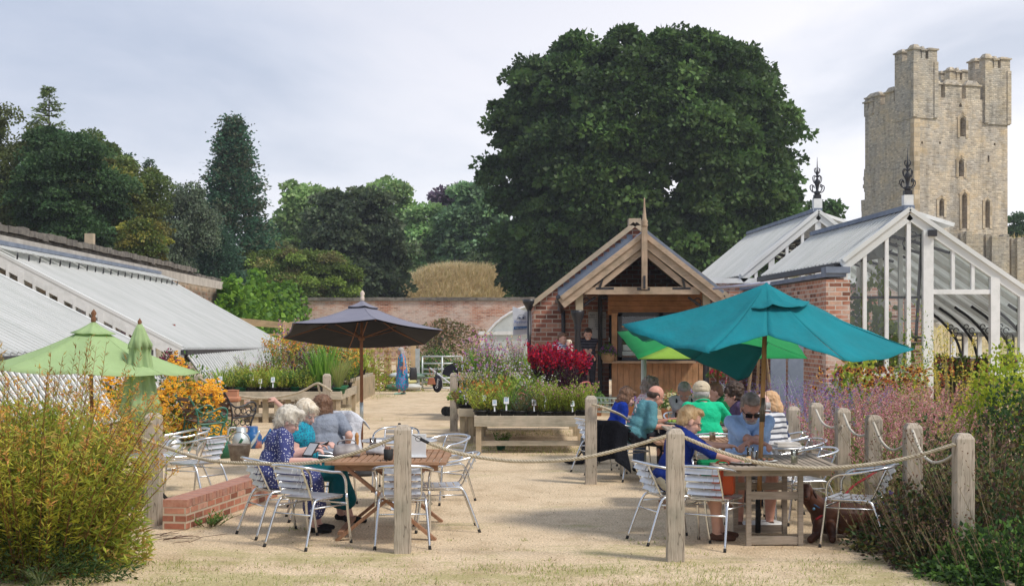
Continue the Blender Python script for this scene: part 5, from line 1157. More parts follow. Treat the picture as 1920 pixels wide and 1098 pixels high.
# yellow coneflowers
def cone(n, w_, d_, h, dens):
    def f(lv, rg):
        bush(lv, rg, dens, (0,0,0), (w_, d_, h*.93), GREEN, .07, .55, shell=.5)
        d = rdirs(rg, n); d[:, 2] = np.abs(d[:, 2])*1.1+.1; d = unit(d); k = 1+.14*np.sin(d[:, :1]*9+2)+.1*np.sin(d[:, 2:3]*13)
        P = d*np.array([w_, d_, h])*k*rg.uniform(.84, 1.05, (n, 1)); N = unit(d+np.array([0, -.5, .5])+rdirs(rg, n)*.4)
        daisies(lv, rg, P, N, .046, [(.85,.45,.02), (.8,.36,.015), (.9,.52,.03)], (.25,.08,.02))
    return f
GR = 'orange yellow coneflower clumps in front of the glasshouses'
clump('coneflower_clump', 'orange yellow coneflower clump behind the cast iron seats', 'flowers', 335, 24.5, cone(1700, .85, .6, 1.30, 3500), 51, GR)
clump('coneflower_clump', 'orange yellow coneflower clump behind the folded green parasol', 'flowers', 215, 23.0, cone(1400, .85, .6, 1.12, 3000), 52, GR)
clump('coneflower_clump', 'orange yellow coneflower clump under the open green parasol', 'flowers', 105, 21.5, cone(1200, .9, .6, 1.05, 3000), 53, GR)
clump('coneflower_clump', 'orange yellow coneflower clump at the far left edge', 'flowers', 10, 20.5, cone(1000, .8, .6, .98, 2600), 54, GR)
clump('low_shrub', 'mixed green foliage beside the rope post near the cast iron seats', 'shrub', 372, 27.5, lambda lv, rg: (bush(lv, rg, 3000, (0,0,0), (.7,.5,1.0), LIME+GREEN, .07, .5), stems(lv, rg, 14, (0,0,0), .5, 1.5, .1, 20, .05, .4, LIME, tip=PINK, tipn=8, tiph=.15, tipr=.02)), 55)
clump('climbing_plant', 'dark pink flowered climber peeping past the white glasshouse frame', 'plant', 318, 27.2, lambda lv, rg: bush(lv, rg, 900, (0,0,1.2), (.3,.25,.32), [(.2,.03,.08), (.1,.12,.04), (.35,.06,.15)], .05, .7), 56)
# vine on the left wall
def vine(lv, rg):
    n = 15000; Y = rg.uniform(62, 90.0, n); top = 4.1+.55*np.sin(Y*.9)+.4*np.sin(Y*2.3+1)+.3*np.sin(Y*.37); z = rg.uniform(.3, 1, n)**.8*np.clip(top, 2.8, 5.0); k = (np.sin(Y*1.1+.6)+np.sin(Y*2.9)*.5 > -.9) | (z < 2.9); Y, z = Y[k], z[k]; n = len(Y)
    P = np.column_stack([LWX-.034*Y+.18+.45*np.abs(rg.normal(0, .5, n))*np.clip(1.2+np.sin(Y*1.7), .3, 2), Y, z]); D = unit(rdirs(rg, n)+np.array([.8, -.5, -.6])); sz = rg.uniform(.16, .36, n); lv.kites(P, D, perp(rg, D), sz, sz*.9, pick(rg, [(.14,.28,.03), (.20,.36,.04), (.09,.20,.03)], n, .3))
lv = Leaves(); vine(lv, np.random.default_rng(57)); tag(lv.build('climbing_vine'), 'bright green vine covering the far end of the left garden wall', 'climber')
def wallclimb(lv, rg):
    n = 2600; x = rg.normal(0, 1.3, n); z = rg.uniform(0, 1, n)*(2.3-.35*np.abs(x))+.5; P = np.column_stack([x, -.2-.3*rg.uniform(0, 1, n), z]); D = unit(rdirs(rg, n)+np.array([0, -.5, -.4])); sz = rg.uniform(.08, .2, n); lv.kites(P, D, perp(rg, D), sz, sz*.8, pick(rg, [(.16,.18,.05), (.22,.16,.07), (.10,.15,.04), (.3,.22,.1)], n, .3))
clump('climbing_plant', 'thin olive and reddish climber on the back wall left of the polytunnel', 'climber', 835, 88, wallclimb, 58)
clump('mixed_planting', 'misty pink and green planting at the foot of the polytunnel', 'plants', 900, 50, lambda lv, rg: (bush(lv, rg, 5000, (0,0,0), (1.6,.8,.95), LIME+GREEN+[(.3,.3,.1)], .12, .4), stems(lv, rg, 26, (0,0,0), 1.4, 1.35, .1, 14, .1, .3, LIME, tip=PINK, tipn=4, tiph=.3, tipl=.05, tipw=.04, tipr=.04)), 59)
clump('mixed_planting', 'green shrubs behind the steel gate', 'plants', 820, 54, lambda lv, rg: bush(lv, rg, 4000, (0,0,0), (1.6,.8,1.0), GREEN+DARKG, .12, .5), 60)
clump('mixed_planting', 'tall autumn coloured border behind the bench beside the path', 'plants', 640, 46, lambda lv, rg: (bush(lv, rg, 6000, (0,0,0), (2.4,.8,1.5), LIME+YELG+[(.35,.2,.06), (.3,.1,.08)], .11, .4), stems(lv, rg, 70, (0,0,0), 2.0, 2.0, .08, 14, .1, .3, YELG, tip=ORNG+PINK, tipn=10, tiph=.35, tipl=.06, tipw=.05, tipr=.04)), 61)
clump('tall_seedhead_plant', 'tall thin plant with brown seed heads left of the trellis', 'plant', 533, 34, lambda lv, rg: stems(lv, rg, 12, (0,0,0), .2, 1.9, .06, 8, .08, .3, [(.3,.2,.1)], tip=[(.3,.12,.08), (.5,.3,.1)], tipn=20, tiph=.5, tipl=.04, tipw=.03, tipr=.03, stemcol=(.2,.08,.05), sw=.01), 62)
# right border
GR = 'pink flowered border clumps behind the right rope fence'
def persic(n=90, h=1.15, r=.5):
    def f(lv, rg):
        bush(lv, rg, 1700, (0,0,0), (r*1.1,r*1.1,h*.55), GREEN+[(.16,.2,.04), (.2,.1,.04)], .08, .35, shell=.8)
        stems(lv, rg, n, (0,0,0), r, h, .32, 9, .09, .28, GREEN+LIME, t0=.25, bend=.1, stemcol=(.2,.14,.06), tip=[(.62,.26,.28), (.70,.36,.36), (.55,.2,.24), (.72,.46,.42)], tipn=34, tiph=.28, tipl=.022, tipw=.02, tipr=.009, sw=.004, hvar=.5)
    return f
spots = [(1592, 16.6, 1.05, 'beside the second rope post from the umbrella'), (1560, 19.4, 1.15, 'left end, next to the purple sage'), (1625, 18.2, 1.2, 'left of centre, behind the slack rope'), (1665, 15.6, 1.0, 'in front, between the two middle posts'), (1680, 19.5, 1.25, 'middle, below the brown coneflowers'), (1718, 17.4, 1.15, 'middle, behind the tall middle post'), (1752, 20.0, 1.3, 'right of centre, below the glasshouse doorway'), (1770, 16.5, 1.05, 'right end, next to the green grass'), (1700, 22, 1.3, 'rearmost, at the glasshouse sill'), (1610, 21.5, 1.2, 'back, under the teal parasol corner')]
for i, (px_, Y, h, wh) in enumerate(spots): clump('pink_spike_clump', f'clump of slim dusty pink flower spikes, {wh}', 'flowers', px_, Y, persic(95, h, .5), 70+i, GR)
def sage(lv, rg):
    stems(lv, rg, 70, (0,0,0), .42, 1.5, .5, 12, .05, .3, BLUEG+[(.2,.26,.18)], t0=.1, bend=.15, stemcol=(.55,.56,.55), tip=VIO, tipn=46, tiph=.75, tipl=.02, tipw=.015, tipr=.028, sw=.005, hvar=.4)
for i, (px_, Y, wh) in enumerate(((1545, 21.0, 'nearest the brick corner of the glasshouse'), (1500, 19.8, 'right behind the striped man'), (1465, 21.5, 'under the green canopy corner'))): clump('purple_sage', f'airy violet flowered sage with pale stems, {wh}', 'flowers', px_, Y, sage, 85+i, 'violet sage clumps by the right border')
def rudb(lv, rg):
    bush(lv, rg, 2600, (0,0,0), (.7,.5,1.15), GREEN+LIME+[(.2,.16,.05)], .07, .5, shell=.6); n = 90; P = np.column_stack([rg.uniform(-.7, .7, n), rg.uniform(-.5, .2, n), rg.uniform(.85, 1.32, n)]); daisies(lv, rg, P, unit(rdirs(rg, n)+np.array([0, -.8, 1])), .05, [(.45,.12,.02), (.6,.3,.04), (.2,.06,.03)], (.05,.02,.01), 6, .45)
for i, (px_, Y, wh) in enumerate(((1590, 24, 'against the brick pier'), (1660, 24.5, 'under the white glasshouse sill'), (1705, 24.8, 'left of the glasshouse doorway'))): clump('brown_coneflower', f'brown centred coneflowers {wh}', 'flowers', px_, Y, rudb, 90+i, 'brown centred coneflowers by the glasshouse')
clump('vine_shrub', 'yellow green leafy vine climbing the glasshouse corner', 'shrub', 1605, 26.5, lambda lv, rg: bush(lv, rg, 1800, (0,0,.2), (.7,.4,1.25), YELG+LIME, .11, .8, shell=.5), 94)
clump('vine_shrub', 'small leaved climber wandering over the white glasshouse frame', 'climber', 1715, 29.5, lambda lv, rg: bush(lv, rg, 900, (0,0,.8), (.7,.15,1.6), GREEN+LIME, .06, .5, shell=1.0), 95)
clump('mullein', 'tall yellow flowering mullein spires in front of the glasshouse doorway', 'flowers', 1785, 21.5, lambda lv, rg: stems(lv, rg, 34, (0,0,0), .3, 2.15, .16, 26, .07, .35, [(.3,.32,.08), (.36,.34,.1)], t0=.1, bend=.03, tip=[(.75,.62,.06), (.7,.55,.1), (.5,.45,.1)], tipn=42, tiph=.75, tipl=.03, tipw=.028, tipr=.014, stemcol=(.35,.32,.12), sw=.008, hvar=.45), 96)
clump('green_shrub', 'bright yellow green shrub at the right edge in front of the glasshouse', 'shrub', 1885, 18.5, lambda lv, rg: bush(lv, rg, 9000, (0,0,.2), (.85,.6,1.25), [(.42,.50,.04), (.3,.42,.04), (.5,.54,.06)], .06, .7, shell=.35), 97)
clump('green_shrub', 'dark leaved shrub below the bright one at the right edge', 'shrub', 1900, 16.2, lambda lv, rg: bush(lv, rg, 7000, (0,0,0), (.8,.55,1.15), DARKG+[(.08,.12,.02)], .06, .6, shell=.4), 98)
def longgrass(lv, rg): g_grass(lv, rg, 1.05, [(.16,.28,.05), (.22,.35,.07), (.3,.38,.1)], 300, .014, .65, .7, r=.35)
for i, (px_, Y, wh) in enumerate(((1755, 15.4, 'behind the pink spikes'), (1815, 14.6, 'behind the front right post'))): clump('long_grass', f'arching long green grass {wh}', 'grass', px_, Y, longgrass, 100+i, 'arching green grasses in the right border')
def buff(lv, rg): g_grass(lv, rg, .75, [(.50,.40,.2), (.42,.34,.15), (.36,.36,.12)], 420, .005, .6, .7, r=.22)
for i, (px_, Y, wh) in enumerate(((1618, 14.9, 'left of the dark red leash'), (1672, 14.0, 'behind the leaning aluminium chair'), (1590, 16.4, 'behind the brown dog'))): clump('straw_grass', f'straw coloured feathery grass {wh}', 'grass', px_, Y, buff, 104+i, 'straw coloured grasses by the rope fence')
def darkmix(n=2600, h=.75, r=.5, tint=None):
    def f(lv, rg):
        bush(lv, rg, n, (0,0,0), (r, r*.8, h*.75), tint or (DARKG+[(.10,.06,.03), (.13,.12,.03), (.08,.05,.04)]), .05, .6, shell=.55)
        stems(lv, rg, 40, (0,0,0), r*.8, h*1.15, .4, 9, .05, .4, [(.16,.13,.04), (.12,.07,.04), (.1,.14,.04)], t0=.3, stemcol=(.26,.2,.12), sw=.004, tip=[(.2,.12,.08)], tipn=3, tiph=.05)
    return f
dm = [(1690, 12.6, .55, .45, 'beside the foot of the leaning chair'), (1745, 12.0, .62, .45, 'in front of the second right post'), (1745, 13.4, 1.0, .5, 'behind the second right post'), (1850, 12.0, 1.0, .5, 'just right of the front right post'), (1905, 11.5, .85, .5, 'at the right edge, waist high'), (1895, 13.2, 1.15, .6, 'at the right edge, tallest of the brown clumps'), (1790, 12.9, .85, .5, 'behind the front right post'), (1830, 11.15, .38, .4, 'spilling over the timber edging at the bottom right'), (1905, 10.75, .45, .45, 'in the bottom right corner'), (1770, 11.6, .36, .35, 'low, left of the front right post')]
for i, (px_, Y, h, r, wh) in enumerate(dm): clump('dark_undergrowth', f'brownish green tangled border plant {wh}', 'plant', px_, Y, darkmix(3000, h*1.22, r, (DARKG+GREEN+DARKG if i in (7, 8) else None)), 110+i, 'brownish green clumps in the right corner')
def canes(lv, rg): stems(lv, rg, 34, (0,0,0), .5, 1.3, .25, 5, .05, .3, [(.3,.26,.1)], stemcol=(.48,.38,.22), sw=.006, hvar=.5)
clump('dry_stalks', 'pale dry upright stalks behind the front right post', 'plant', 1860, 12.6, canes, 121)
clump('bellflower', 'small violet bellflowers beside the leaning chair', 'flowers', 1668, 13.1, lambda lv, rg: (bush(lv, rg, 900, (0,0,0), (.24,.2,.3), DARKG+GREEN, .05, .5), daisies(lv, rg, rg.uniform(-1, 1, (16, 3))*np.array([.22, .15, .12])+np.array([0, -.1, .38]), np.tile([[0., -.8, .6]], (16, 1)), .03, VIO, None, 5)), 122)
clump('weed_tuft', 'green dandelion weed growing against the low brick wall', 'weed', 392, 14.2, lambda lv, rg: stems(lv, rg, 26, (0,0,0), .12, .2, 1.2, 7, .07, .4, GREEN+[(.12,.22,.04)], bend=.4), 123)
clump('white_flower', 'tiny white flowers at the edge of the border by the chair leg', 'flowers', 1718, 12.25, lambda lv, rg: (stems(lv, rg, 8, (0,0,0), .08, .14, .6, 4, .04, .4, GREEN), daisies(lv, rg, rg.uniform(-1, 1, (4, 3))*np.array([.07, .05, .03])+np.array([0, -.05, .13]), np.tile([[0., -.8, .6]], (4, 1)), .028, [(.8,.8,.75)], None, 5)), 124)
# glasshouse interior plants
clump('glasshouse_climber', 'big leaved yellow green climber inside the glasshouse', 'plant', 1640, 32.5, lambda lv, rg: (bush(lv, rg, 700, (0,0,1.2), (.75,.5,1.9), [(.3,.42,.05), (.38,.5,.08), (.2,.3,.04)], .22, .75, shell=.9)), 130)
clump('glasshouse_climber', 'darker climber against the left side inside the glasshouse', 'plant', 1600, 34.5, lambda lv, rg: bush(lv, rg, 1600, (0,0,1.0), (.5,.6,1.7), GREEN, .12, .6, shell=.8), 131)
for i, (px_, Y, wh) in enumerate(((1800, 31.5, 'left'), (1845, 32.3, 'centre left'), (1885, 31.2, 'centre right'), (1925, 32, 'right'), (1765, 33.5, 'rearmost'))):
    def gera(lv, rg):
        bush(lv, rg, 1300, (0,0,0), (.42,.35,.42), GREEN+LIME+[(.3,.12,.06)], .07, .8); d = rdirs(rg, 40); d[:, 2] = np.abs(d[:, 2]); P = d*np.array([.44, .36, .45]); 
        for q in range(4): daisies(lv, rg, P+rg.normal(0, .03, P.shape), unit(d+np.array([0, -.5, 0])), .035, [(.75,.03,.03), (.8,.15,.12), (.8,.35,.35), (.7,.2,.08)], None, 5)
    o = clump('geranium', f'red and salmon geraniums on the glasshouse bench, {wh} clump', 'flowers', px_, Y, gera, 135+i, 'red geraniums on the glasshouse bench', z=.89)
def basketflowers(name, label, px, py, Y, r, cols, seed, cat='flowers', z=None, n=60, fr=.028, leaf=GREEN):
    def f(lv, rg):
        bush(lv, rg, 900, (0,0,0), (r, r*.8, r), leaf, .05, .5, shell=.6); d = rdirs(rg, n); d[:, 2] = np.abs(d[:, 2]); daisies(lv, rg, d*r*np.array([1, .8, 1.05]), unit(d+np.array([0, -.5, 0])), fr, cols, None, 5)
    p = W(px, py, Y); return clump(name, label, cat, px, Y, f, seed, z=p.z if z is None else z)
b = basketflowers('flower_basket_plant', 'purple flowers growing in the wicker basket on the kiosk counter', 1140, 664, 34.5, .22, [(.3,.1,.4), (.5,.15,.4), (.2,.08,.3)], 141, n=70)
mb = MB(); mb.lathe([(.12,0),(.16,.06),(.17,.18),(.19,.20),(.17,.21),(.15,.17),(.001,.16)], n=18); bk = mb.build('wicker_basket', mat('wicker', (.45,.30,.17), (.28,.18,.1), rough=.8, vs=60, bs=.8, bscale=90), loc=(0,0,0)); bk.location = W(1140, 677, 34.5); tag(bk, 'small wicker basket on the left end of the kiosk counter', 'basket')
for i, (px_, py, Y, r, cl, lb) in enumerate(((1258, 742, 30, .34, [(.8,.7,.3), (.75,.75,.6)], 'cream and yellow flowers in a tub before the kiosk counter'), (1300, 738, 31, .38, VIO+[(.6,.55,.75)], 'lilac flowers in a tub before the kiosk counter'), (1358, 745, 29, .5, [(.3,.3,.6), (.5,.5,.7), (.6,.2,.3)], 'blue and pink trailing flowers in a big tub near the teal parasol pole'), (1342, 712, 31, .16, RED, 'bright red flowers above the blue tub near the kiosk corner'), (1180, 745, 32, .22, VIO, 'low mauve flowers at the left foot of the kiosk counter'), (1118, 745, 32.5, .25, GREEN, 'dark foliage in the shade beside the kiosk doorway'))):
    basketflowers('tub_flowers', lb, px_, 0, Y, r, cl, 150+i, z=.28 if i not in (3,) else .95, n=110)
    if i != 3: mb = MB(); mb.lathe([(r*.45,0),(r*.62,.28),(r*.68,.28),(r*.68,.32),(.001,.30)], n=16); o = mb.build('plant_tub', terracotta); o.location = (XA(px_, Y), Y, .0); tag(o, f'terracotta tub holding the {lb.split(" in ")[0].split(" at ")[0]}', 'tub')
# loose grass on the ground
rg = np.random.default_rng(9); lv = Leaves(); Ps = []
def patch(cx, cy, rx, ry, n): Ps.append(np.column_stack([cx+rx*rg.normal(0, .5, n), cy+ry*rg.normal(0, .5, n), np.zeros(n)]))
for _ in range(420):
    Y = 10.2+1.9*rg.uniform()**1.7; X = rg.uniform(-4, 4); k = rg.uniform(.05, .22); patch(X, Y, k*2, k, int(200*k*rg.uniform(.4, 1.6)*(1.5 if X > 0 else .8)))
for _ in range(26): patch(rg.uniform(-2, 3), rg.uniform(12, 13.3), .09, .05, 14)
for a in ((-.4, 23.6, 1.0, .8, 900), (.8, 23.0, 1.2, .9, 1200), (-.9, 24.2, .4, .3, 300), (-1.6, 22.6, .3, .15, 120), (-2.0, 16.8, .3, .2, 60), (-4, 31, 1.2, .3, 500), (-4.2, 36, .4, 2.5, 500), (-3.8, 42, .5, 1.5, 500), (-3.0, 45.3, 1.4, .5, 700), (.2, 27, 1.3, .8, 900), (-2.1, 13.9, .25, .2, 60)): patch(*a)
P = np.concatenate(Ps); n = len(P); D = unit(np.column_stack([rg.normal(0, .5, n), rg.normal(0, .5, n), np.ones(n)])); lv.blades(P, D, rg.uniform(.015, .05, n)*np.where(P[:, 1] > 20, 1.8, 1), .006, pick(rg, [(.26,.32,.06), (.36,.40,.09), (.52,.46,.24), (.20,.28,.05), (.6,.52,.32)], n, .2), bend=.4, seg=2)
o = lv.build('grass_blades'); o['kind'] = 'stuff'
# pebbles and litter
rg = np.random.default_rng(10); n = 9000; Y = 10.4+rg.uniform(0, 1, n)**1.6*10; X = rg.uniform(-1, 1, n)*(.38*Y); P = np.column_stack([X, Y, np.full(n, .003)]); D = unit(np.column_stack([rg.normal(size=n), rg.normal(size=n), np.full(n, .6)])); lv = Leaves(); lv.kites(P, D, perp(rg, D), rg.uniform(.005, .014, n), .011, pick(rg, [(.6,.5,.36), (.4,.3,.2), (.7,.62,.5), (.22,.17,.12)], n, .2), mid=.5); o = lv.build('gravel_stones'); o['kind'] = 'stuff'
# ================================================================ OBJECTS
postw = wood('post_wood', (.40,.35,.29), (.52,.47,.40), 'z'); ropem = mat('hemp_rope', (.55,.48,.36), (.42,.36,.26), rough=.9, vs=25, bs=.3, bscale=120); nylon = mat('pale_rope', (.60,.56,.48), (.5,.46,.38), rough=.8, vs=30)
alu = mat('aluminium', (.78,.79,.80), (.70,.71,.72), rough=.26, metal=1.0, vs=12, bs=.05, bscale=50); alur = mat('aluminium_slat', (.80,.80,.80), (.72,.72,.72), rough=.36, metal=.95, vs=8)
rubber = mat('black_rubber', (.02,.02,.02)); 
def post(label, px, Y, ztop=1.12, w=.145, rz=0, group='timber rope fence posts', low=-.05):
    x = XA(px, Y); mb = MB(); h = ztop; c = w*.5
    b = [(-1,-1),(1,-1),(1,1),(-1,1)]; mb.v += [Vector((q[0]*c, q[1]*c, low)) for q in b]+[Vector((q[0]*c, q[1]*c, h-.04)) for q in b]+[Vector((q[0]*c*.62, q[1]*c*.62, h)) for q in b]
    for f in ((3,2,1,0), (0,1,5,4), (1,2,6,5), (2,3,7,6), (3,0,4,7), (4,5,9,8), (5,6,10,9), (6,7,11,10), (7,4,8,11), (8,9,10,11)): mb.face(f)
    o = mb.build('fence_post', postw, bevel=.006); o.location = (x, Y, 0); o.rotation_euler = (0, 0, rz); return tag(o, label, 'post', group)
post('sunlit rope post in front of the left picnic table', 755, 12.5); post('sunlit rope post in front of the woman in navy blue', 1266, 12.05)
post('rope post rising from the undergrowth at the right edge', 1806, 11.5); post('tall rope post beside the low brick wall and left corner plants', 288, 14.3, w=.155)
post('right border rope post nearest the front corner post', 1711, 12.75, 1.12); post('right border rope post behind the leaning chair', 1638, 13.95); post('right border rope post half hidden by pink spikes', 1580, 15.2); post('right border rope post with brown coneflowers at its foot', 1530, 16.3); post('right border rope post farthest away, behind the violet sage', 1487, 17.4, 1.02)
post('rope post standing alone in the gravel beside the pushchair', 851, 27.5, 1.13); post('rope post wrapped in rope at the right end of the left bench', 613, 27.3); post('rope post beside the orange coneflowers', 372, 27.3); post('rope post at the right end of the front nursery bench', 1108, 18.1)
post('rough post with a slack rope behind the tall left post', 262, 16.5, .95, .12)
def rope(label, pts, r=.0145, m=None, strands=True, sag=True, k=14, grp='ropes of the fence'):
    P = smoothcurve(pts, k); m = m or ropem; mb = MB()
    if strands:
        cum = [0]; 
        for i in range(1, len(P)): cum.append(cum[-1]+(P[i]-P[i-1]).length)
        n = int(cum[-1]/.012); Q = []; j = 0
        for i in range(n+1):
            d = cum[-1]*i/n
            while j < len(cum)-2 and cum[j+1] < d: j += 1
            Q.append(P[j].lerp(P[j+1], (d-cum[j])/(cum[j+1]-cum[j])))
        for s_ in range(3):
            R3 = []
            for i, p in enumerate(Q):
                t_ = (Q[min(i+1, n)]-Q[max(i-1, 0)]).normalized(); a = t_.cross(Vector((0,0,1))); a = a.normalized() if a.length > .01 else Vector((1,0,0)); b = a.cross(t_); an = 2*math.pi*(s_/3-cum[-1]*i/n/.085); R3.append(p+(a*math.cos(an)+b*math.sin(an))*r*.55)
            mb.tube(R3, r*.58, 5)
    else: mb.tube(P, r, 8)
    o = mb.build('rope', m, loc=P[0]); return tag(o, label, 'rope', grp)
rope('thick twisted rope sagging from the tall left post to the post before the left table', [W(246, 812, 13.6), W(300, 834, 13.6), W(390, 862, 13.2), W(480, 868, 12.9), W(570, 868, 12.7), W(660, 850, 12.55), W(745, 818, 12.45)], .016)
rope('thick twisted rope sagging low between the two front posts', [W(804, 830, 12.4), W(860, 849, 12.35), W(940, 862, 12.3), W(1010, 864, 12.2), W(1090, 858, 12.1), W(1170, 840, 12.05), W(1249, 817, 12.0)], .016)
rope('thick twisted rope from the navy woman\'s post to the right edge post', [W(1280, 818, 12.0), W(1350, 846, 11.95), W(1430, 868, 11.9), W(1530, 877, 11.8), W(1630, 870, 11.7), W(1710, 856, 11.6), W(1792, 832, 11.45)], .016)
mb = MB(); mb.tube([W(773, 814, 12.43), W(787, 822, 12.42)], .004, 6); mb.tube(smoothcurve([W(785+6*math.cos(a), 822+5*math.sin(a), 12.42) for a in np.linspace(0, 5.9, 8)], 2), .0025, 5); mb.tube([W(788, 822, 12.42), W(806, 831, 12.4)], .014, 8); tag(mb.build('rope_clip', rubber, loc=W(790, 822, 12.42)), 'black and steel clip joining the low rope to the left table post', 'clip')
rope('rope looped down from the hole in the tall left post', [W(283, 790, 14.2), W(281, 815, 14.5), W(272, 850, 15.5), W(258, 868, 16.0), W(250, 872, 16.3)], .015)
rope('rope draped along the left bench ending in a knot on its corner post', [W(374, 708, 27.2), W(400, 723, 27.2), W(440, 740, 27.2), W(500, 746, 27.2), W(560, 735, 27.2), W(592, 719, 27.15), W(605, 722, 27.1), W(622, 733, 27.1)], .022, k=10)
rope('short end of rope hanging off the corner post of the left bench', [W(596, 720, 27.15), W(600, 735, 27.15), W(607, 744, 27.15)], .022, k=8)
rope('rope from the bench corner post running behind the boy in blue', [W(1110, 757, 18.0), W(1135, 765, 18.0), W(1165, 778, 18.6), W(1180, 790, 19)], .016, k=8)
for i, (a, b, sx, wh) in enumerate(((W(1530, 768, 16.2), W(1580, 798, 15.1), 800, 'nearest the violet sage'), (W(1582, 776, 15.1), W(1638, 806, 13.9), 816, 'half hidden by pink spikes'), (W(1638, 792, 13.85), W(1711, 815, 12.7), 843, 'behind the leaning chair'), (W(1711, 806, 12.65), W(1790, 850, 11.6), 866, 'nearest the right edge post'))):
    m_ = (a+b)/2; m_.z = EYE+(HOR-sx)*m_.y/FPX; q = a.lerp(m_, .45); q.z = a.z+(m_.z-a.z)*.75; q2 = m_.lerp(b, .55); q2.z = m_.z+(b.z-m_.z)*.35; rope(f'slack pale rope of the right border fence, {wh}', [a, q, m_, q2, b], .013, nylon, strands=False, k=8)
# edging timbers
tw = wood('edging_timber', (.34,.27,.2), (.45,.37,.28), 'y')
for i, (p0, p1, wh) in enumerate((((3.77, 15.8), (3.72, 13.2), 'behind the leaning chair'), ((3.74, 13.1), (3.66, 10.4), 'at the bottom right corner'), ((3.5, 18.6), (3.72, 15.9), 'behind the dog'))):
    mb = MB(); mb.beam((p0[0], p0[1], .04), (p1[0], p1[1], .04), .05, .12); tag(mb.build('timber_edging', tw, loc=((p0[0]+p1[0])/2, (p0[1]+p1[1])/2, 0), bevel=.004), f'low timber edging board {wh}', 'edging', 'timber edging boards of the right border')
# low brick wall
lowbrick = brickmat('low_wall_brick', [(.42,.17,.11), (.52,.25,.17), (.55,.33,.25)], (.50,.40,.30), .225, .075, .012, dark=.55, bumpd=.012)
t = thing('low_brick_wall', 'low red brick terrace wall ending beside the tall left rope post', 'wall', (-3.3, 13.9, 0), R(-9))
mb = MB(); mb.box((0, 1.4, .10), (.24, 2.8, .24)); mb.build('wall', lowbrick, t, uv=True)
mb = MB(); random.seed(2)
for i in range(37): mb.box((random.uniform(-.004, .004), .04+i*.0755, .259), (.245, .068, .073), Matrix.Rotation(random.uniform(-.02, .02), 3, 'Z'), i % 3)
mb.build('coping_bricks', [mat('coping_brick_a', (.40,.17,.11), (.5,.27,.19), vs=20, bs=.3), mat('coping_brick_b', (.34,.14,.10), (.45,.24,.18), vs=20, bs=.3), mat('coping_brick_c', (.46,.24,.17), (.36,.2,.15), vs=20, bs=.3)], t)
mb = MB(); mb.box((0, 1.4, .235), (.20, 2.78, .05)); mb.build('mortar_bed', mat('mortar', (.48,.40,.30), (.4,.33,.25), rough=.95, vs=30), t)
# ---- chairs
def make_chair():
    t = thing('cafe_chair', 'x', 'chair')
    legs = [[(-.25,.25,0), (-.245,.225,.30), (-.24,.21,.46)], [(.25,.25,0), (.245,.225,.30), (.24,.21,.46)]]
    for s in (-1, 1):
        mb = MB(); mb.tube(smoothcurve([(s*.255,.27,0), (s*.25,.235,.25), (s*.245,.215,.47)], 4), .0125, 8); l = mb.build('leg', alu, t); q = MB(); q.tube([(s*.2555,.272,-.002), (s*.255,.268,.03)], .0145, 8); q.build('rubber_foot', rubber, l)
        mb = MB(); mb.tube(smoothcurve([(s*.19,.20,.425), (s*.20,.0,.43), (s*.205,-.13,.43), (s*.21,-.19,.40), (s*.225,-.25,.26), (s*.245,-.345,0)], 5), .0125, 8); l = mb.build('leg', alu, t); q = MB(); q.tube([(s*.2455,-.347,-.002), (s*.243,-.335,.03)], .0145, 8); q.build('rubber_foot', rubber, l)
    mb = MB(); arm = [(-.245,.215,.46), (-.248,.20,.58), (-.262,.12,.655), (-.272,-.02,.675), (-.262,-.16,.70), (-.21,-.29,.728), (-.11,-.345,.742), (0,-.36,.746)]
    full = arm+[(-x, y, z) for x, y, z in arm[-2::-1]]; mb.tube(smoothcurve(full, 5), .0135, 8); mb.build('arm_frame', alu, t)
    mb = MB(); bp = lambda x, z: (x, -.165-(z-.42)*.47, z)
    mb.tube(smoothcurve([bp(-.165,.735), bp(-.17,.6), bp(-.165,.47), (-.14,-.15,.432), (0,-.145,.43), (.14,-.15,.432), bp(.165,.47), bp(.17,.6), bp(.165,.735)], 4), .010, 6)
    mb2 = MB()
    for z in (.50, .565, .63, .695):
        c = Vector(bp(0, z)); Mx = Matrix.Rotation(-.44, 3, 'X')
        for j in range(6):
            x0 = -.165+.055*j; xm = x0+.0275; bow = -.018*(1-(xm/.165)**2); mb2.box(c+Vector((xm, bow, 0)), (.0555, .004, .052), Mx @ Matrix.Rotation(-xm*.25, 3, 'Z'))
    mb.build('back_frame', alu, t); mb2.build('backrest', alur, t)
    mb = MB()
    for i in range(6): mb.box((0, .20-.068*i, .445-.006*math.sin(i*.6)), (.40, .058, .006))
    mb.build('seat', alur, t)
    mb = MB(); mb.tube(smoothcurve([(-.20,-.15,.432), (-.205,.0,.432), (-.20,.18,.432), (-.17,.225,.432), (0,.23,.432), (.17,.225,.432), (.20,.18,.432), (.205,0,.432), (.20,-.15,.432)], 4), .010, 6); mb.build('seat_frame', alu, t)
    mb = MB(); mb.tube([(-.245,.225,.37), (.245,.225,.37)], .009, 6); mb.tube([(-.222,-.235,.30), (.222,-.235,.30)], .009, 6); mb.each('stretcher', alu, t)
    for s in (-1, 1): mb = MB(); mb.tube([(s*.246,.222,.36), (s*.215,-.21,.36)], .008, 6); mb.build('stretcher', alu, t)
    return t
chair0 = make_chair(); cused = [0]
def chair(x, y, rz, label, group='aluminium cafe chairs', z=0):
    if not cused[0]: cused[0] = 1; chair0.location = (x, y, z); chair0.rotation_euler = (0, 0, R(rz)); return tag(chair0, label, 'chair', group)
    return dup(chair0, (x, y, z), R(rz), label, group)
chair(-2.22, 13.62, -58, 'aluminium chair the woman in the spotted navy dress sits on')
chair(-1.84, 12.98, -33, 'empty aluminium chair with its back to us at the left table')
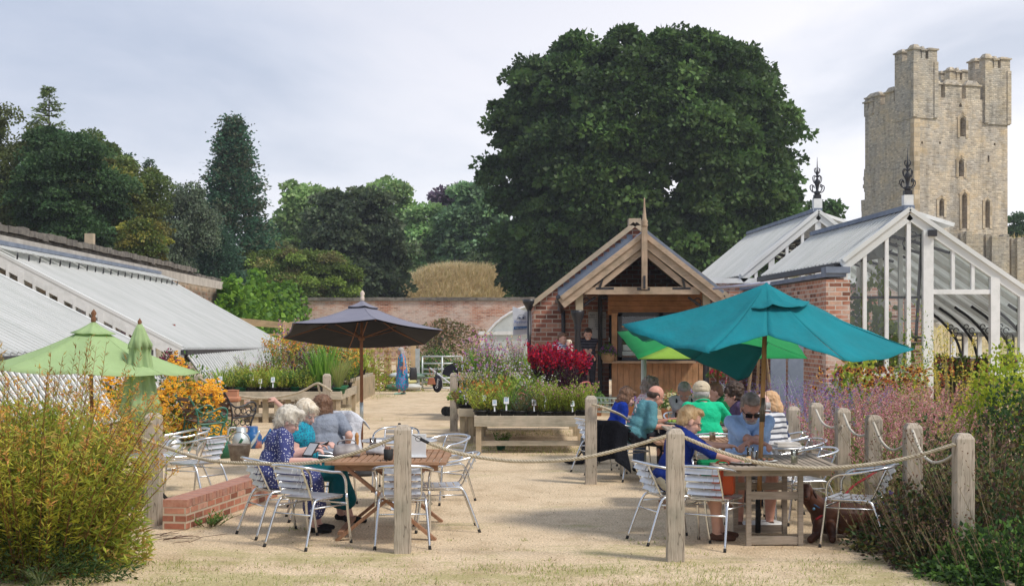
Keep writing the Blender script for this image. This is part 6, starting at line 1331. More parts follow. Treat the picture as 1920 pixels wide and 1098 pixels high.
chair(-1.0, 13.0, 4, 'empty aluminium chair directly behind the sunlit left post')
chair(-.68, 13.95, 96, 'aluminium chair at the right end of the left picnic table')
chair(-.83, 16.2, 140, 'aluminium chair right of the left table, farther back on the gravel')
chair(-1.42, 17.4, 178, 'aluminium chair behind the glasses and bottle, facing us')
chair(-3.62, 16.3, 60, 'aluminium chair left of the low brick wall, nearer one')
chair(-4.05, 17.3, 120, 'aluminium chair left of the low brick wall, farther one')
chair(-1.98, 14.75, -78, 'aluminium chair under the woman in turquoise')
chair(-2.1, 15.9, -28, 'aluminium chair under the woman in the grey top')
chair(1.48, 13.2, -72, 'aluminium chair the woman in navy blue sits on')
chair(1.83, 12.92, -30, 'empty aluminium chair with its back to us at the right table')
chair(3.13, 12.9, 62, 'aluminium chair seen side on between dog and border')
chair(2.95, 14.5, 105, 'aluminium chair right of the man in pale blue')
chair(2.40, 14.55, 180, 'aluminium chair the man in pale blue sits on')
chair(2.78, 15.35, 12, 'aluminium chair the man in the striped shirt sits on')
chair(3.1, 15.7, 110, 'aluminium chair rim just right of the striped man')
chair(3.2, 16.8, 100, 'farthest aluminium chair by the right border posts')
chair(1.47, 18.7, -42, 'aluminium chair with a black coat over its back')
chair(1.22, 19.5, -70, 'aluminium chair the boy in the blue hooded top sits on')
chair(2.32, 16.95, 5, 'aluminium chair under the man in bright green')
chair(1.85, 20.2, -90, 'aluminium chair the curly haired person sits on'); chair(2.5, 20.7, 185, 'aluminium chair the grey haired person sits on'); chair(3.0, 18.6, 80, 'aluminium chair under the person in the dark green top')
# ---- tables
teak = wood('teak', (.30,.17,.10), (.42,.26,.17), 'x'); teakd = wood('teak_leg', (.28,.15,.09), (.38,.22,.14), 'z'); greyt = wood('grey_table_wood', (.33,.28,.23), (.44,.38,.32), 'x')
def slat_table(label, cx, cy, w, d, h, m, ml, cross=True, slats='y', rz=0, group='slatted timber cafe tables'):
    t = thing('cafe_table', label, 'table', (cx, cy, 0), R(rz), group); mb = MB(); n = int(w/.07)
    for x in (-w/2+.03, w/2-.03): mb.box((x, 0, h-.015), (.06, d, .03))
    for y in (-d/2+.03, d/2-.03): mb.box((0, y, h-.0145), (w-.125, .06, .03))
    for i in range(n): mb.box((-w/2+.07+(w-.14)*(i+.5)/n, 0, h-.016), ((w-.14)/n-.012, d-.125, .022))
    mb.build('tabletop', m, t, bevel=.003)
    mb = MB(); 
    for y in (-d/2+.12, d/2-.12): mb.box((0, y, h-.06), (w-.16, .03, .06))
    mb.each('apron', m, t)
    if cross:
        for y in (-d/2+.1, d/2-.1):
            for s in (-1, 1): mb = MB(); mb.beam((s*(w/2-.1), y+s*.02, 0), (-s*(w/2-.16), y+s*.02, h-.04), .03, .07, up=(0,1,0)); mb.build('leg', ml, t)
        mb = MB(); mb.tube([(0, -d/2+.1, h*.5), (0, d/2-.1, h*.5)], .012, 6); mb.box((-(w/2-.13), 0, .06), (.05, d-.26, .03)); mb.each('stretcher', ml, t)
    else:
        for y in (-d/2+.25, d/2-.3):
            for s in (-1, 1): mb = MB(); mb.box((s*.235, y, h/2-.02), (.045, .05, h-.04)); mb.build('leg', ml, t)
            for z in (.05, h*.62): mb = MB(); mb.box((0, y, z), (.424, .035, .07)); mb.build('rail', ml, t)
    return t
slat_table('brown slatted folding table with crossed legs behind the left sunlit post', -1.17, 13.85, 1.12, 1.45, .735, teak, teakd)
slat_table('greyed slatted table shared by the navy blue and pale blue diners', 2.38, 13.3, 1.12, 1.3, .735, greyt, greyt, cross=False)
slat_table('long table of the rear group behind the navy blue woman', 2.42, 18.6, 1.0, 2.1, .73, greyt, greyt, cross=False)
slat_table('plain brown table between the rear group and the navy blue woman', 2.05, 15.9, .95, .8, .73, teak, teakd)
def round_table(label, x, y, h=.73, r=.36, legm=None):
    t = thing('bistro_table', label, 'table', (x, y, 0), 0); mb = MB(); mb.lathe([(.001,h-.02),(r-.01,h-.02),(r,h-.012),(r,h),(.001,h)], n=28); mb.build('tabletop', alur, t)
    for k in range(3): a = k*2.094+.4; mb = MB(); mb.beam((math.cos(a)*r*.9, math.sin(a)*r*.9, 0), (-math.cos(a)*r*.5, -math.sin(a)*r*.5, h-.02), .035, .02, up=(0,1,0)); mb.build('leg', legm or alu, t)
    return t
round_table('round aluminium table behind the brown table with drinks on it', -1.25, 15.8, .735, .42); round_table('round metal table with black crossed legs left of the tall post', -4.0, 15.5, .60, .36, rubber); round_table('round aluminium table right of the man in pale blue', 2.86, 14.95, .73, .22)
# ---- table things
gl2 = glassmat('tumbler_glass', (.93,.96,.95), .12, .02)
def small(name, label, cat, mb, m, p, group=None, **k): o = mb.build(name, m, **k); o.location = p; return tag(o, label, cat, group)
def glassy(name, label, cat, p, prof, liquid=None, lz=.05, lr=.03, cap=None, group=None):
    t = thing(name, label, cat, p, 0, group); mb = MB(); mb.lathe(prof, n=16); mb.build('glass', gl2, t)
    if liquid: mb = MB(); mb.lathe([(.001,.006),(lr*.9,.006),(lr,lz),(.001,lz)], n=14); mb.build('drink', liquid, t)
    if cap: mb = MB(); mb.lathe(cap, n=12); mb.build('cap', rubber, t)
    return t
TUM = [(.001,.002),(.030,.002),(.034,.12),(.037,.125),(.032,.12),(.028,.01)]
BOT = [(.001,.002),(.032,.002),(.036,.02),(.036,.13),(.028,.165),(.014,.19),(.013,.25)]
water = mat('cloudy_lemonade', (.62,.66,.55), (.55,.6,.5), rough=.3); redj = mat('red_juice', (.12,.005,.01), (.2,.01,.01), rough=.2)
tz1 = .737
glassy('tumbler', 'tall clear tumbler beside the bottle on the left tables', 'glass', (-1.25-.16, 14.42, tz1), TUM); glassy('drink_bottle', 'clear glass bottle with a dark cap on the left table', 'bottle', (-1.14, 14.40, tz1), BOT, water, .11, .032, [(.014,.245),(.015,.275),(.001,.278)])
small('pepper_mill', 'turned orange wood pepper mill on the left table', 'pepper mill', MB().lathe([(.001,0),(.024,0),(.026,.02),(.016,.06),(.022,.10),(.018,.13),(.022,.15),(.014,.18),(.001,.19)], n=14), mat('mill_wood', (.50,.25,.08), (.42,.2,.06), rough=.4), (-1.56, 14.3, tz1))
t = thing('cutlery_pot', 'black tin pot of brown sachets on the brown left table', 'pot', (-1.16, 13.35, tz1)); MB().lathe([(.001,0),(.038,0),(.043,.01),(.046,.10),(.042,.10),(.038,.09),(.001,.08)], n=18).build('pot', rubber, t); mb = MB(); random.seed(3); [mb.box((random.uniform(-.025,.025), random.uniform(-.025,.025), .10), (.03,.006,.05), Matrix.Rotation(random.uniform(0,3), 3, 'Z')) for _ in range(9)]; mb.build('sachets', mat('brown_paper', (.4,.2,.13), (.6,.45,.35)), t)
mb = MB(); mb.box((0,0,.11), (.21,.006,.22), Matrix.Rotation(.12,3,'X')); mb.box((0,.06,.11), (.21,.006,.22), Matrix.Rotation(-.25,3,'X')); mb.box((0,.03,.005), (.22,.10,.01)); small('menu_card', 'white folded menu card standing behind the left post', 'menu card', mb, mat('card_white', (.75,.77,.78), (.68,.72,.74), rough=.5), (-.93, 13.6, tz1))
mb = MB(); mb.lathe([(.001,0),(.15,0),(.17,.012),(.16,.012),(.14,.006),(.001,.006)], n=24); small('serving_tray', 'dark round tray on the round aluminium table', 'tray', mb, mat('tray_dark', (.06,.06,.065), rough=.3), (-1.12, 15.65, .737))
mb = MB(); mb.box((0,0,.05), (.11,.08,.10)); small('paper_napkins', 'white paper napkins beside the tumbler', 'napkins', mb, mat('napkin', (.8,.8,.8)), (-1.36, 14.52, tz1), bevel=.03)
# handbag
def bag(name, label, p, dims, m, rz=0, strap=None, n=2):
    t = thing(name, label, 'bag', p, rz); mb = MB(); w_, d_, h_ = dims
    prof = [(1, 1, 0), (1.05, 1.15, .25), (.98, 1.0, .6), (.9, .6, .92), (.86, .45, 1)]
    N = 16; b = 0
    for sx, sy, z in prof:
        for k in range(N):
            a = 2*math.pi*k/N; cx, sy_ = math.cos(a), math.sin(a); ex = lambda v: math.copysign(abs(v)**.6, v); mb.v.append(Vector((ex(cx)*w_/2*sx, ex(sy_)*d_/2*sy, z*h_+.008*math.sin(a*3+z*5))))
    for i in range(len(prof)-1):
        for k in range(N): k2 = (k+1) % N; mb.face((i*N+k, i*N+k2, (i+1)*N+k2, (i+1)*N+k), smooth=True)
    mb.face(list(range(N))[::-1]); mb.face([(len(prof)-1)*N+k for k in range(N)]); mb.build('body', m, t)
    if strap: mb = MB(); mb.tube(smoothcurve([(-w_*.35,0,h_*.9), (-w_*.3,-.02,h_*1.3), (0,-.03,h_*1.45), (w_*.3,-.02,h_*1.3), (w_*.35,0,h_*.9)], 5), .007, 6); mb.build('strap', strap, t)
    return t
greyl = mat('grey_leather', (.20,.18,.18), (.32,.30,.30), rough=.4, vs=14, bs=.4, bscale=20); blackl = mat('black_leather', (.02,.02,.022), (.04,.04,.045), rough=.45, vs=12, bs=.3, bscale=20)
bag('handbag', 'slouchy grey leather handbag on the left table near the tablet', (-1.60, 13.75, tz1), (.26,.14,.11), greyl, .3, greyl)
bag('handbag', 'small pewter coloured bag by the tumbler on the left table', (-1.33, 14.0, tz1), (.20,.12,.075), mat('pewter_leather', (.35,.34,.34), (.5,.49,.49), rough=.3, vs=16, bs=.4, bscale=30), -.3, greyl)
t = thing('tote_bag', 'orange red leather bag on the chair at the right table', 'bag', (1.93, 12.98, .455), R(-20)); mb = MB(); mb.box((0,0,.12), (.20,.12,.24)); mb.build('body', mat('orange_leather', (.62,.10,.02), (.5,.07,.015), rough=.35, vs=6, bs=.2, bscale=15), t, bevel=.015)
mb = MB(); [mb.tube(smoothcurve([(-.06,y,.23),(-.05,y,.30),(.05,y,.30),(.06,y,.23)], 4), .006, 6) for y in (-.045,.045)]; mb.each('handle', mat('orange_leather_dark', (.4,.06,.02)), t); mb = MB(); mb.box((-.0,-.063,.14), (.012,.006,.18)); mb.build('strap', mat('orange_strap', (.4,.05,.02)), t)
t = thing('shopping_bag', 'bright green carrier bag behind the orange bag', 'bag', (1.86, 13.16, .455), R(10)); mb = MB(); mb.box((0,0,.15), (.26,.10,.30), taper=1.15); mb.build('body', fabric('green_bag', (.01,.28,.11), .2), t, bevel=.02); mb = MB(); mb.tube([(-.05,0,.29),(0,0,.36),(.05,0,.29)], .006, 6); mb.build('handle', MATS['green_bag'], t)
# food on the right table
t = thing('plate_of_food', 'oval metal platter of bread rolls and salad on the right table', 'plate', (2.12, 12.98, tz1)); mb = MB(); mb.lathe([(.001,.004),(.13,.004),(.16,.018),(.158,.022),(.13,.010),(.001,.010)], n=24); mb.build('platter', alur, t)
bread = mat('bread', (.55,.32,.12), (.68,.50,.30), rough=.8, vs=20); salad = mat('salad', (.30,.42,.05), (.16,.3,.04), rough=.6, vs=50)
for c, r_ in (((-.05,.02,.035), (.055,.035,.025)), ((.05,.03,.035), (.045,.04,.03)), ((.0,-.03,.03), (.05,.03,.02))): MB().ball(c, r_, 12).build('bread_roll', bread, t)
mb = MB(); random.seed(6); [mb.ball((.03+random.uniform(-.06,.06), -.07+random.uniform(-.02,.03), .02), (.02,.014,.008), 6) for _ in range(9)]; mb.build('salad', salad, t)
glassy('tumbler', 'tumbler of dark red juice on the right table', 'glass', (2.19, 12.85, tz1), TUM, redj, .06, .031); glassy('tumbler', 'tumbler of cloudy lemonade right of the parasol pole', 'glass', (2.58, 13.0, tz1), TUM, water, .07, .032)
glassy('tumbler', 'empty tumbler behind the red juice', 'glass', (2.22, 13.25, tz1), TUM)
t = thing('plate_of_food', 'small plate of green salad beside the parasol pole', 'plate', (2.36, 13.15, tz1)); MB().lathe([(.001,.003),(.07,.003),(.095,.014),(.001,.009)], n=20).build('plate', white, t); mb = MB(); [mb.ball((random.uniform(-.05,.05), random.uniform(-.05,.05), .025), (.025,.018,.014), 6) for _ in range(10)]; mb.build('salad', mat('leaves', (.04,.14,.03), (.3,.1,.08), vs=40), t)
glassy('sugar_jar', 'tan sugar jar on the brown table behind the navy woman', 'jar', (2.22, 15.75, .735), [(.001,0),(.035,0),(.035,.09),(.03,.095)], mat('sugar', (.55,.42,.25)), .085, .033)
t = thing('plate_of_food', 'plate of salad in front of the person in dark green', 'plate', (2.72, 18.4, .735)); MB().lathe([(.001,.003),(.10,.003),(.13,.016),(.001,.010)], n=20).build('plate', white, t); mb = MB(); [mb.ball((random.uniform(-.07,.07), random.uniform(-.07,.07), .03), (.03,.02,.018), 6) for _ in range(14)]; mb.build('salad', salad, t)
t = thing('plate_of_food', 'plate of salad in front of the man in the teal shirt', 'plate', (2.12, 18.6, .735)); MB().lathe([(.001,.003),(.10,.003),(.13,.016),(.001,.010)], n=20).build('plate', white, t); mb = MB(); [mb.ball((random.uniform(-.07,.07), random.uniform(-.07,.07), .03), (.03,.02,.018), 6) for _ in range(14)]; mb.build('salad', salad, t)
mb = MB(); mb.box((0,0,.015), (.28,.2,.02), Matrix.Rotation(.3,3,'Z')); mb.box((.02,0,.035), (.24,.16,.02), Matrix.Rotation(.1,3,'Z')); small('newspaper', 'folded papers on the round table right of the man', 'papers', mb, mat('paper_stack', (.5,.44,.36), (.65,.62,.58)), (2.86, 14.9, .732))
# ---- umbrellas
polew = wood('parasol_pole_wood', (.20,.09,.05), (.28,.14,.08), 'z'); polel = wood('parasol_pole_light', (.45,.25,.10), (.52,.30,.14), 'z')
def canopy_mesh(N, Rr, rise, phase, sag=.06, K=6, vent=None, scallop=.03, dr=0):
    """radial panels; returns MB"""
    mb = MB(); M_ = 8; rings = []
    for i in range(K+1):
        u = i/K; ring = []
        for j in range(N*M_):
            a = phase+2*math.pi*j/(N*M_); f = (j % M_)/M_; s_ = 4*f*(1-f); edge = math.cos(math.pi/N)/math.cos((f-.5)*2*math.pi/N); r = Rr*u*edge*(1-scallop*s_*u)
            z = rise*(1-u)-sag*s_*u*(1-u*.45)*1.0-.10*rise*math.sin(u*math.pi); ring.append(len(mb.v)); mb.v.append(Vector((r*math.cos(a), r*math.sin(a), z)))
        rings.append(ring)
    n = N*M_
    for i in range(K):
        for j in range(n): mb.face((rings[i][j], rings[i][(j+1) % n], rings[i+1][(j+1) % n], rings[i+1][j]), smooth=True)
    return mb
def solid(o, th=.004):
    m = o.modifiers.new('s', 'SOLIDIFY'); m.thickness = th; dg = bpy.context.evaluated_depsgraph_get(); me = bpy.data.meshes.new_from_object(o.evaluated_get(dg)); o.modifiers.clear(); o.data = me; return o
def umbrella(label, x, y, N, Rr, zr, rise, phase, cloth, tilt=None, polem=None, sag=.05, vent=.3, ground=0, underm=None, pr=.022, ferrule=None, group='open parasols', shade_sheet=None):
    t = thing('parasol', label, 'parasol', (x, y, 0), 0, group); T = Matrix.Translation((0, 0, zr)) @ (tilt or Matrix.Identity(3)).to_4x4()
    mb = canopy_mesh(N, Rr, rise, phase, sag); mb.v = [T @ v for v in mb.v]; solid(mb.build('canopy', cloth, t))
    if vent: mb = canopy_mesh(N, vent, rise*.28, phase, .015, 3, scallop=.08); mb.v = [T @ (v+Vector((0,0,rise*.82))) for v in mb.v]; solid(mb.build('vent_cap', cloth, t))
    if shade_sheet: mb = canopy_mesh(N, Rr*.985, rise*.985, phase, sag); mb.v = [T @ (v+Vector((0,0,-.014))) for v in mb.v]; mb.build('shade_sheet', shade_sheet, t)  # near-black sheet added under the canvas, painting its underside as shaded
    hub = Vector((0,0,rise-.03)); runner = Vector((0,0,rise*.15-.12))
    for k in range(N):
        a = phase+2*math.pi*k/N; e = Vector((math.cos(a)*Rr*.985, math.sin(a)*Rr*.985, -.012)); m1 = hub.lerp(e, .5); m1.z -= .1*rise+.02
        sm_ = MB(); sm_.tube([T @ (Vector((math.cos(a)*Rr*q, math.sin(a)*Rr*q, rise*(1-q)-.1*rise*math.sin(q*math.pi)+.004))) for q in np.linspace(.1, 1, 9)], .005, 4); sm_.build('seam', cloth, t)
        mb = MB(); mb.tube([T @ p for p in (hub, m1, e)], .008, 5); mb.build('rib', polem, t); mb = MB(); mb.tube([T @ runner, T @ (m1+Vector((0,0,-.01)))], .007, 5); mb.build('strut', polem, t)
    mb = MB(); mb.lathe([(.03,-.03),(.045,-.02),(.045,.03),(.03,.04)], runner, 12); mb.v = [T @ v for v in mb.v]; mb.build('runner', polem, t)
    top = T @ Vector((0,0,rise+.02)); j = T @ Vector((0,0,-.25)); mb = MB(); mb.tube([(0, 0, ground), (0, 0, j.z-.05), j, top] if tilt else [(0,0,ground), top], pr, 10); mb.build('pole', polem, t)
    mb = MB(); mb.lathe([(.001,.16),(.02,.14),(.035,.11),(.02,.08),(.03,.06),(.03,.02),(.02,0)], Vector((0,0,rise*1.06)), 12); mb.v = [T @ v for v in mb.v]; mb.build('finial', underm or polem, t)
    if ferrule: mb = MB(); mb.tube([(0,0,ferrule[0]), (0,0,ferrule[1])], pr*1.12, 10); mb.build('metal_sleeve', galv, t)
    mb = MB(); mb.lathe([(.22,0),(.22,.05),(.05,.09),(.035,.22),(.001,.22)], n=20); mb.build('base', rubber, t)
    return t
UY = 19.2; zc = EYE+(HOR-626)*UY/FPX
greycl = fabric('grey_canvas', (.20,.20,.25), .0, bs=.3, c2=(.22,.22,.27))
umbrella('charcoal grey parasol with wooden ribs tilted towards us behind the left table', XA(678, UY), UY, 6, 1.15, zc, .42, R(-15), greycl, Matrix.Rotation(R(-10), 3, 'X'), polew, .03, .24, ferrule=(.72, .98), underm=mat('finial_cream', (.6,.5,.42)), shade_sheet=mat('shade_black', (.014,.014,.018), (.02,.02,.024), rough=.95))
lgreen = fabric('pale_green_canvas', (.52,.68,.36), .4, bs=.8, c2=(.47,.62,.32))
UY = 16.7; umbrella('open pale green parasol behind the left corner planting', XA(172, UY), UY, 8, 1.24, EYE+(HOR-693)*UY/FPX, .52, R(10), lgreen, Matrix.Rotation(R(2), 3, 'Y'), polew, .05, .26)
# folded pale green parasol
t = thing('folded_parasol', 'folded pale green parasol standing behind the tall left post', 'parasol', (XA(262, 16.2), 16.2, 0)); rg = random.Random(4); mb = MB(); prof = [(.02,2.03),(.055,1.97),(.10,1.86),(.135,1.765),(.118,1.75),(.115,1.68),(.13,1.55),(.16,1.35),(.195,1.15),(.235,.98)]; N = 56
for r_, z in prof:
    for k in range(N): a = 2*math.pi*k/N; f = 1+(.34*(abs(math.sin(a*3.5+z*.6))-.6)+.12*math.sin(a*11+z*2))*min(1, (2.04-z)*2.2); zz = z+(.06*math.sin(a*2+.7) if r_ > .2 else 0)+(.03*math.sin(a*8) if .12 < r_ < .14 else 0); mb.v.append(Vector((r_*f*math.cos(a), r_*f*math.sin(a)*.8, zz)))
for i in range(len(prof)-1):
    for k in range(N): k2 = (k+1) % N; mb.face((i*N+k, (i+1)*N+k, (i+1)*N+k2, i*N+k2), smooth=True)
solid(mb.build('canopy', lgreen, t)); MB().tube([(0,0,0),(0,0,2.06)], .022, 10).build('pole', polew, t); MB().lathe([(.02,2.0),(.025,2.05),(.001,2.09)], n=10).build('finial', polew, t)
MB().lathe([(.22,0),(.22,.05),(.05,.09),(.035,.2),(.001,.2)], n=20).build('base', rubber, t)
# teal parasol, sagging
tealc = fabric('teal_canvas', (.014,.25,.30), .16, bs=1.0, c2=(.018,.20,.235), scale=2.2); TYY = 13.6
t = thing('parasol', 'large teal parasol with a drooping corner over the right table', 'parasol', (XA(1424, TYY), TYY, 0), 0, 'open parasols')
A = W(1437, 532, 13.6); Lc = W(1166, 609, 13.75); Rc = W(1714, 654, 13.7); N1 = W(1440, 628, 12.95); N2 = W(1585, 676, 12.75); N0 = W(1330, 660, 12.8); BL = W(1210, 640, 14.6); DR = W(1386, 712, 13.9); BK = W(1500, 560, 14.9)
def panel(mb, apex, a, b, sag=.04, n=10, droop=.0, fold=.012, ph=0):
    base = len(mb.v); nr = apex.cross(Vector((0,0,1)))
    for i in range(n+1):
        for j in range(n+1):
            u, v = i/n, j/n; p = apex.lerp(a.lerp(b, v), u); p = p+Vector((0, 0, -sag*4*v*(1-v)*u-.05*math.sin(u*math.pi)-droop*u*u*math.sin(v*math.pi)+fold*math.sin(v*14+ph+u*3)*u*(1-.3*u))); mb.v.append(p)
    for i in range(n):
        for j in range(n):
            q = base+i*(n+1)+j; mb.face((q, q+1, q+n+2, q+n+1), smooth=True)
mb = MB(); panel(mb, A, Lc, N0, .06, fold=.02); panel(mb, A, N0, N1, .0, 8, fold=.006); panel(mb, A, N1, N2, .0, 10, fold=.008); panel(mb, A, N2, Rc, .045, 10, fold=.012); panel(mb, A, Rc, BK, .03, 8); panel(mb, A, BK, BL, .03, 8); panel(mb, A, BL, Lc, .02, 8)
solid(mb.build('canopy', tealc, t, world=True, weld=True), .005)
mb = MB(); base = 0; P1, P2, P3, P4 = Lc+Vector((.06,.1,-.02)), W(1262, 655, 13.9), W(1438, 640, 13.72), W(1400, 640, 14.2); n = 10
rows_ = [[Lc, Vector(Lc)]]
def quadpatch(mb, c00, c10, c11, c01, n=10, f=.02):
    b = len(mb.v)
    for i in range(n+1):
        for j in range(n+1): u, v = i/n, j/n; p = c00*(1-u)*(1-v)+c10*u*(1-v)+c11*u*v+c01*(1-u)*v; mb.v.append(p+Vector((0, f*math.sin(v*9+u*4)*math.sin(u*math.pi), -f*.4*math.sin(u*8))))
    for i in range(n):
        for j in range(n): q = b+i*(n+1)+j; mb.face((q, q+1, q+n+2, q+n+1), smooth=True)
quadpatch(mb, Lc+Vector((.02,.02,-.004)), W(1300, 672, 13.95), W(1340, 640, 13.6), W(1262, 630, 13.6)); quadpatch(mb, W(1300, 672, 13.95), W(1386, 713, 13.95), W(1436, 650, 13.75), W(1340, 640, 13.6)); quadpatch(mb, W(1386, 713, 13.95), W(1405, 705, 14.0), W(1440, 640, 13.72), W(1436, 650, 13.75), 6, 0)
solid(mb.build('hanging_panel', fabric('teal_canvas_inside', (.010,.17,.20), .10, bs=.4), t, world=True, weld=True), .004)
mb = MB(); cz0 = A+Vector((0,0,.012)); e = [A+Vector((-.38,.05,-.17)), A+Vector((-.16,-.30,-.24)), A+Vector((.0,-.33,-.2)), A+Vector((.26,-.28,-.22)), A+Vector((.42,.02,-.17)), A+Vector((.2,.3,-.12)), A+Vector((-.2,.3,-.1))]
for i in range(7): panel(mb, cz0, e[i], e[(i+1) % 7], .02, 4, fold=0)
solid(mb.build('vent_cap', tealc, t, world=True, weld=True), .004)
mb = MB(); mb.tube([W(1421, 995, TYY), W(1428, 800, TYY), A+Vector((0,0,-.02))], .0225, 12); mb.build('pole', polel, t, world=True); MB().tube([W(1421, 998, TYY), W(1422, 935, TYY)], .026, 12).build('metal_sleeve', rubber, t, world=True); MB().tube([W(1428.5, 790, TYY), W(1430.5, 745, TYY)], .0245, 12).build('pole_joint', mat('brass_joint', (.16,.14,.10), rough=.4, metal=.6), t, world=True)
for q in (Lc, N2, Rc, BK): MB().tube([A+Vector((0,0,-.06)), A.lerp(q, .5)+Vector((0,0,-.09)), q+Vector((0,0,-.015))], .008, 5).build('rib', polel, t, world=True)
MB().tube([W(1437, 560, TYY-.03), W(1437, 740, TYY-.035), W(1433, 800, TYY-.03)], .0025, 5).build('cord', polew, t, world=True)
mb = MB(); mb.box((XA(1428, 14.05), 14.05, .035), (.42,.30,.05), Matrix.Rotation(.25,3,'Z')); o = mb.build('base', white, t, world=True, bevel=.01)
# green parasol behind
t = thing('parasol', 'lime and green parasol behind the teal one with a lime front panel', 'parasol', (XA(1340, 20.3), 20.3, 0), 0, 'open parasols'); a, b, c, d, ap_ = W(1197, 673, 19.2), W(1514, 672, 19.2), W(1484, 625, 21.4), W(1157, 622, 21.4), W(1350, 592, 20.3)
mb = MB(); panel(mb, ap_, b, c, .02, 6); panel(mb, ap_, c, d, .02, 6); panel(mb, ap_, d, a, .0, 6); panel(mb, ap_, W(1400, 672, 19.2), b, 0, 6, fold=0); solid(mb.build('canopy', fabric('mid_green_canvas', (.03,.33,.10), .3), t, world=True))
mb = MB(); panel(mb, ap_, a, W(1400, 672, 19.2), .0, 8, fold=0); solid(mb.build('sunlit_front_panel', fabric('sunlit_lime_canvas', (.32,.52,.08), .3), t, world=True))  # front panel gets a lime copy of the canvas, sunlight put into its colour
mb = MB(); mb.tube([(XA(1340, 20.3), 20.3, 0), ap_], .022, 8); mb.build('pole', polew, t, world=True)
mb = MB(); mb.tube([(XA(1207, 20.8), 20.8, 0), (XA(1207, 20.8), 20.8, EYE+(HOR-674)*20.8/FPX)], .04, 10); tag(mb.build('white_post', mat('cream_post', (.62,.64,.58), (.55,.57,.5)), loc=(XA(1207, 20.8), 20.8, 0)), 'pale round post behind the curly haired person', 'post')
# ---- nursery bits left
green_i = mat('green_cast_iron', (.015,.10,.065), (.03,.15,.10), rough=.4, vs=20, spec=.6); slatw = wood('bench_slat_brown', (.13,.08,.06), (.22,.15,.11), 'x')
def garden_seat(label, x, y, rz, m, w_=1.0, sc=1.0):
    t = thing('garden_bench', label, 'bench', (x, y, 0), R(rz), 'cast iron garden seats'); t.scale = (sc,)*3
    for s in (-1, 1):
        X = s*w_/2; mb = MB(); f = lambda pts, r=.018, k=4: mb.tube(smoothcurve([(X, a, b) for a, b in pts], k), r, 6)
        f([(-.30,.88), (-.33,.86), (-.30,.82), (-.24,.72), (-.19,.58), (-.17,.42), (-.20,.25), (-.27,.08), (-.34,0)]); f([(.27,.0), (.25,.10), (.20,.22), (.22,.34), (.26,.42), (.22,.44), (.0,.42), (-.17,.42)]); f([(-.22,.68), (-.10,.60), (.06,.62), (.20,.68), (.29,.66), (.31,.58), (.25,.53), (.20,.58), (.23,.61)]); f([(.26,.44), (.30,.50), (.29,.58)])
        for cy, cz, r0 in ((-.06,.53,.06), (.06,.53,.05), (.16,.50,.04), (-.08,.34,.05), (.04,.33,.05), (.14,.32,.045), (-.12,.24,.04)): f([(cy+r0*math.cos(q), cz+r0*math.sin(q)) for q in np.linspace(0, 6.0, 9)], .010, 2)
        mb.build('side_frame', m, t)
    mb = MB(); [mb.box((0, -.14+.085*i, .45-.004*i), (w_-.03, .06, .022)) for i in range(5)]; mb.build('seat', slatw, t); mb = MB(); [mb.box((0, -.19-.035*i, .54+.09*i), (w_-.03, .022, .06), Matrix.Rotation(-.35,3,'X')) for i in range(4)]; mb.build('backrest', slatw, t)
    return t
garden_seat('green cast iron seat end with dark slats in front of the coneflowers', XA(378, 23.6), 23.6, -62, green_i, .85, 1.0); garden_seat('black cast iron seat with brown slats behind the green one', XA(425, 25.4), 25.4, -48, blackiron, .95, 1.0)
t = thing('stone_pier', 'square stone pier with a terracotta cap beside the black iron seat', 'pier', (XA(436, 27), 27, 0)); MB().box((0,0,.30), (.24,.24,.60)).build('pier', stone, t, bevel=.01); MB().lathe([(.17,.60),(.20,.63),(.20,.67),(.15,.70),(.145,.80),(.165,.82),(.001,.83)], n=4, smooth=False, M=Matrix.Rotation(R(45),3,'Z')).build('cap', terracotta, t)
def can(label, x, y, z, h, r, m, rz=0, group='watering cans'):
    t = thing('watering_can', label, 'watering can', (x, y, z), rz, group); MB().lathe([(.001,0),(r,0),(r,h*.55),(r*.75,h*.72),(r*.55,h*.76),(r*.55,h),(r*.48,h),(.001,h*.95)], n=20).build('body', m, t); MB().tube(smoothcurve([(r*.9,0,h*.18), (r*1.5,0,h*.45), (r*2.1,0,h*.85)], 4), [r*.2]*5+[r*.14]*4, 8).build('spout', m, t); MB().tube(smoothcurve([(-r*.55,0,h*.98), (-r*1.3,0,h*.95), (-r*1.5,0,h*.55), (-r*.95,0,h*.2)], 5), r*.11, 6).build('handle', m, t); return t
can('dark green watering can with a round belly near the low brick wall', XA(416, 21.8), 21.8, 0, .34, .15, mat('can_green', (.01,.09,.05), (.02,.12,.06), rough=.35, vs=10)); can('dull galvanised watering can behind the rusty bucket', XA(452, 22.8), 22.8, 0, .40, .14, galv, .3); can('blue watering can painted with flowers behind the spotted dress', XA(474, 23.6), 23.6, 0, .36, .15, mat('can_blue', (.01,.10,.28), (.5,.2,.15), rough=.4, vs=5, lo=.5, hi=.62), .5)
rust = mat('rusty_steel', (.16,.12,.10), (.30,.27,.24), rough=.7, metal=.4, vs=9, bs=.3)
t = thing('bucket', 'old rusty metal bucket left of the woman in the spotted dress', 'bucket', (XA(449, 20.9), 20.9, 0)); MB().lathe([(.001,.01),(.12,.0),(.17,.27),(.18,.28),(.17,.28),(.115,.02),(.001,.02)], n=22).build('body', rust, t); MB().tube(smoothcurve([(-.17,0,.27),(-.12,-.02,.40),(0,-.03,.46),(.12,-.02,.40),(.17,0,.27)], 5), .006, 6).build('handle', rust, t)
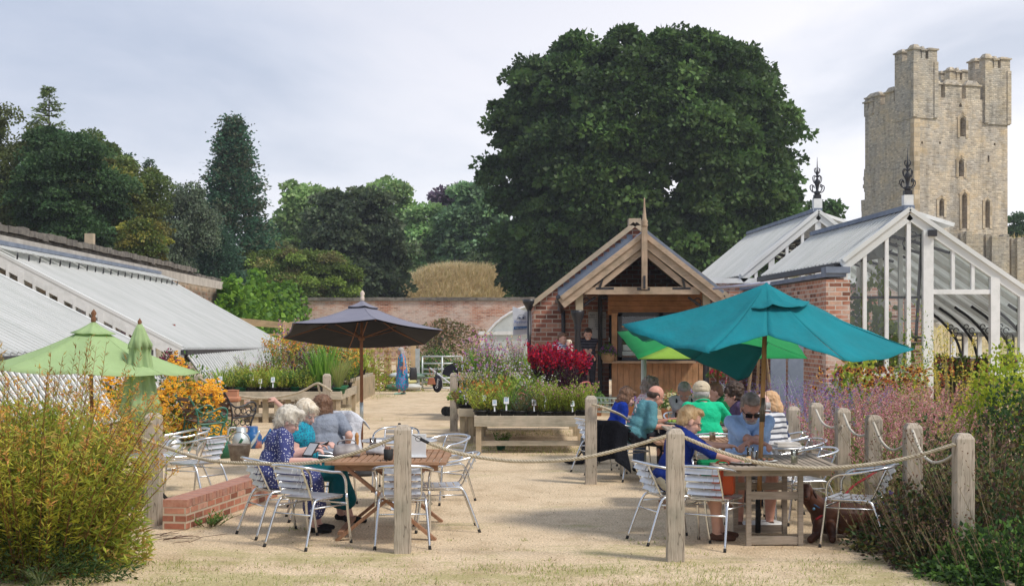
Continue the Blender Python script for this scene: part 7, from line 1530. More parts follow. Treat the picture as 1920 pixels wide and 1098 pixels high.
t = thing('milk_churn', 'small aluminium milk churn beyond the chairs on the left', 'milk churn', (XA(321, 20.5), 20.5, 0)); MB().lathe([(.001,0),(.16,0),(.17,.02),(.17,.28),(.15,.34),(.11,.38),(.105,.40),(.13,.42),(.14,.43),(.12,.435),(.001,.43)], n=24).build('body', alur, t); [MB().tube(smoothcurve([(s*.15,0,.34),(s*.2,0,.33),(s*.2,0,.27),(s*.17,0,.25)], 4), .008, 6).build('handle', alur, t) for s in (-1, 1)]
for i, (px_, Y, r, h, lb) in enumerate(((372, 24.6, .22, .30, 'big terracotta pot under the iron seats'), (352, 25.2, .2, .42, 'terracotta pot behind the green iron seat'), (400, 26.3, .16, .50, 'reddish tall pot under the black iron seat'))): small('terracotta_pot', lb, 'pot', MB().lathe([(.001,0),(r*.7,0),(r,h*.85),(r*1.1,h*.86),(r*1.1,h),(r,h),(r*.9,h*.9),(.001,h*.85)], n=20), terracotta, (XA(px_, Y), Y, 0), 'terracotta pots around the iron seats')
mb = MB(); mb.box((0,0,.02), (.5,.35,.04)); [mb.box((x, y, .14), (a, b, .2)) for x, y, a, b in ((-.24,0,.03,.35),(.24,0,.03,.35),(0,-.16,.45,.03),(0,.16,.45,.03))]; small('plant_crate', 'dark crate behind the milk churn', 'crate', mb, mat('dark_crate', (.05,.02,.02), (.08,.04,.03)), (XA(306, 22), 22, .0))
# compost sacks by the trellis
for i, (px_, z, c, lb) in enumerate(((742, .05, (.05,.18,.08), 'dark green compost sack at the bottom of the pile'), (770, .05, (.62,.64,.60), 'white compost sack at the bottom right of the pile'), (760, .22, (.65,.6,.2), 'yellow and white compost sack in the middle of the pile'), (748, .40, (.6,.66,.68), 'pale compost sack on top of the pile'), (775, .38, (.06,.15,.1), 'green compost sack on the top right of the pile'))):
    small('compost_sack', lb, 'sack', MB().ball((0,0,.09), (.36,.25,.11), 14), mat(f'sack_plastic_{i}', c, tuple(v*.7+.1 for v in c), rough=.4, vs=5), (XA(px_, 45.6), 45.6+.1*i, z), 'compost sacks stacked behind the woman in the blue dress')
# pushchair
PYc = 32.6; t = thing('pushchair', 'black and white pushchair half hidden by a rope post on the path', 'pushchair', (XA(850, PYc), PYc, 0)); wp = lambda x, y, d=0: W(x, y, PYc+d)
mb = MB(); [mb.tube([wp(806, 690, d), wp(864, 733, d), wp(888, 752, d)], .022, 8) for d in (-.22, .22)]; mb.tube([wp(806, 690, -.22), wp(806, 690, .22)], .022, 8); mb.tube([wp(864, 733), wp(845, 762)], .02, 8); mb.build('frame', mat('white_tube', (.75,.76,.78), rough=.3), t, world=True)
mb = MB(); mb.tube([wp(803, 688, -.26), wp(803, 688, .26)], .035, 8); mb.build('handle_grip', rubber, t, world=True)
def fan(mb):
    c = wp(862, 712); 
    for d in (-.24, .24):
        for i in range(8):
            a0, a1 = R(20+i*22), R(20+(i+1)*22); r0 = .42+.03*(i % 2); r1 = .42+.03*((i+1) % 2); mb.poly([c+Vector((0,d,0)), c+Vector((-math.cos(a0)*r0, d, math.sin(a0)*r0)), c+Vector((-math.cos(a1)*r1, d, math.sin(a1)*r1))], .006)
    for i in range(8):
        a0, a1 = R(20+i*22), R(20+(i+1)*22); r0 = .42+.03*(i % 2); r1 = .42+.03*((i+1) % 2); q = [c+Vector((-math.cos(a0)*r0, -.24, math.sin(a0)*r0)), c+Vector((-math.cos(a1)*r1, -.24, math.sin(a1)*r1)), c+Vector((-math.cos(a1)*r1, .24, math.sin(a1)*r1)), c+Vector((-math.cos(a0)*r0, .24, math.sin(a0)*r0))]; mb.poly(q, .008)
blackcl = fabric('black_cloth', (.025,.025,.035), 0, bs=.4)
mb = MB(); fan(mb); mb.build('canopy', blackcl, t, world=True); MB().box(wp(876, 728), (.55,.42,.2), Matrix.Rotation(.5,3,'Y')).build('seat', blackcl, t, world=True, bevel=.04)
for px_, d in ((836, -.12), (844, -.2), (900, -.26), (900, .26)):
    r_ = .11 if px_ < 860 else .15; c = Vector((XA(px_, PYc+d), PYc+d, r_)); Mx = Matrix.Rotation(R(90), 3, 'X'); o = MB().lathe([(r_*.72,-.025),(r_,-.02),(r_,.02),(r_*.72,.025)], c, 20, M=Mx).build('wheel', rubber, t, world=True); q = MB(); q.lathe([(.001,-.018),(r_*.2,-.022),(r_*.3,-.012),(r_*.62,-.01),(r_*.74,-.024),(r_*.74,.024),(.001,.015)], c, 20, M=Mx); q = q.build('rim', galv, o); q.data.transform(lmat(t).inverted())
t = thing('hanging_bag', 'black teardrop bag with a white word hanging from the pushchair handle', 'bag', wp(820, 735, -.3)); MB().ball(wp(820, 719, -.3), (.115,.06,.20), 16).build('body', blackcl, t, world=True); MB().tube([wp(820, 690, -.27), wp(817, 705, -.3)], .012, 6).build('strap', blackcl, t, world=True); text('Quinny', 'lettering', mat('white_letter', (.7,.7,.7)), t, wp(821.5, 719, -.37), .08, ry=-82, rz=0)
t = thing('shoulder_bag', 'tan leather bag hanging beside the black bag on the pushchair', 'bag', wp(809, 718, -.35)); MB().box(wp(809, 714, -.35), (.20,.08,.16), taper=.6).build('body', mat('tan_leather', (.30,.10,.05), (.36,.14,.07), rough=.45), t, world=True, bevel=.015); MB().tube([wp(805, 690, -.3), wp(807, 704, -.35), wp(812, 704, -.35), wp(812, 690, -.3)], .008, 5).build('strap', MATS['tan_leather'], t, world=True)
# trolley
def trolley(label, x, y, rz):
    t = thing('garden_trolley', label, 'trolley', (x, y, 0), R(rz), 'wire plant trolleys'); wire = mat('green_wire', (.28,.36,.32), (.35,.42,.38), rough=.4, metal=.5)
    mb = MB(); 
    for z in (.55, .63, .71, .79): mb.tube([(-.3,-.22,z),(.3,-.22,z),(.3,.22,z),(-.3,.22,z)], .007, 5, closed=True)
    for i in range(9): x_ = -.3+.075*i; [mb.tube([(x_,yy,.55),(x_,yy,.79)], .004, 4) for yy in (-.22,.22)]; mb.tube([(x_,-.22,.55),(x_,.22,.55)], .004, 4)
    mb.build('basket', wire, t); mb = MB(); [mb.tube(smoothcurve([(.33,yy,.95),(.3,yy,.75),(.25,yy,.3),(-.3,yy,.15)], 4), .012, 6) for yy in (-.22,.22)]; mb.build('frame', wire, t)
    mb = MB(); mb.tube(smoothcurve([(.3,-.22,.8),(.34,-.22,1.0),(.36,-.18,1.05),(.36,.18,1.05),(.34,.22,1.0),(.3,.22,.8)], 4), .014, 6); mb.build('handle', mat('red_handle', (.50,.12,.12), rough=.4), t)
    for a, b in ((-.28,-.22), (-.28,.22), (.22,-.22), (.22,.22)): MB().lathe([(.001,-.015),(.07,-.015),(.07,.015),(.001,.015)], (a,b,.07), 16, M=Matrix.Rotation(R(90),3,'X')).build('wheel', rubber, t)
trolley('wire plant trolley with a red handle behind the bench corner post', XA(1135, 24.5), 24.5, 160); trolley('wire plant trolley with a red handle near the kiosk tubs', XA(1352, 30.2), 30.2, 30)
# rucksack
t = thing('rucksack', 'black and grey rucksack standing on the gravel by the corner post', 'rucksack', (XA(1115, 20.9), 20.9, 0), R(15)); MB().ball((0,0,.30), (.22,.15,.31), 18).build('body', mat('rucksack_grey', (.10,.11,.12), (.16,.17,.18), rough=.8, vs=12, bs=.3), t); MB().ball((-.03,-.09,.25), (.17,.10,.22), 16).build('front_pocket', blackcl, t); MB().tube(smoothcurve([(-.05,-.05,.57),(0,-.06,.64),(.05,-.05,.57)], 4), .012, 6).build('grab_handle', blackcl, t); MB().tube(smoothcurve([(-.15,-.1,.5),(-.25,-.16,.2),(-.38,-.15,.05)], 5), .02, 6, flat=.4).build('strap', blackcl, t); MB().tube(smoothcurve([(.05,-.12,.5),(.14,-.16,.3),(.17,-.13,.1)], 5), .014, 6, flat=.4).build('strap', MATS['rucksack_grey'], t)
MB().ball((-.30,-.05,.05), (.20,.10,.055), 12).build('side_flap', blackcl, t)
# stool / easel and dark door things behind the right group
t = thing('blackboard_easel', 'dark timber easel standing by the glasshouse wall behind the violet sage', 'easel', (XA(1425, 26), 26, 0)); ea = wood('easel_wood', (.25,.17,.10), (.33,.24,.15), 'z')
for x0, x1 in ((-.3, -.12), (.3, .12)): MB().beam((x0, 0, 0), (x1, .1, 1.5), .05, .04).build('leg', ea, t)
MB().beam((0, .5, 0), (0, .12, 1.5), .05, .04).build('leg', ea, t); MB().box((0, 0, .75), (.55, .06, .05)).build('shelf', ea, t)
for i, (px_, wh) in enumerate(((1459, 'left'), (1492, 'right'))): small('slate_panel', f'narrow dark slate panel leaning on the brick wall, {wh} one', 'panel', MB().box((0,0,.85), (.30,.03,1.7)), slate, (XA(px_, 28), 28, 0), 'dark slate panels by the glasshouse wall')
# twigs
mb = MB(); random.seed(12)
for i in range(16): x, y = random.uniform(-3.4, -2.9), random.uniform(12.9, 13.6); a = random.uniform(-.5, .5); l = random.uniform(.1, .35); mb.tube([(x, y, .02), (x+l*math.cos(a), y+l*math.sin(a), random.uniform(.02, .08))], .003, 4)
tag(mb.build('twigs', mat('twig', (.12,.06,.04))), 'small dark fallen twigs at the base of the tall left post', 'twigs', kind='stuff')
# ================================================================ PEOPLE AND DOG
def evalmesh(o):
    dg = bpy.context.evaluated_depsgraph_get(); me = bpy.data.meshes.new_from_object(o.evaluated_get(dg)); o.modifiers.clear(); old = o.data; o.data = me; bpy.data.meshes.remove(old); return o
def blob(name, prims, m, parent, vox=.009, sm=5, fold=0, fscale=9, seed=0):
    mb = MB()
    for p in prims:
        if p[0] == 'c':
            _, a, ra, b, rb = p; a, b = Vector(a), Vector(b); n = 12; mb.ball(a, ra, n); mb.ball(b, rb, n)
            if (b-a).length > 1e-3: mb.tube([a, a.lerp(b, .5), b], [ra, (ra+rb)/2, rb], n)
        else: mb.ball(p[1], p[2], 16, p[3] if len(p) > 3 else None)
    o = mb.build(name, m, parent); r = o.modifiers.new('r', 'REMESH'); r.mode = 'VOXEL'; r.voxel_size = vox; r.use_smooth_shade = True
    if sm: s_ = o.modifiers.new('s', 'SMOOTH'); s_.iterations = sm; s_.factor = .5
    evalmesh(o)
    if fold:
        me = o.data; N = [v.normal.copy() for v in me.vertices]
        for v, n in zip(me.vertices, N):
            q = v.co*fscale; v.co += n*fold*(mnoise.noise(Vector((q.x*1.3+seed, q.y*1.3, q.z*.7)))+.5*mnoise.noise(q*2.3+Vector((seed, 0, 3))))
    for p in o.data.polygons: p.use_smooth = True
    return o
SK = mat('skin', (.56,.31,.23), (.62,.37,.29), rough=.55, vs=9, spec=.35); SKR = mat('ruddy_skin', (.52,.24,.17), (.60,.32,.24), rough=.5, vs=12, spec=.4); SKP = mat('pink_skin', (.62,.36,.30), (.66,.42,.36), rough=.55, vs=9, spec=.35)
eyew = mat('eye_white', (.7,.7,.68)); eyed = mat('eye_dark', (.03,.02,.015)); lip = mat('lips', (.40,.14,.12), (.45,.18,.15))
def hairmat(name, c1, c2): return mat(name, c1, c2, rough=.5, vs=28, stretch=(1,1,.25), bs=.6, bscale=70, bdist=.006, spec=.3)
HW = hairmat('white_hair', (.66,.62,.54), (.50,.46,.39)); HBL = hairmat('blonde_hair', (.62,.52,.38), (.72,.66,.55)); HBR = hairmat('brown_hair', (.12,.065,.04), (.22,.12,.07)); HDK = hairmat('dark_hair', (.035,.022,.015), (.08,.05,.035)); HG = hairmat('grey_hair', (.30,.28,.27), (.45,.43,.41)); HGO = hairmat('golden_hair', (.42,.26,.12), (.58,.42,.24)); HSP = hairmat('grizzled_hair', (.20,.15,.12), (.34,.29,.26))
def dotmat(name, base, dot, scale, thr=.28, ring=False):
    if name in MATS: return MATS[name]
    m, nt, b = newmat(name); tc = nd(nt, 'ShaderNodeTexCoord'); v = nd(nt, 'ShaderNodeTexVoronoi'); v.inputs['Scale'].default_value = scale; v.inputs['Randomness'].default_value = .55; L(nt, tc.outputs['Object'], v.inputs['Vector'])
    r = ramp(nt, v.outputs['Distance'], [(thr, dot), (thr+.07, base)] if not ring else [(thr, base), (thr+.1, dot), (thr+.2, dot), (thr+.3, base)]); L(nt, r.outputs[0], b.inputs['Base Color']); b.inputs['Roughness'].default_value = .85
    n = noise_n(nt, tc.outputs['Object'], 9, 3); bump(nt, b, n.outputs['Fac'], .4, .02); return m
def stripemat(name, c1, c2, freq, duty=.5, axis='Z'):
    if name in MATS: return MATS[name]
    m, nt, b = newmat(name); tc = nd(nt, 'ShaderNodeTexCoord'); s = nd(nt, 'ShaderNodeSeparateXYZ'); L(nt, tc.outputs['Object'], s.inputs[0]); n = noise_n(nt, tc.outputs['Object'], 5, 2)
    a = nd(nt, 'ShaderNodeMath', operation='MULTIPLY_ADD'); L(nt, n.outputs['Fac'], a.inputs[0]); a.inputs[1].default_value = .03; L(nt, s.outputs[axis], a.inputs[2])
    f = nd(nt, 'ShaderNodeMath', operation='MULTIPLY'); L(nt, a.outputs[0], f.inputs[0]); f.inputs[1].default_value = freq; g_ = nd(nt, 'ShaderNodeMath', operation='FRACT'); L(nt, f.outputs[0], g_.inputs[0])
    r = ramp(nt, g_.outputs[0], [(duty-.03, c1), (duty+.03, c2)]); L(nt, r.outputs[0], b.inputs['Base Color']); b.inputs['Roughness'].default_value = .85; bump(nt, b, n.outputs['Fac'], .4, .03); return m
def cloth(name, c): return mat(name, c, tuple(v*.82 for v in c), rough=.85, vs=6, bs=.9, bscale=13, bdist=.03, spec=.15)
def ik(S, T, l1, l2, hint):
    d = T-S; D = d.length
    if D > (l1+l2)*.985: T = S+d*((l1+l2)*.985/D); d = T-S; D = d.length
    a = (l1*l1-l2*l2+D*D)/(2*D); h = math.sqrt(max(0, l1*l1-a*a)); u = d.normalized(); hv = (hint-u*hint.dot(u)).normalized(); return S+u*a+hv*h, T
def person(label, x, y, rz, pose='sit', lean=12, side=0, head=(0, 20), hands=(None, None), skin=SK, hair=('short', HBR), top=None, sleeve=.55, bottom=None, bl='trousers', scale=1.0, fat=1.0, z=0, vox=.0085, shoe=None, glasses=None, beard=None, knees=(.10, .10), feet=(0., 0.), seat=.445, cap=None, collar=True, neckline=0, group=None, name='person', elbow=(.35, -.5), mouth='shut', handc=True, topbreak=None, chin=0, headoff=(0,0,0)):
    t = thing(name, label, 'person', (x, y, z), R(rz), group); t.scale = (scale,)*3; inv = (Matrix.Translation((x, y, z)) @ Matrix.Rotation(R(rz), 4, 'Z') @ Matrix.Scale(scale, 4)).inverted()
    body, topp, bot = [], [], []; fat = fat*1.10; HS = 1.17 if scale > .7 else 1.25
    sit = pose == 'sit'; P = Vector((0, 0, seat/scale+.095*fat)) if sit else Vector((0, 0, .93)); la = R(lean); sa = R(side)
    u = Vector((math.sin(sa), math.sin(la), math.cos(la)*math.cos(sa))).normalized(); rx = Vector((math.cos(sa), 0, -math.sin(sa))); fw = rx.cross(u)*-1; fw = u.cross(rx)
    if fw.y < 0: fw = -fw
    B = Matrix((rx, fw, u)).transposed()
    def bp(a, b, c): return P+B @ Vector((a, b, c))
    F = fat
    body += [('e', P+Vector((0,0,.01)), (.165*F,.125*F,.12), B), ('e', bp(0,.0,.15), (.142*F,.105*F,.14), B), ('e', bp(0,.0,.33), (.155*F**.6,.11*F**.6,.16), B)]
    topp += [('e', p_[1], tuple(q+.015 for q in p_[2]), B) for p_ in body]
    topp += [('e', bp(0,.0,.02), (.178*F,.14*F,.10), B), ('e', bp(0,.012*F,.13), (.160*F,.128*F,.15), B), ('e', bp(0,.005,.31), (.170*F**.6,.124*F**.6,.17), B)]
    sh = [bp(s*.165*F**.25, -.01, .43) for s in (-1, 1)]; nb = bp(0, -.012, .47)
    body += [('c', sh[0], .055, sh[1], .055), ('c', nb, .058, bp(0,.01,.42), .070)]; topp += [('c', nb-(nb-bp(0,.01,.42))*.35, .073, bp(0,.01,.42), .086)]; topp += [('c', sh[0], .066, sh[1], .066), ('c', bp(-.06,-.01,.455), .052, bp(.06,-.01,.455), .052)]
    # head
    hc = bp(0, .04, .578)+Vector(headoff); H = Matrix.Rotation(R(head[0]), 3, 'Z') @ Matrix.Rotation(-R(head[1]), 3, 'X')
    def hp(a, b, c): return hc+H @ (Vector((a, b, c))*HS)
    def hsc(L_): return [(p_[0], p_[1], tuple(q*HS for q in p_[2]), H) if p_[0] == 'e' else (p_[0], p_[1], p_[2]*HS, p_[3], p_[4]*HS) for p_ in L_]
    nbody = len(body)
    body += [('e', hp(0,-.012,.032), (.075,.093,.090), H), ('e', hp(0,.026,-.040), (.058*(1+chin),.064,.072), H), ('e', hp(0,.062,-.092), (.026,.02,.02), H), ('c', hp(0,.084,.002), .009, hp(0,.102,-.028), .0135), ('c', hp(0,-.02,-.055), .058, nb, .060), ('e', hp(0,.075,.018), (.05,.012,.012), H)]
    for s in (-1, 1): body += [('e', hp(s*.077,-.004,-.008), (.011,.019,.030), H), ('e', hp(s*.034,.062,-.03), (.02,.02,.022), H)]
    if chin: body.append(('e', hp(0, .02, -.10), (.055, .05, .035), H))
    body[nbody:] = hsc(body[nbody:])
    # arms
    for i, s in enumerate((-1, 1)):
        T = hands[i]
        if T is None: T = Vector((s*.10, .30, .62)) if sit else sh[i]+Vector((s*.06, .06, -.50))
        else: T = inv @ Vector(T)
        E, Wr = ik(sh[i], T, .285, .25, Vector((s*elbow[0], elbow[1], -1))); A = .045*F**.5
        body += [('c', sh[i], A, E, .037*F**.4), ('c', E, .037*F**.4, Wr, .026)]
        d = (Wr-E).normalized(); dn = Vector((0, .3, -1)); side_ = d.cross(dn).normalized(); nrm = side_.cross(d).normalized(); nrm = nrm if nrm.z < 0 else -nrm
        pc = Wr+d*.048; body += [('c', Wr, .024, Wr+d*.02, .026), ('e', pc, (.040, .044, .017), Matrix((side_, d, nrm)).transposed())]
        lens = (.060, .072, .068, .052)
        for k in range(4):
            b0 = pc+side_*(-.030+.020*k)+d*.034; k1 = b0+(d*.75+nrm*.55).normalized()*lens[k]*.52; k2 = k1+(d*.15+nrm*1.0).normalized()*lens[k]*.5; body += [('c', b0, .0098, k1, .0092), ('c', k1, .0092, k2, .008)]
        tb = Wr+d*.03-side_*.034*(1 if s > 0 else -1); tm = tb+(d*.6-side_*.6*(1 if s > 0 else -1)+nrm*.4).normalized()*.04; body += [('c', tb, .0125, tm, .0105), ('c', tm, .0105, tm+(d*.8+nrm*.5).normalized()*.028, .009)]
        sl = sleeve
        if sl > 0:
            if sl <= 1: q = sh[i].lerp(E, sl); topp += [('c', sh[i], A*1.3, q, A*1.22+.006)]
            else: q = E.lerp(Wr, min(sl-1, 1)); topp += [('c', sh[i], A*1.28, E, .048*F**.3), ('c', E, .047*F**.3, q, .040)]
    # legs
    shoeo = []
    for i, s in enumerate((-1, 1)):
        if sit: hip = P+Vector((s*.085*F, 0, -.01)); K = Vector((s*knees[i], .43, seat/scale+.06)); An = Vector((s*(knees[i]*.9), .43+feet[i]-.03, .085/scale))
        else: hip = P+Vector((s*.09, 0, -.03)); K = Vector((s*.095, .02+feet[i]*.4, .50)); An = Vector((s*.10, feet[i], .085))
        r0, r1, r2 = .082*F**.6, .055*F**.4, .036*F**.3; body += [('c', hip, r0, K, r1), ('c', K, r1, K.lerp(An, .35)+Vector((0,-.015,0)), .054*F**.4), ('c', K.lerp(An, .35)+Vector((0,-.015,0)), .054*F**.4, An, r2), ('c', An+Vector((0,-.02,-.03)), .034, An+Vector((s*.01,.10,-.052)), .030), ('c', An+Vector((s*.01,.10,-.052)), .030, An+Vector((s*.015,.16,-.060)), .022)]
        if bl == 'trousers': bot += [('c', hip, r0*1.14, K, r1*1.22), ('c', K, r1*1.2, An+Vector((0,0,.02)), r2*1.75)]
        elif bl == 'shorts': bot += [('c', hip, r0*1.2, hip.lerp(K, .86), r1*1.5)]
        elif bl == 'skirt':
            if sit: bot += [('c', hip, r0*1.25, K, r1*1.5), ('c', K, r1*1.5, K.lerp(An, .62)+Vector((0,.0,0)), .085*F)]
            else: bot += [('c', P, .15*F, Vector((s*.06,0,.62)), .13*F), ('c', Vector((s*.06,0,.62)), .13*F, Vector((s*.08,0,.36)), .15*F)]
        if shoe: shoeo.append([('c', An+Vector((0,-.03,-.040)), .040, An+Vector((s*.01,.10,-.055)), .036), ('c', An+Vector((s*.01,.10,-.055)), .036, An+Vector((s*.015,.165,-.062)), .026)])
    bot += [('e', P+Vector((0,0,-.005)), (.176*F,.14*F,.12), B)]
    if bl == 'skirt' and sit: bot += [('c', Vector((-knees[0]*.5,.40,P.z-.03)), .10, Vector((knees[1]*.5,.40,P.z-.03)), .10), ('c', Vector((0,.43,P.z-.05)), .10, Vector((0,.43,.26)), .11)]
    bo = blob('body', body, skin, t, vox, 3)
    if top: tp = blob('top', topp, top, t, vox*1.2, 5, .009, 8, x*3); 
    if bottom: blob('skirt' if bl == 'skirt' else bl, bot, bottom, t, vox*1.3, 5, .009, 8, x)
    for so_ in shoeo: o = blob('shoe', so_, shoe, t, vox, 3)
    if top and collar:
        mb = MB(); n = 14; ring = [nb+B @ Vector((.068*math.sin(a), .066*math.cos(a)+.004, .018+.022*(1-math.cos(a))*.5-.02*max(0, math.cos(a)))) for a in np.linspace(.35, 2*math.pi-.35, n)]
        mb.tube(ring, .013, 6, flat=1.6); mb.build('collar', top, t)
    # face
    for s in (-1, 1):
        mb = MB(); mb.ball(hp(s*.031,.077,.004), (.0145,.010,.0085), 8, H); ey = mb.build('eye', eyew, t); q = MB(); q.ball(hp(s*.031,.084,.002), (.005,.004,.005), 8, H); q.build('iris', eyed, ey)
        mb = MB(); mb.tube([hp(s*.017,.088,.021), hp(s*.033,.087,.026), hp(s*.049,.076,.021)], .0038, 5); mb.build('eyebrow', hair[1], t)
    mb = MB(); mb.ball(hp(0,.083,-.060), (.026,.012,.0055 if mouth == 'shut' else .011), 10, H); mb.build('mouth', lip if mouth == 'shut' else eyew, t)
    # hair
    st, hm = hair; hpz = []; strands = 0; sl_, lump, ls = .0, .004, 40
    if st == 'short': hpz = [('e', hp(0,-.028,.045), (.084,.092,.088), H), ('e', hp(0,-.055,-.005), (.077,.055,.075), H), ('e', hp(0,.03,.098), (.062,.055,.034), H)]; lump = .006; strands = 900; sl_ = .03
    if st == 'fluffy': hpz = [('e', hp(0,-.03,.045), (.102,.108,.100), H), ('e', hp(0,-.06,-.02), (.094,.065,.085), H), ('e', hp(0,.035,.105), (.078,.06,.04), H)]; lump = .014; ls = 22; strands = 2400; sl_ = .045
    if st == 'bob': hpz = [('e', hp(0,-.028,.045), (.094,.102,.094), H), ('e', hp(0,-.06,-.04), (.092,.062,.095), H), ('e', hp(-.078,-.01,-.03), (.022,.052,.078), H), ('e', hp(.078,-.01,-.03), (.022,.052,.078), H), ('e', hp(0,.05,.082), (.068,.042,.034), H)]; lump = .008; strands = 2200; sl_ = .055
    if st == 'long': hpz = [('e', hp(0,-.028,.045), (.088,.098,.090), H), ('e', hp(0,-.07,-.06), (.08,.05,.13), H), ('e', hp(-.072,-.02,-.05), (.022,.045,.09), H), ('e', hp(.072,-.02,-.05), (.022,.045,.09), H)]; strands = 1200; sl_ = .05
    if st == 'curly': hpz = [('e', hp(0,-.03,.05), (.108,.112,.102), H), ('e', hp(0,-.06,-.02), (.096,.07,.08), H)]; lump = .024; ls = 30; strands = 1600; sl_ = .035
    if st == 'bald': hpz = [('e', hp(0,-.048,.0), (.080,.062,.050), H), ('e', hp(-.068,-.02,.015), (.014,.045,.032), H), ('e', hp(.068,-.02,.015), (.014,.045,.032), H)]; lump = .003; strands = 300; sl_ = .012
    if st != 'none':
        ho = blob('hair', hsc(hpz), hm, t, vox*.85, 3); me = ho.data; N = [v.normal.copy() for v in me.vertices]
        for v, n_ in zip(me.vertices, N): q = v.co*ls; v.co += n_*lump*(mnoise.noise(q)+.5*mnoise.noise(Vector((q.x*2, q.y*2, q.z*.6))))
        if strands and vox < .012:
            rg = np.random.default_rng(int(abs(x*100))+3); co = np.array([v.co[:] for v in me.vertices]); no = np.array([v.normal[:] for v in me.vertices]); k = rg.integers(0, len(co), strands)
            Pp = co[k]-no[k]*.004; up = np.array(H @ Vector((0, -.25, 1))); D = unit(no[k]*.45-up*.75*np.sign(rg.uniform(-.0, 1, (strands, 1)))+rg.normal(0, .3 if st != 'curly' else .9, (strands, 3))); lv = Leaves(); lv.kites(Pp, D, perp(rg, D), sl_*rg.uniform(.6, 1.3, strands), .0022, (1, 1, 1), mid=.5)
            o = lv.build('hair_strands', ho); o.data.materials.clear(); o.data.materials.append(hm)
    if beard: bb = blob('beard', hsc([('e', hp(0,.052,-.078), (.050,.042,.036), H), ('e', hp(-.042,.025,-.055), (.020,.035,.035), H), ('e', hp(.042,.025,-.055), (.020,.035,.035), H), ('e', hp(0,.082,-.046), (.026,.014,.009), H)]), beard, t, vox*.7, 2)
    if glasses == 'sun':
        mb = MB(); 
        for s in (-1, 1): mb.box(hp(s*.034,.094,.000), (.064,.009,.043), H @ Matrix.Rotation(-s*.2, 3, 'Z')); mb.tube([hp(s*.060,.088,.008), hp(s*.078,.03,.008), hp(s*.080,-.01,.004)], .0035, 5)
        mb.tube([hp(-.012,.098,.008), hp(.012,.098,.008)], .0035, 5); mb.build('sunglasses', mat('sunglass_black', (.01,.01,.012), rough=.15), t)
    if glasses == 'frame':
        mb = MB()
        for s in (-1, 1): mb.tube([hp(s*.034+.022*math.cos(a), .097-.004*abs(math.cos(a)), .0+.015*math.sin(a)) for a in np.linspace(0, 6.283, 13)], .002, 4); mb.tube([hp(s*.056,.09,.006), hp(s*.078,.03,.006), hp(s*.08,-.01,.002)], .0025, 4)
        mb.tube([hp(-.012,.098,.004), hp(.012,.098,.004)], .002, 4); mb.build('spectacles', rubber, t)
    if cap: c = blob('cap', hsc([('e', hp(0,-.012,.068), (.090,.106,.078), H), ('e', hp(0,-.05,.04), (.080,.070,.045), H), ('c', hp(-.04,.10,.065), .012, hp(.04,.10,.065), .012), ('c', hp(-.03,.14,.05), .010, hp(.03,.14,.05), .010)]), cap, t, vox, 2); mb = MB(); mb.tube([hp(.034*math.cos(a), -.116+.012*abs(math.cos(a)), .048+.020*math.sin(a)) for a in np.linspace(0, 3.14, 9)], .004, 5); mb.build('cap_opening', eyed, t)
    t['_'] = 0; del t['_']
    return t, hp, bp, inv
navydots = dotmat('navy_spotted_fabric', (.035,.045,.17), (.66,.68,.76), 42, .24); tealpat = dotmat('turquoise_fabric', (.0,.30,.42), (.01,.10,.20), 34, .22, ring=True)
GRP = 'people sitting at the cafe tables'
blacks = cloth('black_shoe', (.02,.02,.022)); sandal = cloth('brown_sandal', (.12,.06,.04)); denim = cloth('denim', (.10,.14,.24)); darkt = cloth('dark_trousers', (.03,.03,.04)); beige = cloth('cream_cotton', (.62,.58,.46)); 
person('white haired woman in a navy dress with white spots reading a tablet', -2.30, 13.62, -72, lean=14, head=(-14, 30), hands=(W(585, 846, 13.75), W(580, 862, 13.4)), skin=SKP, hair=('fluffy', HW), top=navydots, sleeve=.95, bottom=navydots, bl='skirt', scale=.92, fat=1.3, shoe=blacks, feet=(.10, .02), knees=(.12, .12), collar=False)
person('blonde woman in a turquoise patterned dress looking down at her phone', -2.16, 14.42, -84, lean=4, head=(-38, 26), hands=(W(610, 832, 14.3), W(592, 838, 14.2)), skin=SKP, hair=('bob', HBL), top=tealpat, sleeve=.45, bottom=cloth('dark_teal_fabric', (.005,.12,.15)), bl='skirt', scale=.93, fat=1.3, shoe=blacks, feet=(.05, .15), collar=False, chin=.12)
person('brown haired woman in a grey top reaching her left arm out sideways', -2.02, 15.5, 8, lean=16, side=-4, head=(-25, 12), hands=(W(500, 742, 15.9), W(648, 846, 15.6)), skin=SK, hair=('bob', HBR), top=cloth('grey_jersey', (.26,.29,.35)), sleeve=.7, bottom=darkt, scale=.95, fat=1.35, shoe=blacks, collar=False)
person('short haired blonde woman in a navy blue top at the right table', 1.47, 13.18, -80, lean=15, head=(-4, 24), hands=(W(1392, 842, 13.5), W(1385, 862, 12.95)), skin=SK, hair=('short', HGO), top=cloth('royal_navy', (.010,.030,.20)), sleeve=1.05, bottom=beige, bl='shorts', scale=.98, fat=1.18, shoe=sandal, glasses='frame', feet=(.12, .02))
person('bearded man in a pale blue polo shirt and dark sunglasses', 2.40, 14.50, 180, lean=16, head=(4, 32), hands=(W(1388, 842, 13.85), W(1432, 832, 13.9)), skin=SKR, hair=('short', HSP), top=cloth('pale_blue_cotton', (.40,.58,.90)), sleeve=.85, bottom=cloth('pale_grey_cotton', (.50,.50,.55)), bl='shorts', scale=1.05, fat=1.30, shoe=sandal, glasses='sun', beard=hairmat('white_beard', (.50,.44,.38), (.36,.28,.22)), knees=(.16, .16), elbow=(.6, -.4))
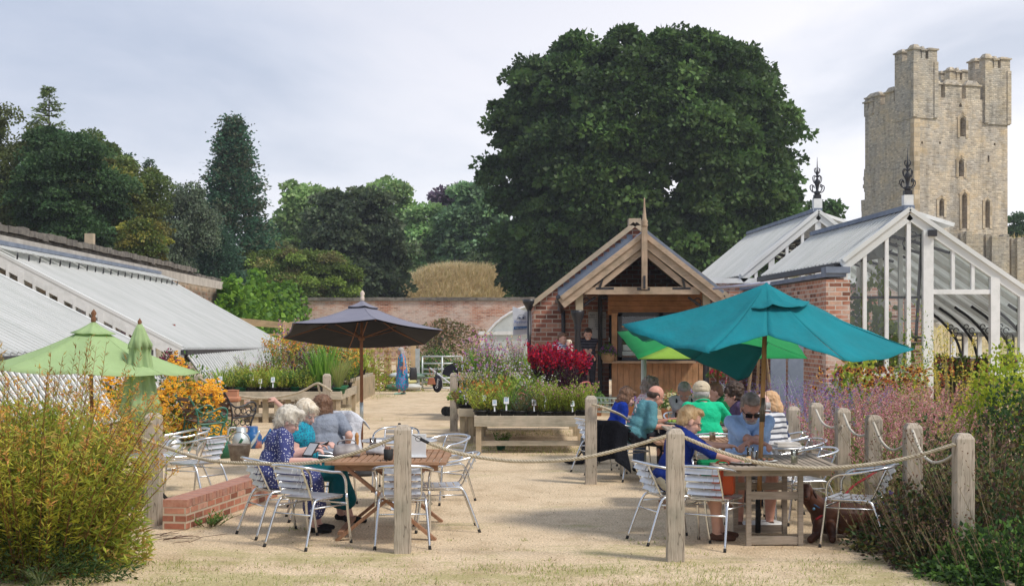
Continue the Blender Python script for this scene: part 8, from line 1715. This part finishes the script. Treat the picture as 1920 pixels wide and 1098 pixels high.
person('grey haired man in a grey and white striped shirt with his back to us', 2.76, 15.35, 12, lean=14, head=(-8, 14), hands=(None, None), skin=SKP, hair=('bald', HG), top=stripemat('grey_striped_jersey', (.62,.63,.66), (.075,.085,.12), 17, .62), sleeve=.9, bottom=darkt, scale=.98, fat=1.3, shoe=blacks)
person('ginger blonde woman in a navy and white rugby shirt behind the striped man', 3.05, 16.1, 70, lean=10, head=(10, 25), skin=SKP, hair=('bob', hairmat('ginger_hair', (.55,.32,.16), (.62,.42,.25))), top=stripemat('rugby_stripes', (.70,.70,.70), (.015,.03,.10), 7, .5), sleeve=1.6, bottom=darkt, scale=.97, fat=1.1, shoe=blacks, vox=.012)
VX = .012
tt, hp_, bp_, inv_ = person('balding man in a faded teal T shirt eating with his hand raised', 1.60, 18.55, -76, lean=26, head=(0, 26), hands=(W(1262, 786, 18.7), W(1258, 800, 18.3)), skin=SKR, hair=('bald', HDK), top=cloth('faded_teal_cotton', (.10,.26,.30)), sleeve=.95, bottom=darkt, scale=1.0, fat=1.3, shoe=blacks, vox=.010, collar=False)
mb = MB(); gm_ = cloth('white_print', (.62,.60,.62)); gr_ = cloth('pink_print', (.50,.20,.28))
def backp(a, c, dy=0): return bp_(a, -.128-.018*math.cos(c*6-1.2)-dy, c)
mb.ball(backp(-.01,.33), (.055,.008,.05), 10); mb.ball(backp(.03,.29), (.03,.008,.03), 10); mb.build('print_emblem', gm_, tt)
mb = MB(); mb.ball(backp(-.03,.40), (.05,.008,.018), 8); mb.ball(backp(.0,.24), (.045,.008,.012), 8); mb.build('print_emblem', gr_, tt)
me = bpy.data.meshes; lo = text('QUEST', 'print_lettering', gm_, None, (0,0,0), .055, rz=0); lo.parent = tt; lo.location = backp(0, .17, .012)
lo = text('CREW', 'print_lettering', gr_, None, (0,0,0), .045, rz=0); lo.parent = tt; lo.location = backp(0, .11, .012)
person('boy in a royal blue hooded top with brown fringe looking down', 1.36, 19.4, -80, lean=20, head=(-6, 26), skin=SKP, hair=('bob', HBR), top=cloth('royal_blue_fleece', (.01,.04,.32)), sleeve=1.9, bottom=denim, scale=.93, fat=1.0, shoe=blacks, vox=VX)
person('person with wild dark curly hair and a pink and white top at the rear table', 1.82, 20.4, -82, lean=14, head=(0, 22), skin=SK, hair=('curly', HSP), top=dotmat('pink_floral', (.6,.55,.57), (.45,.05,.15), 30, .35), sleeve=.6, bottom=darkt, scale=1.0, fat=1.1, shoe=blacks, vox=VX)
tt, hp_, bp_, inv_ = person('grey haired person in a white top with dark shoulder straps, head bowed', 2.5, 20.6, 172, lean=24, head=(0, 42), hands=(W(1262, 795, 20.0), W(1300, 800, 20)), skin=SK, hair=('short', HG), top=cloth('white_cotton', (.68,.68,.70)), sleeve=.6, bottom=darkt, scale=.98, fat=1.15, shoe=blacks, vox=VX, collar=False)
for s in (-1, 1): mb = MB(); mb.tube([bp_(s*.11,-.09,.47), bp_(s*.11,.09,.47), bp_(s*.12,.145,.3), bp_(s*.12,.155,.12)], .018, 6, flat=.3); mb.build('strap', darkt, tt)
person('broad man in a bright green polo shirt and beige cap with his back to us', 2.30, 16.98, 6, lean=12, head=(-14, 14), hands=(W(1290, 800, 17.5), W(1372, 800, 17.5)), skin=SKP, hair=('bald', HG), top=cloth('bright_green_cotton', (.015,.55,.27)), sleeve=.9, bottom=cloth('stone_trousers', (.4,.38,.33)), scale=1.04, fat=1.32, shoe=blacks, cap=cloth('beige_cap', (.62,.53,.38)), vox=.010, elbow=(1.0, -.3))
person('person in a dark green T shirt at the far right of the rear table', 2.98, 19.6, 95, lean=16, head=(0, 20), hands=(W(1358, 782, 19.2), W(1362, 778, 18.9)), skin=SK, hair=('short', HBR), top=cloth('bottle_green_cotton', (.01,.15,.05)), sleeve=.8, bottom=darkt, scale=.97, fat=1.1, shoe=blacks, vox=VX)
person('dark haired person in a dull purple top seen behind the sunglasses man', 2.98, 18.15, 85, lean=12, head=(0, 16), hands=(W(1382, 792, 18.1), W(1380, 796, 17.8)), skin=SK, hair=('curly', HDK), top=cloth('dull_purple_cotton', (.10,.07,.14)), sleeve=.8, bottom=darkt, scale=1.0, fat=1.1, shoe=blacks, vox=VX)
# kiosk and distant people
MB().box((XA(1100, 34.6), 34.6, .19), (1.0, .9, .18)).build('door_step', stone, bpy.data.objects['kiosk'], world=True)
person('smiling man in a black striped shirt standing in the kiosk doorway', XA(1103, 34.3), 34.3, 172, 'stand', lean=3, head=(6, 22), hands=(W(1094, 668, 34.0), W(1112, 668, 34.0)), skin=SK, hair=('short', HDK), top=stripemat('black_pinstripe', (.012,.012,.02), (.16,.15,.19), 15, .88), sleeve=.7, bottom=darkt, scale=1.04, fat=1.05, z=.28, shoe=blacks, vox=.013, mouth='open')
person('woman with tied brown hair in a blue and white striped top beside the black column', XA(1052, 33.5), 33.5, -150, 'stand', lean=2, head=(15, 15), hands=(W(1066, 650, 33.3), W(1068, 655, 33.3)), skin=SK, hair=('short', HBR), top=stripemat('breton_stripes', (.62,.62,.66), (.03,.05,.25), 22, .55), sleeve=.9, bottom=denim, scale=1.0, fat=1.0, z=.24, shoe=blacks, vox=.013, collar=False)
person('small fair haired child in white carried by the woman in stripes', XA(1068, 33.2), 33.2, 120, 'sit', lean=0, head=(0, 5), skin=SKP, hair=('short', HBL), top=cloth('white_babygrow', (.68,.66,.62)), sleeve=1.5, bottom=cloth('pink_legs', (.6,.2,.3)), scale=.56, z=1.16, seat=.1, vox=.018, collar=False)
tt, hp_, bp_, inv_ = person('woman in a long blue and pink patterned dress walking near the compost sacks', XA(754, 43.4), 43.4, 100, 'stand', lean=2, head=(0, 14), hands=(W(756, 698, 43.2), None), skin=SKR, hair=('long', HG), top=None, bottom=None, bl='skirt', scale=.86, fat=1.2, shoe=cloth('mint_sandal', (.3,.55,.48)), vox=.015, collar=False, feet=(.12, -.08))
mbd = [('e', bp_(0,0,.02), (.21,.17,.14)), ('e', bp_(0,0,.16), (.20,.155,.17)), ('e', bp_(0,0,.32), (.185,.14,.18)), ('c', bp_(-.16,0,.43), .07, bp_(.16,0,.43), .07), ('c', bp_(0,0,0), .19, Vector((0,0,.35)), .24)]
mbd += [('c', bp_(s*.17,0,.42), .062, bp_(s*.20,.02,.24), .060) for s in (-1, 1)]
blob('dress', mbd, dotmat('blue_pink_pattern', (.01,.27,.48), (.35,.10,.35), 13, .35), tt, .018, 4, .015, 7)
bag('shoulder_bag', 'black shoulder bag carried by the woman in the long blue dress', W(775, 712, 43.2), (.22,.14,.38), blackl, .3)
# tablet and phone
def slab(name, label, p, d, rot, m1, m2, cat):
    t = thing(name, label, cat, p); Mx = rot; mb = MB(); mb.box((0,0,0), (d[0], d[1], d[2]), Mx); mb.build('case', m1, t, bevel=.002); mb = MB(); mb.box(Mx @ Vector((0,-.0, d[2]/2+.0008)), (d[0]*.8, d[1]*.82, .001), Mx); mb.build('screen', m2, t); return t
scr = mat('screen_grey', (.42,.45,.48), (.46,.48,.5), rough=.2)
slab('tablet', 'black e-reader tablet held by the woman in the spotted dress', W(583, 842, 13.62), (.13,.17,.008), Matrix.Rotation(R(-35), 3, 'Z') @ Matrix.Rotation(R(48), 3, 'X'), rubber, scr, 'tablet'); slab('phone', 'small dark phone in the hands of the woman in turquoise', W(606, 832, 14.22), (.07,.13,.008), Matrix.Rotation(R(-80), 3, 'Z') @ Matrix.Rotation(R(25), 3, 'X'), rubber, scr, 'phone')
# draped coat and jacket
def drape(name, label, x, y, rz, w_, h_, m, z0=.76, front=.12, seed=1, lean=.14):
    mb = MB(); n, k = 22, 26; 
    for i in range(n+1):
        v = i/n
        for j in range(k+1):
            s = j/k; xx = (s-.5)*w_*(1+.25*v*v)+.02*math.sin(v*7+seed); f = .025*math.sin(s*19+seed)+.018*math.sin(s*31+v*4)
            if v < .12: yy = -.30+front*(1-v/.12)*.9-.02; zz = z0-.02-(.10*(1-v/.12))**1.0
            else: yy = -.36-.03*math.sin(s*3.14)+f*(v)-lean*v*.3; zz = z0-(v-.12)*h_-.03*math.cos(s*6.28)*v+.03*math.sin(s*9+seed)*v
            if abs(s-.5) > .36: zz -= .10*(abs(s-.5)-.36)/.14; yy += .10*(abs(s-.5)-.36)/.14
            mb.v.append(Vector((xx, yy, zz)))
    for i in range(n):
        for j in range(k): q = i*(k+1)+j; mb.face((q, q+1, q+k+2, q+k+1), smooth=True)
    o = mb.build(name, m); solid(o, .012); o.location = (x, y, 0); o.rotation_euler = (0, 0, R(rz)); return tag(o, label, 'jacket')
drape('draped_coat', 'black coat hanging over the back of the chair by the rucksack', 1.47, 18.68, -42, .50, .60, cloth('black_coat', (.008,.009,.014)), z0=.79); drape('draped_jacket', 'white jacket hanging behind the right shoulder of the woman in grey', -1.74, 16.45, -30, .36, .5, cloth('white_jacket', (.66,.68,.74)), z0=1.04)
# dog
fur = mat('chocolate_fur', (.055,.018,.008), (.10,.035,.016), rough=.55, vs=14, bs=.5, bscale=90, bdist=.004, spec=.35)
t = thing('dog', 'chocolate brown labrador lying on the gravel beside the right table', 'dog', (3.14, 13.45, 0), R(0)); t.scale = (1.18,)*3; E = lambda a, b, c: Vector((a, b, c))
dogp = [('e', E(.02,0,.15), (.20,.125,.135)), ('e', E(-.14,-.0,.17), (.13,.11,.15)), ('e', E(.22,.0,.14), (.145,.135,.13)), ('c', E(-.20,-.02,.22), .085, E(-.30,-.05,.33), .065), ('e', E(-.325,-.07,.375), (.062,.068,.062)), ('c', E(-.335,-.12,.355), .042, E(-.345,-.185,.335), .033), ('e', E(-.34,-.10,.39), (.05,.04,.03)),
  ('c', E(-.22,-.09,.12), .05, E(-.26,-.16,.035), .035), ('c', E(-.26,-.16,.035), .033, E(-.34,-.34,.028), .030), ('c', E(-.13,-.11,.10), .045, E(-.14,-.18,.035), .034), ('c', E(-.14,-.18,.035), .032, E(-.17,-.34,.026), .028),
  ('c', E(.22,-.10,.13), .085, E(.12,-.17,.06), .05), ('c', E(.12,-.17,.05), .036, E(.26,-.20,.03), .028), ('c', E(.26,-.20,.03), .028, E(.12,-.24,.025), .026), ('c', E(.32,-.02,.08), .04, E(.40,-.10,.04), .026), ('c', E(.40,-.10,.04), .026, E(.30,-.22,.03), .018), ('c', E(.30,-.22,.03), .018, E(.16,-.27,.025), .010)]
blob('body', dogp, fur, t, .008, 4)
for s in (-1, 1): blob('ear', [('e', E(-.322+s*.070,-.075,.345), (.015,.034,.052), Matrix.Rotation(-s*.35, 3, 'Y'))], mat('dark_fur', (.035,.012,.006), rough=.6), t, .006, 2); MB().ball(E(-.332+s*.026,-.128,.378), .0075, 8).build('eye', eyed, t)
MB().ball(E(-.346,-.208,.345), (.015,.010,.011), 8).build('nose', eyed, t); MB().tube(smoothcurve([E(-.245+.088*math.cos(a),-.03-.07*math.sin(a)+.0,.262+.055*math.cos(a)*-1) for a in np.linspace(0, 6.28, 13)], 2), .010, 6).build('collar', mat('blue_collar', (.03,.10,.22)), t); MB().ball(E(-.27,-.13,.24), (.012,.006,.012), 8).build('name_tag', mat('tag_blue', (.1,.25,.4), rough=.3), t)
redl = mat('red_webbing', (.40,.02,.03), (.3,.015,.02), rough=.6, vs=30)
mb = MB(); mb.tube([W(1530, 973, 13.3), W(1560, 952, 13.4), W(1600, 910, 13.5), W(1640, 885, 13.5), W(1662, 868, 13.7)], .012, 6, flat=.35); mb.tube([W(1666, 866, 13.7), W(1688, 858, 13.8), W(1712, 848, 13.8)], .014, 6, flat=.35); o = mb.build('dog_leash', redl, loc=W(1530, 973, 13.3)); tag(o, 'red dog leash running from the labrador up to the border post', 'leash')
MB().box(W(1664, 867, 13.68), (.05,.03,.04)).build('clip', rubber, o).data.transform(Matrix.Translation(-W(1530, 973, 13.3)))
for nm in list(bpy.data.meshes):
    if nm.users == 0: bpy.data.meshes.remove(nm)

# faint air between us and the far trees and castle
hb = MB(); hb.box((0, 88, 15.5), (460, 200, 33.4)); hm_ = bpy.data.materials.new('haze'); hm_.use_nodes = True; hn = hm_.node_tree; hn.nodes.remove(hn.nodes['Principled BSDF']); pv = nd(hn, 'ShaderNodeVolumePrincipled'); pv.inputs['Color'].default_value = (.82, .88, 1, 1); pv.inputs['Density'].default_value = .0004
hn.links.new(pv.outputs[0], hn.nodes['Material Output'].inputs['Volume']); o = hb.build('haze', hm_); o['kind'] = 'stuff'
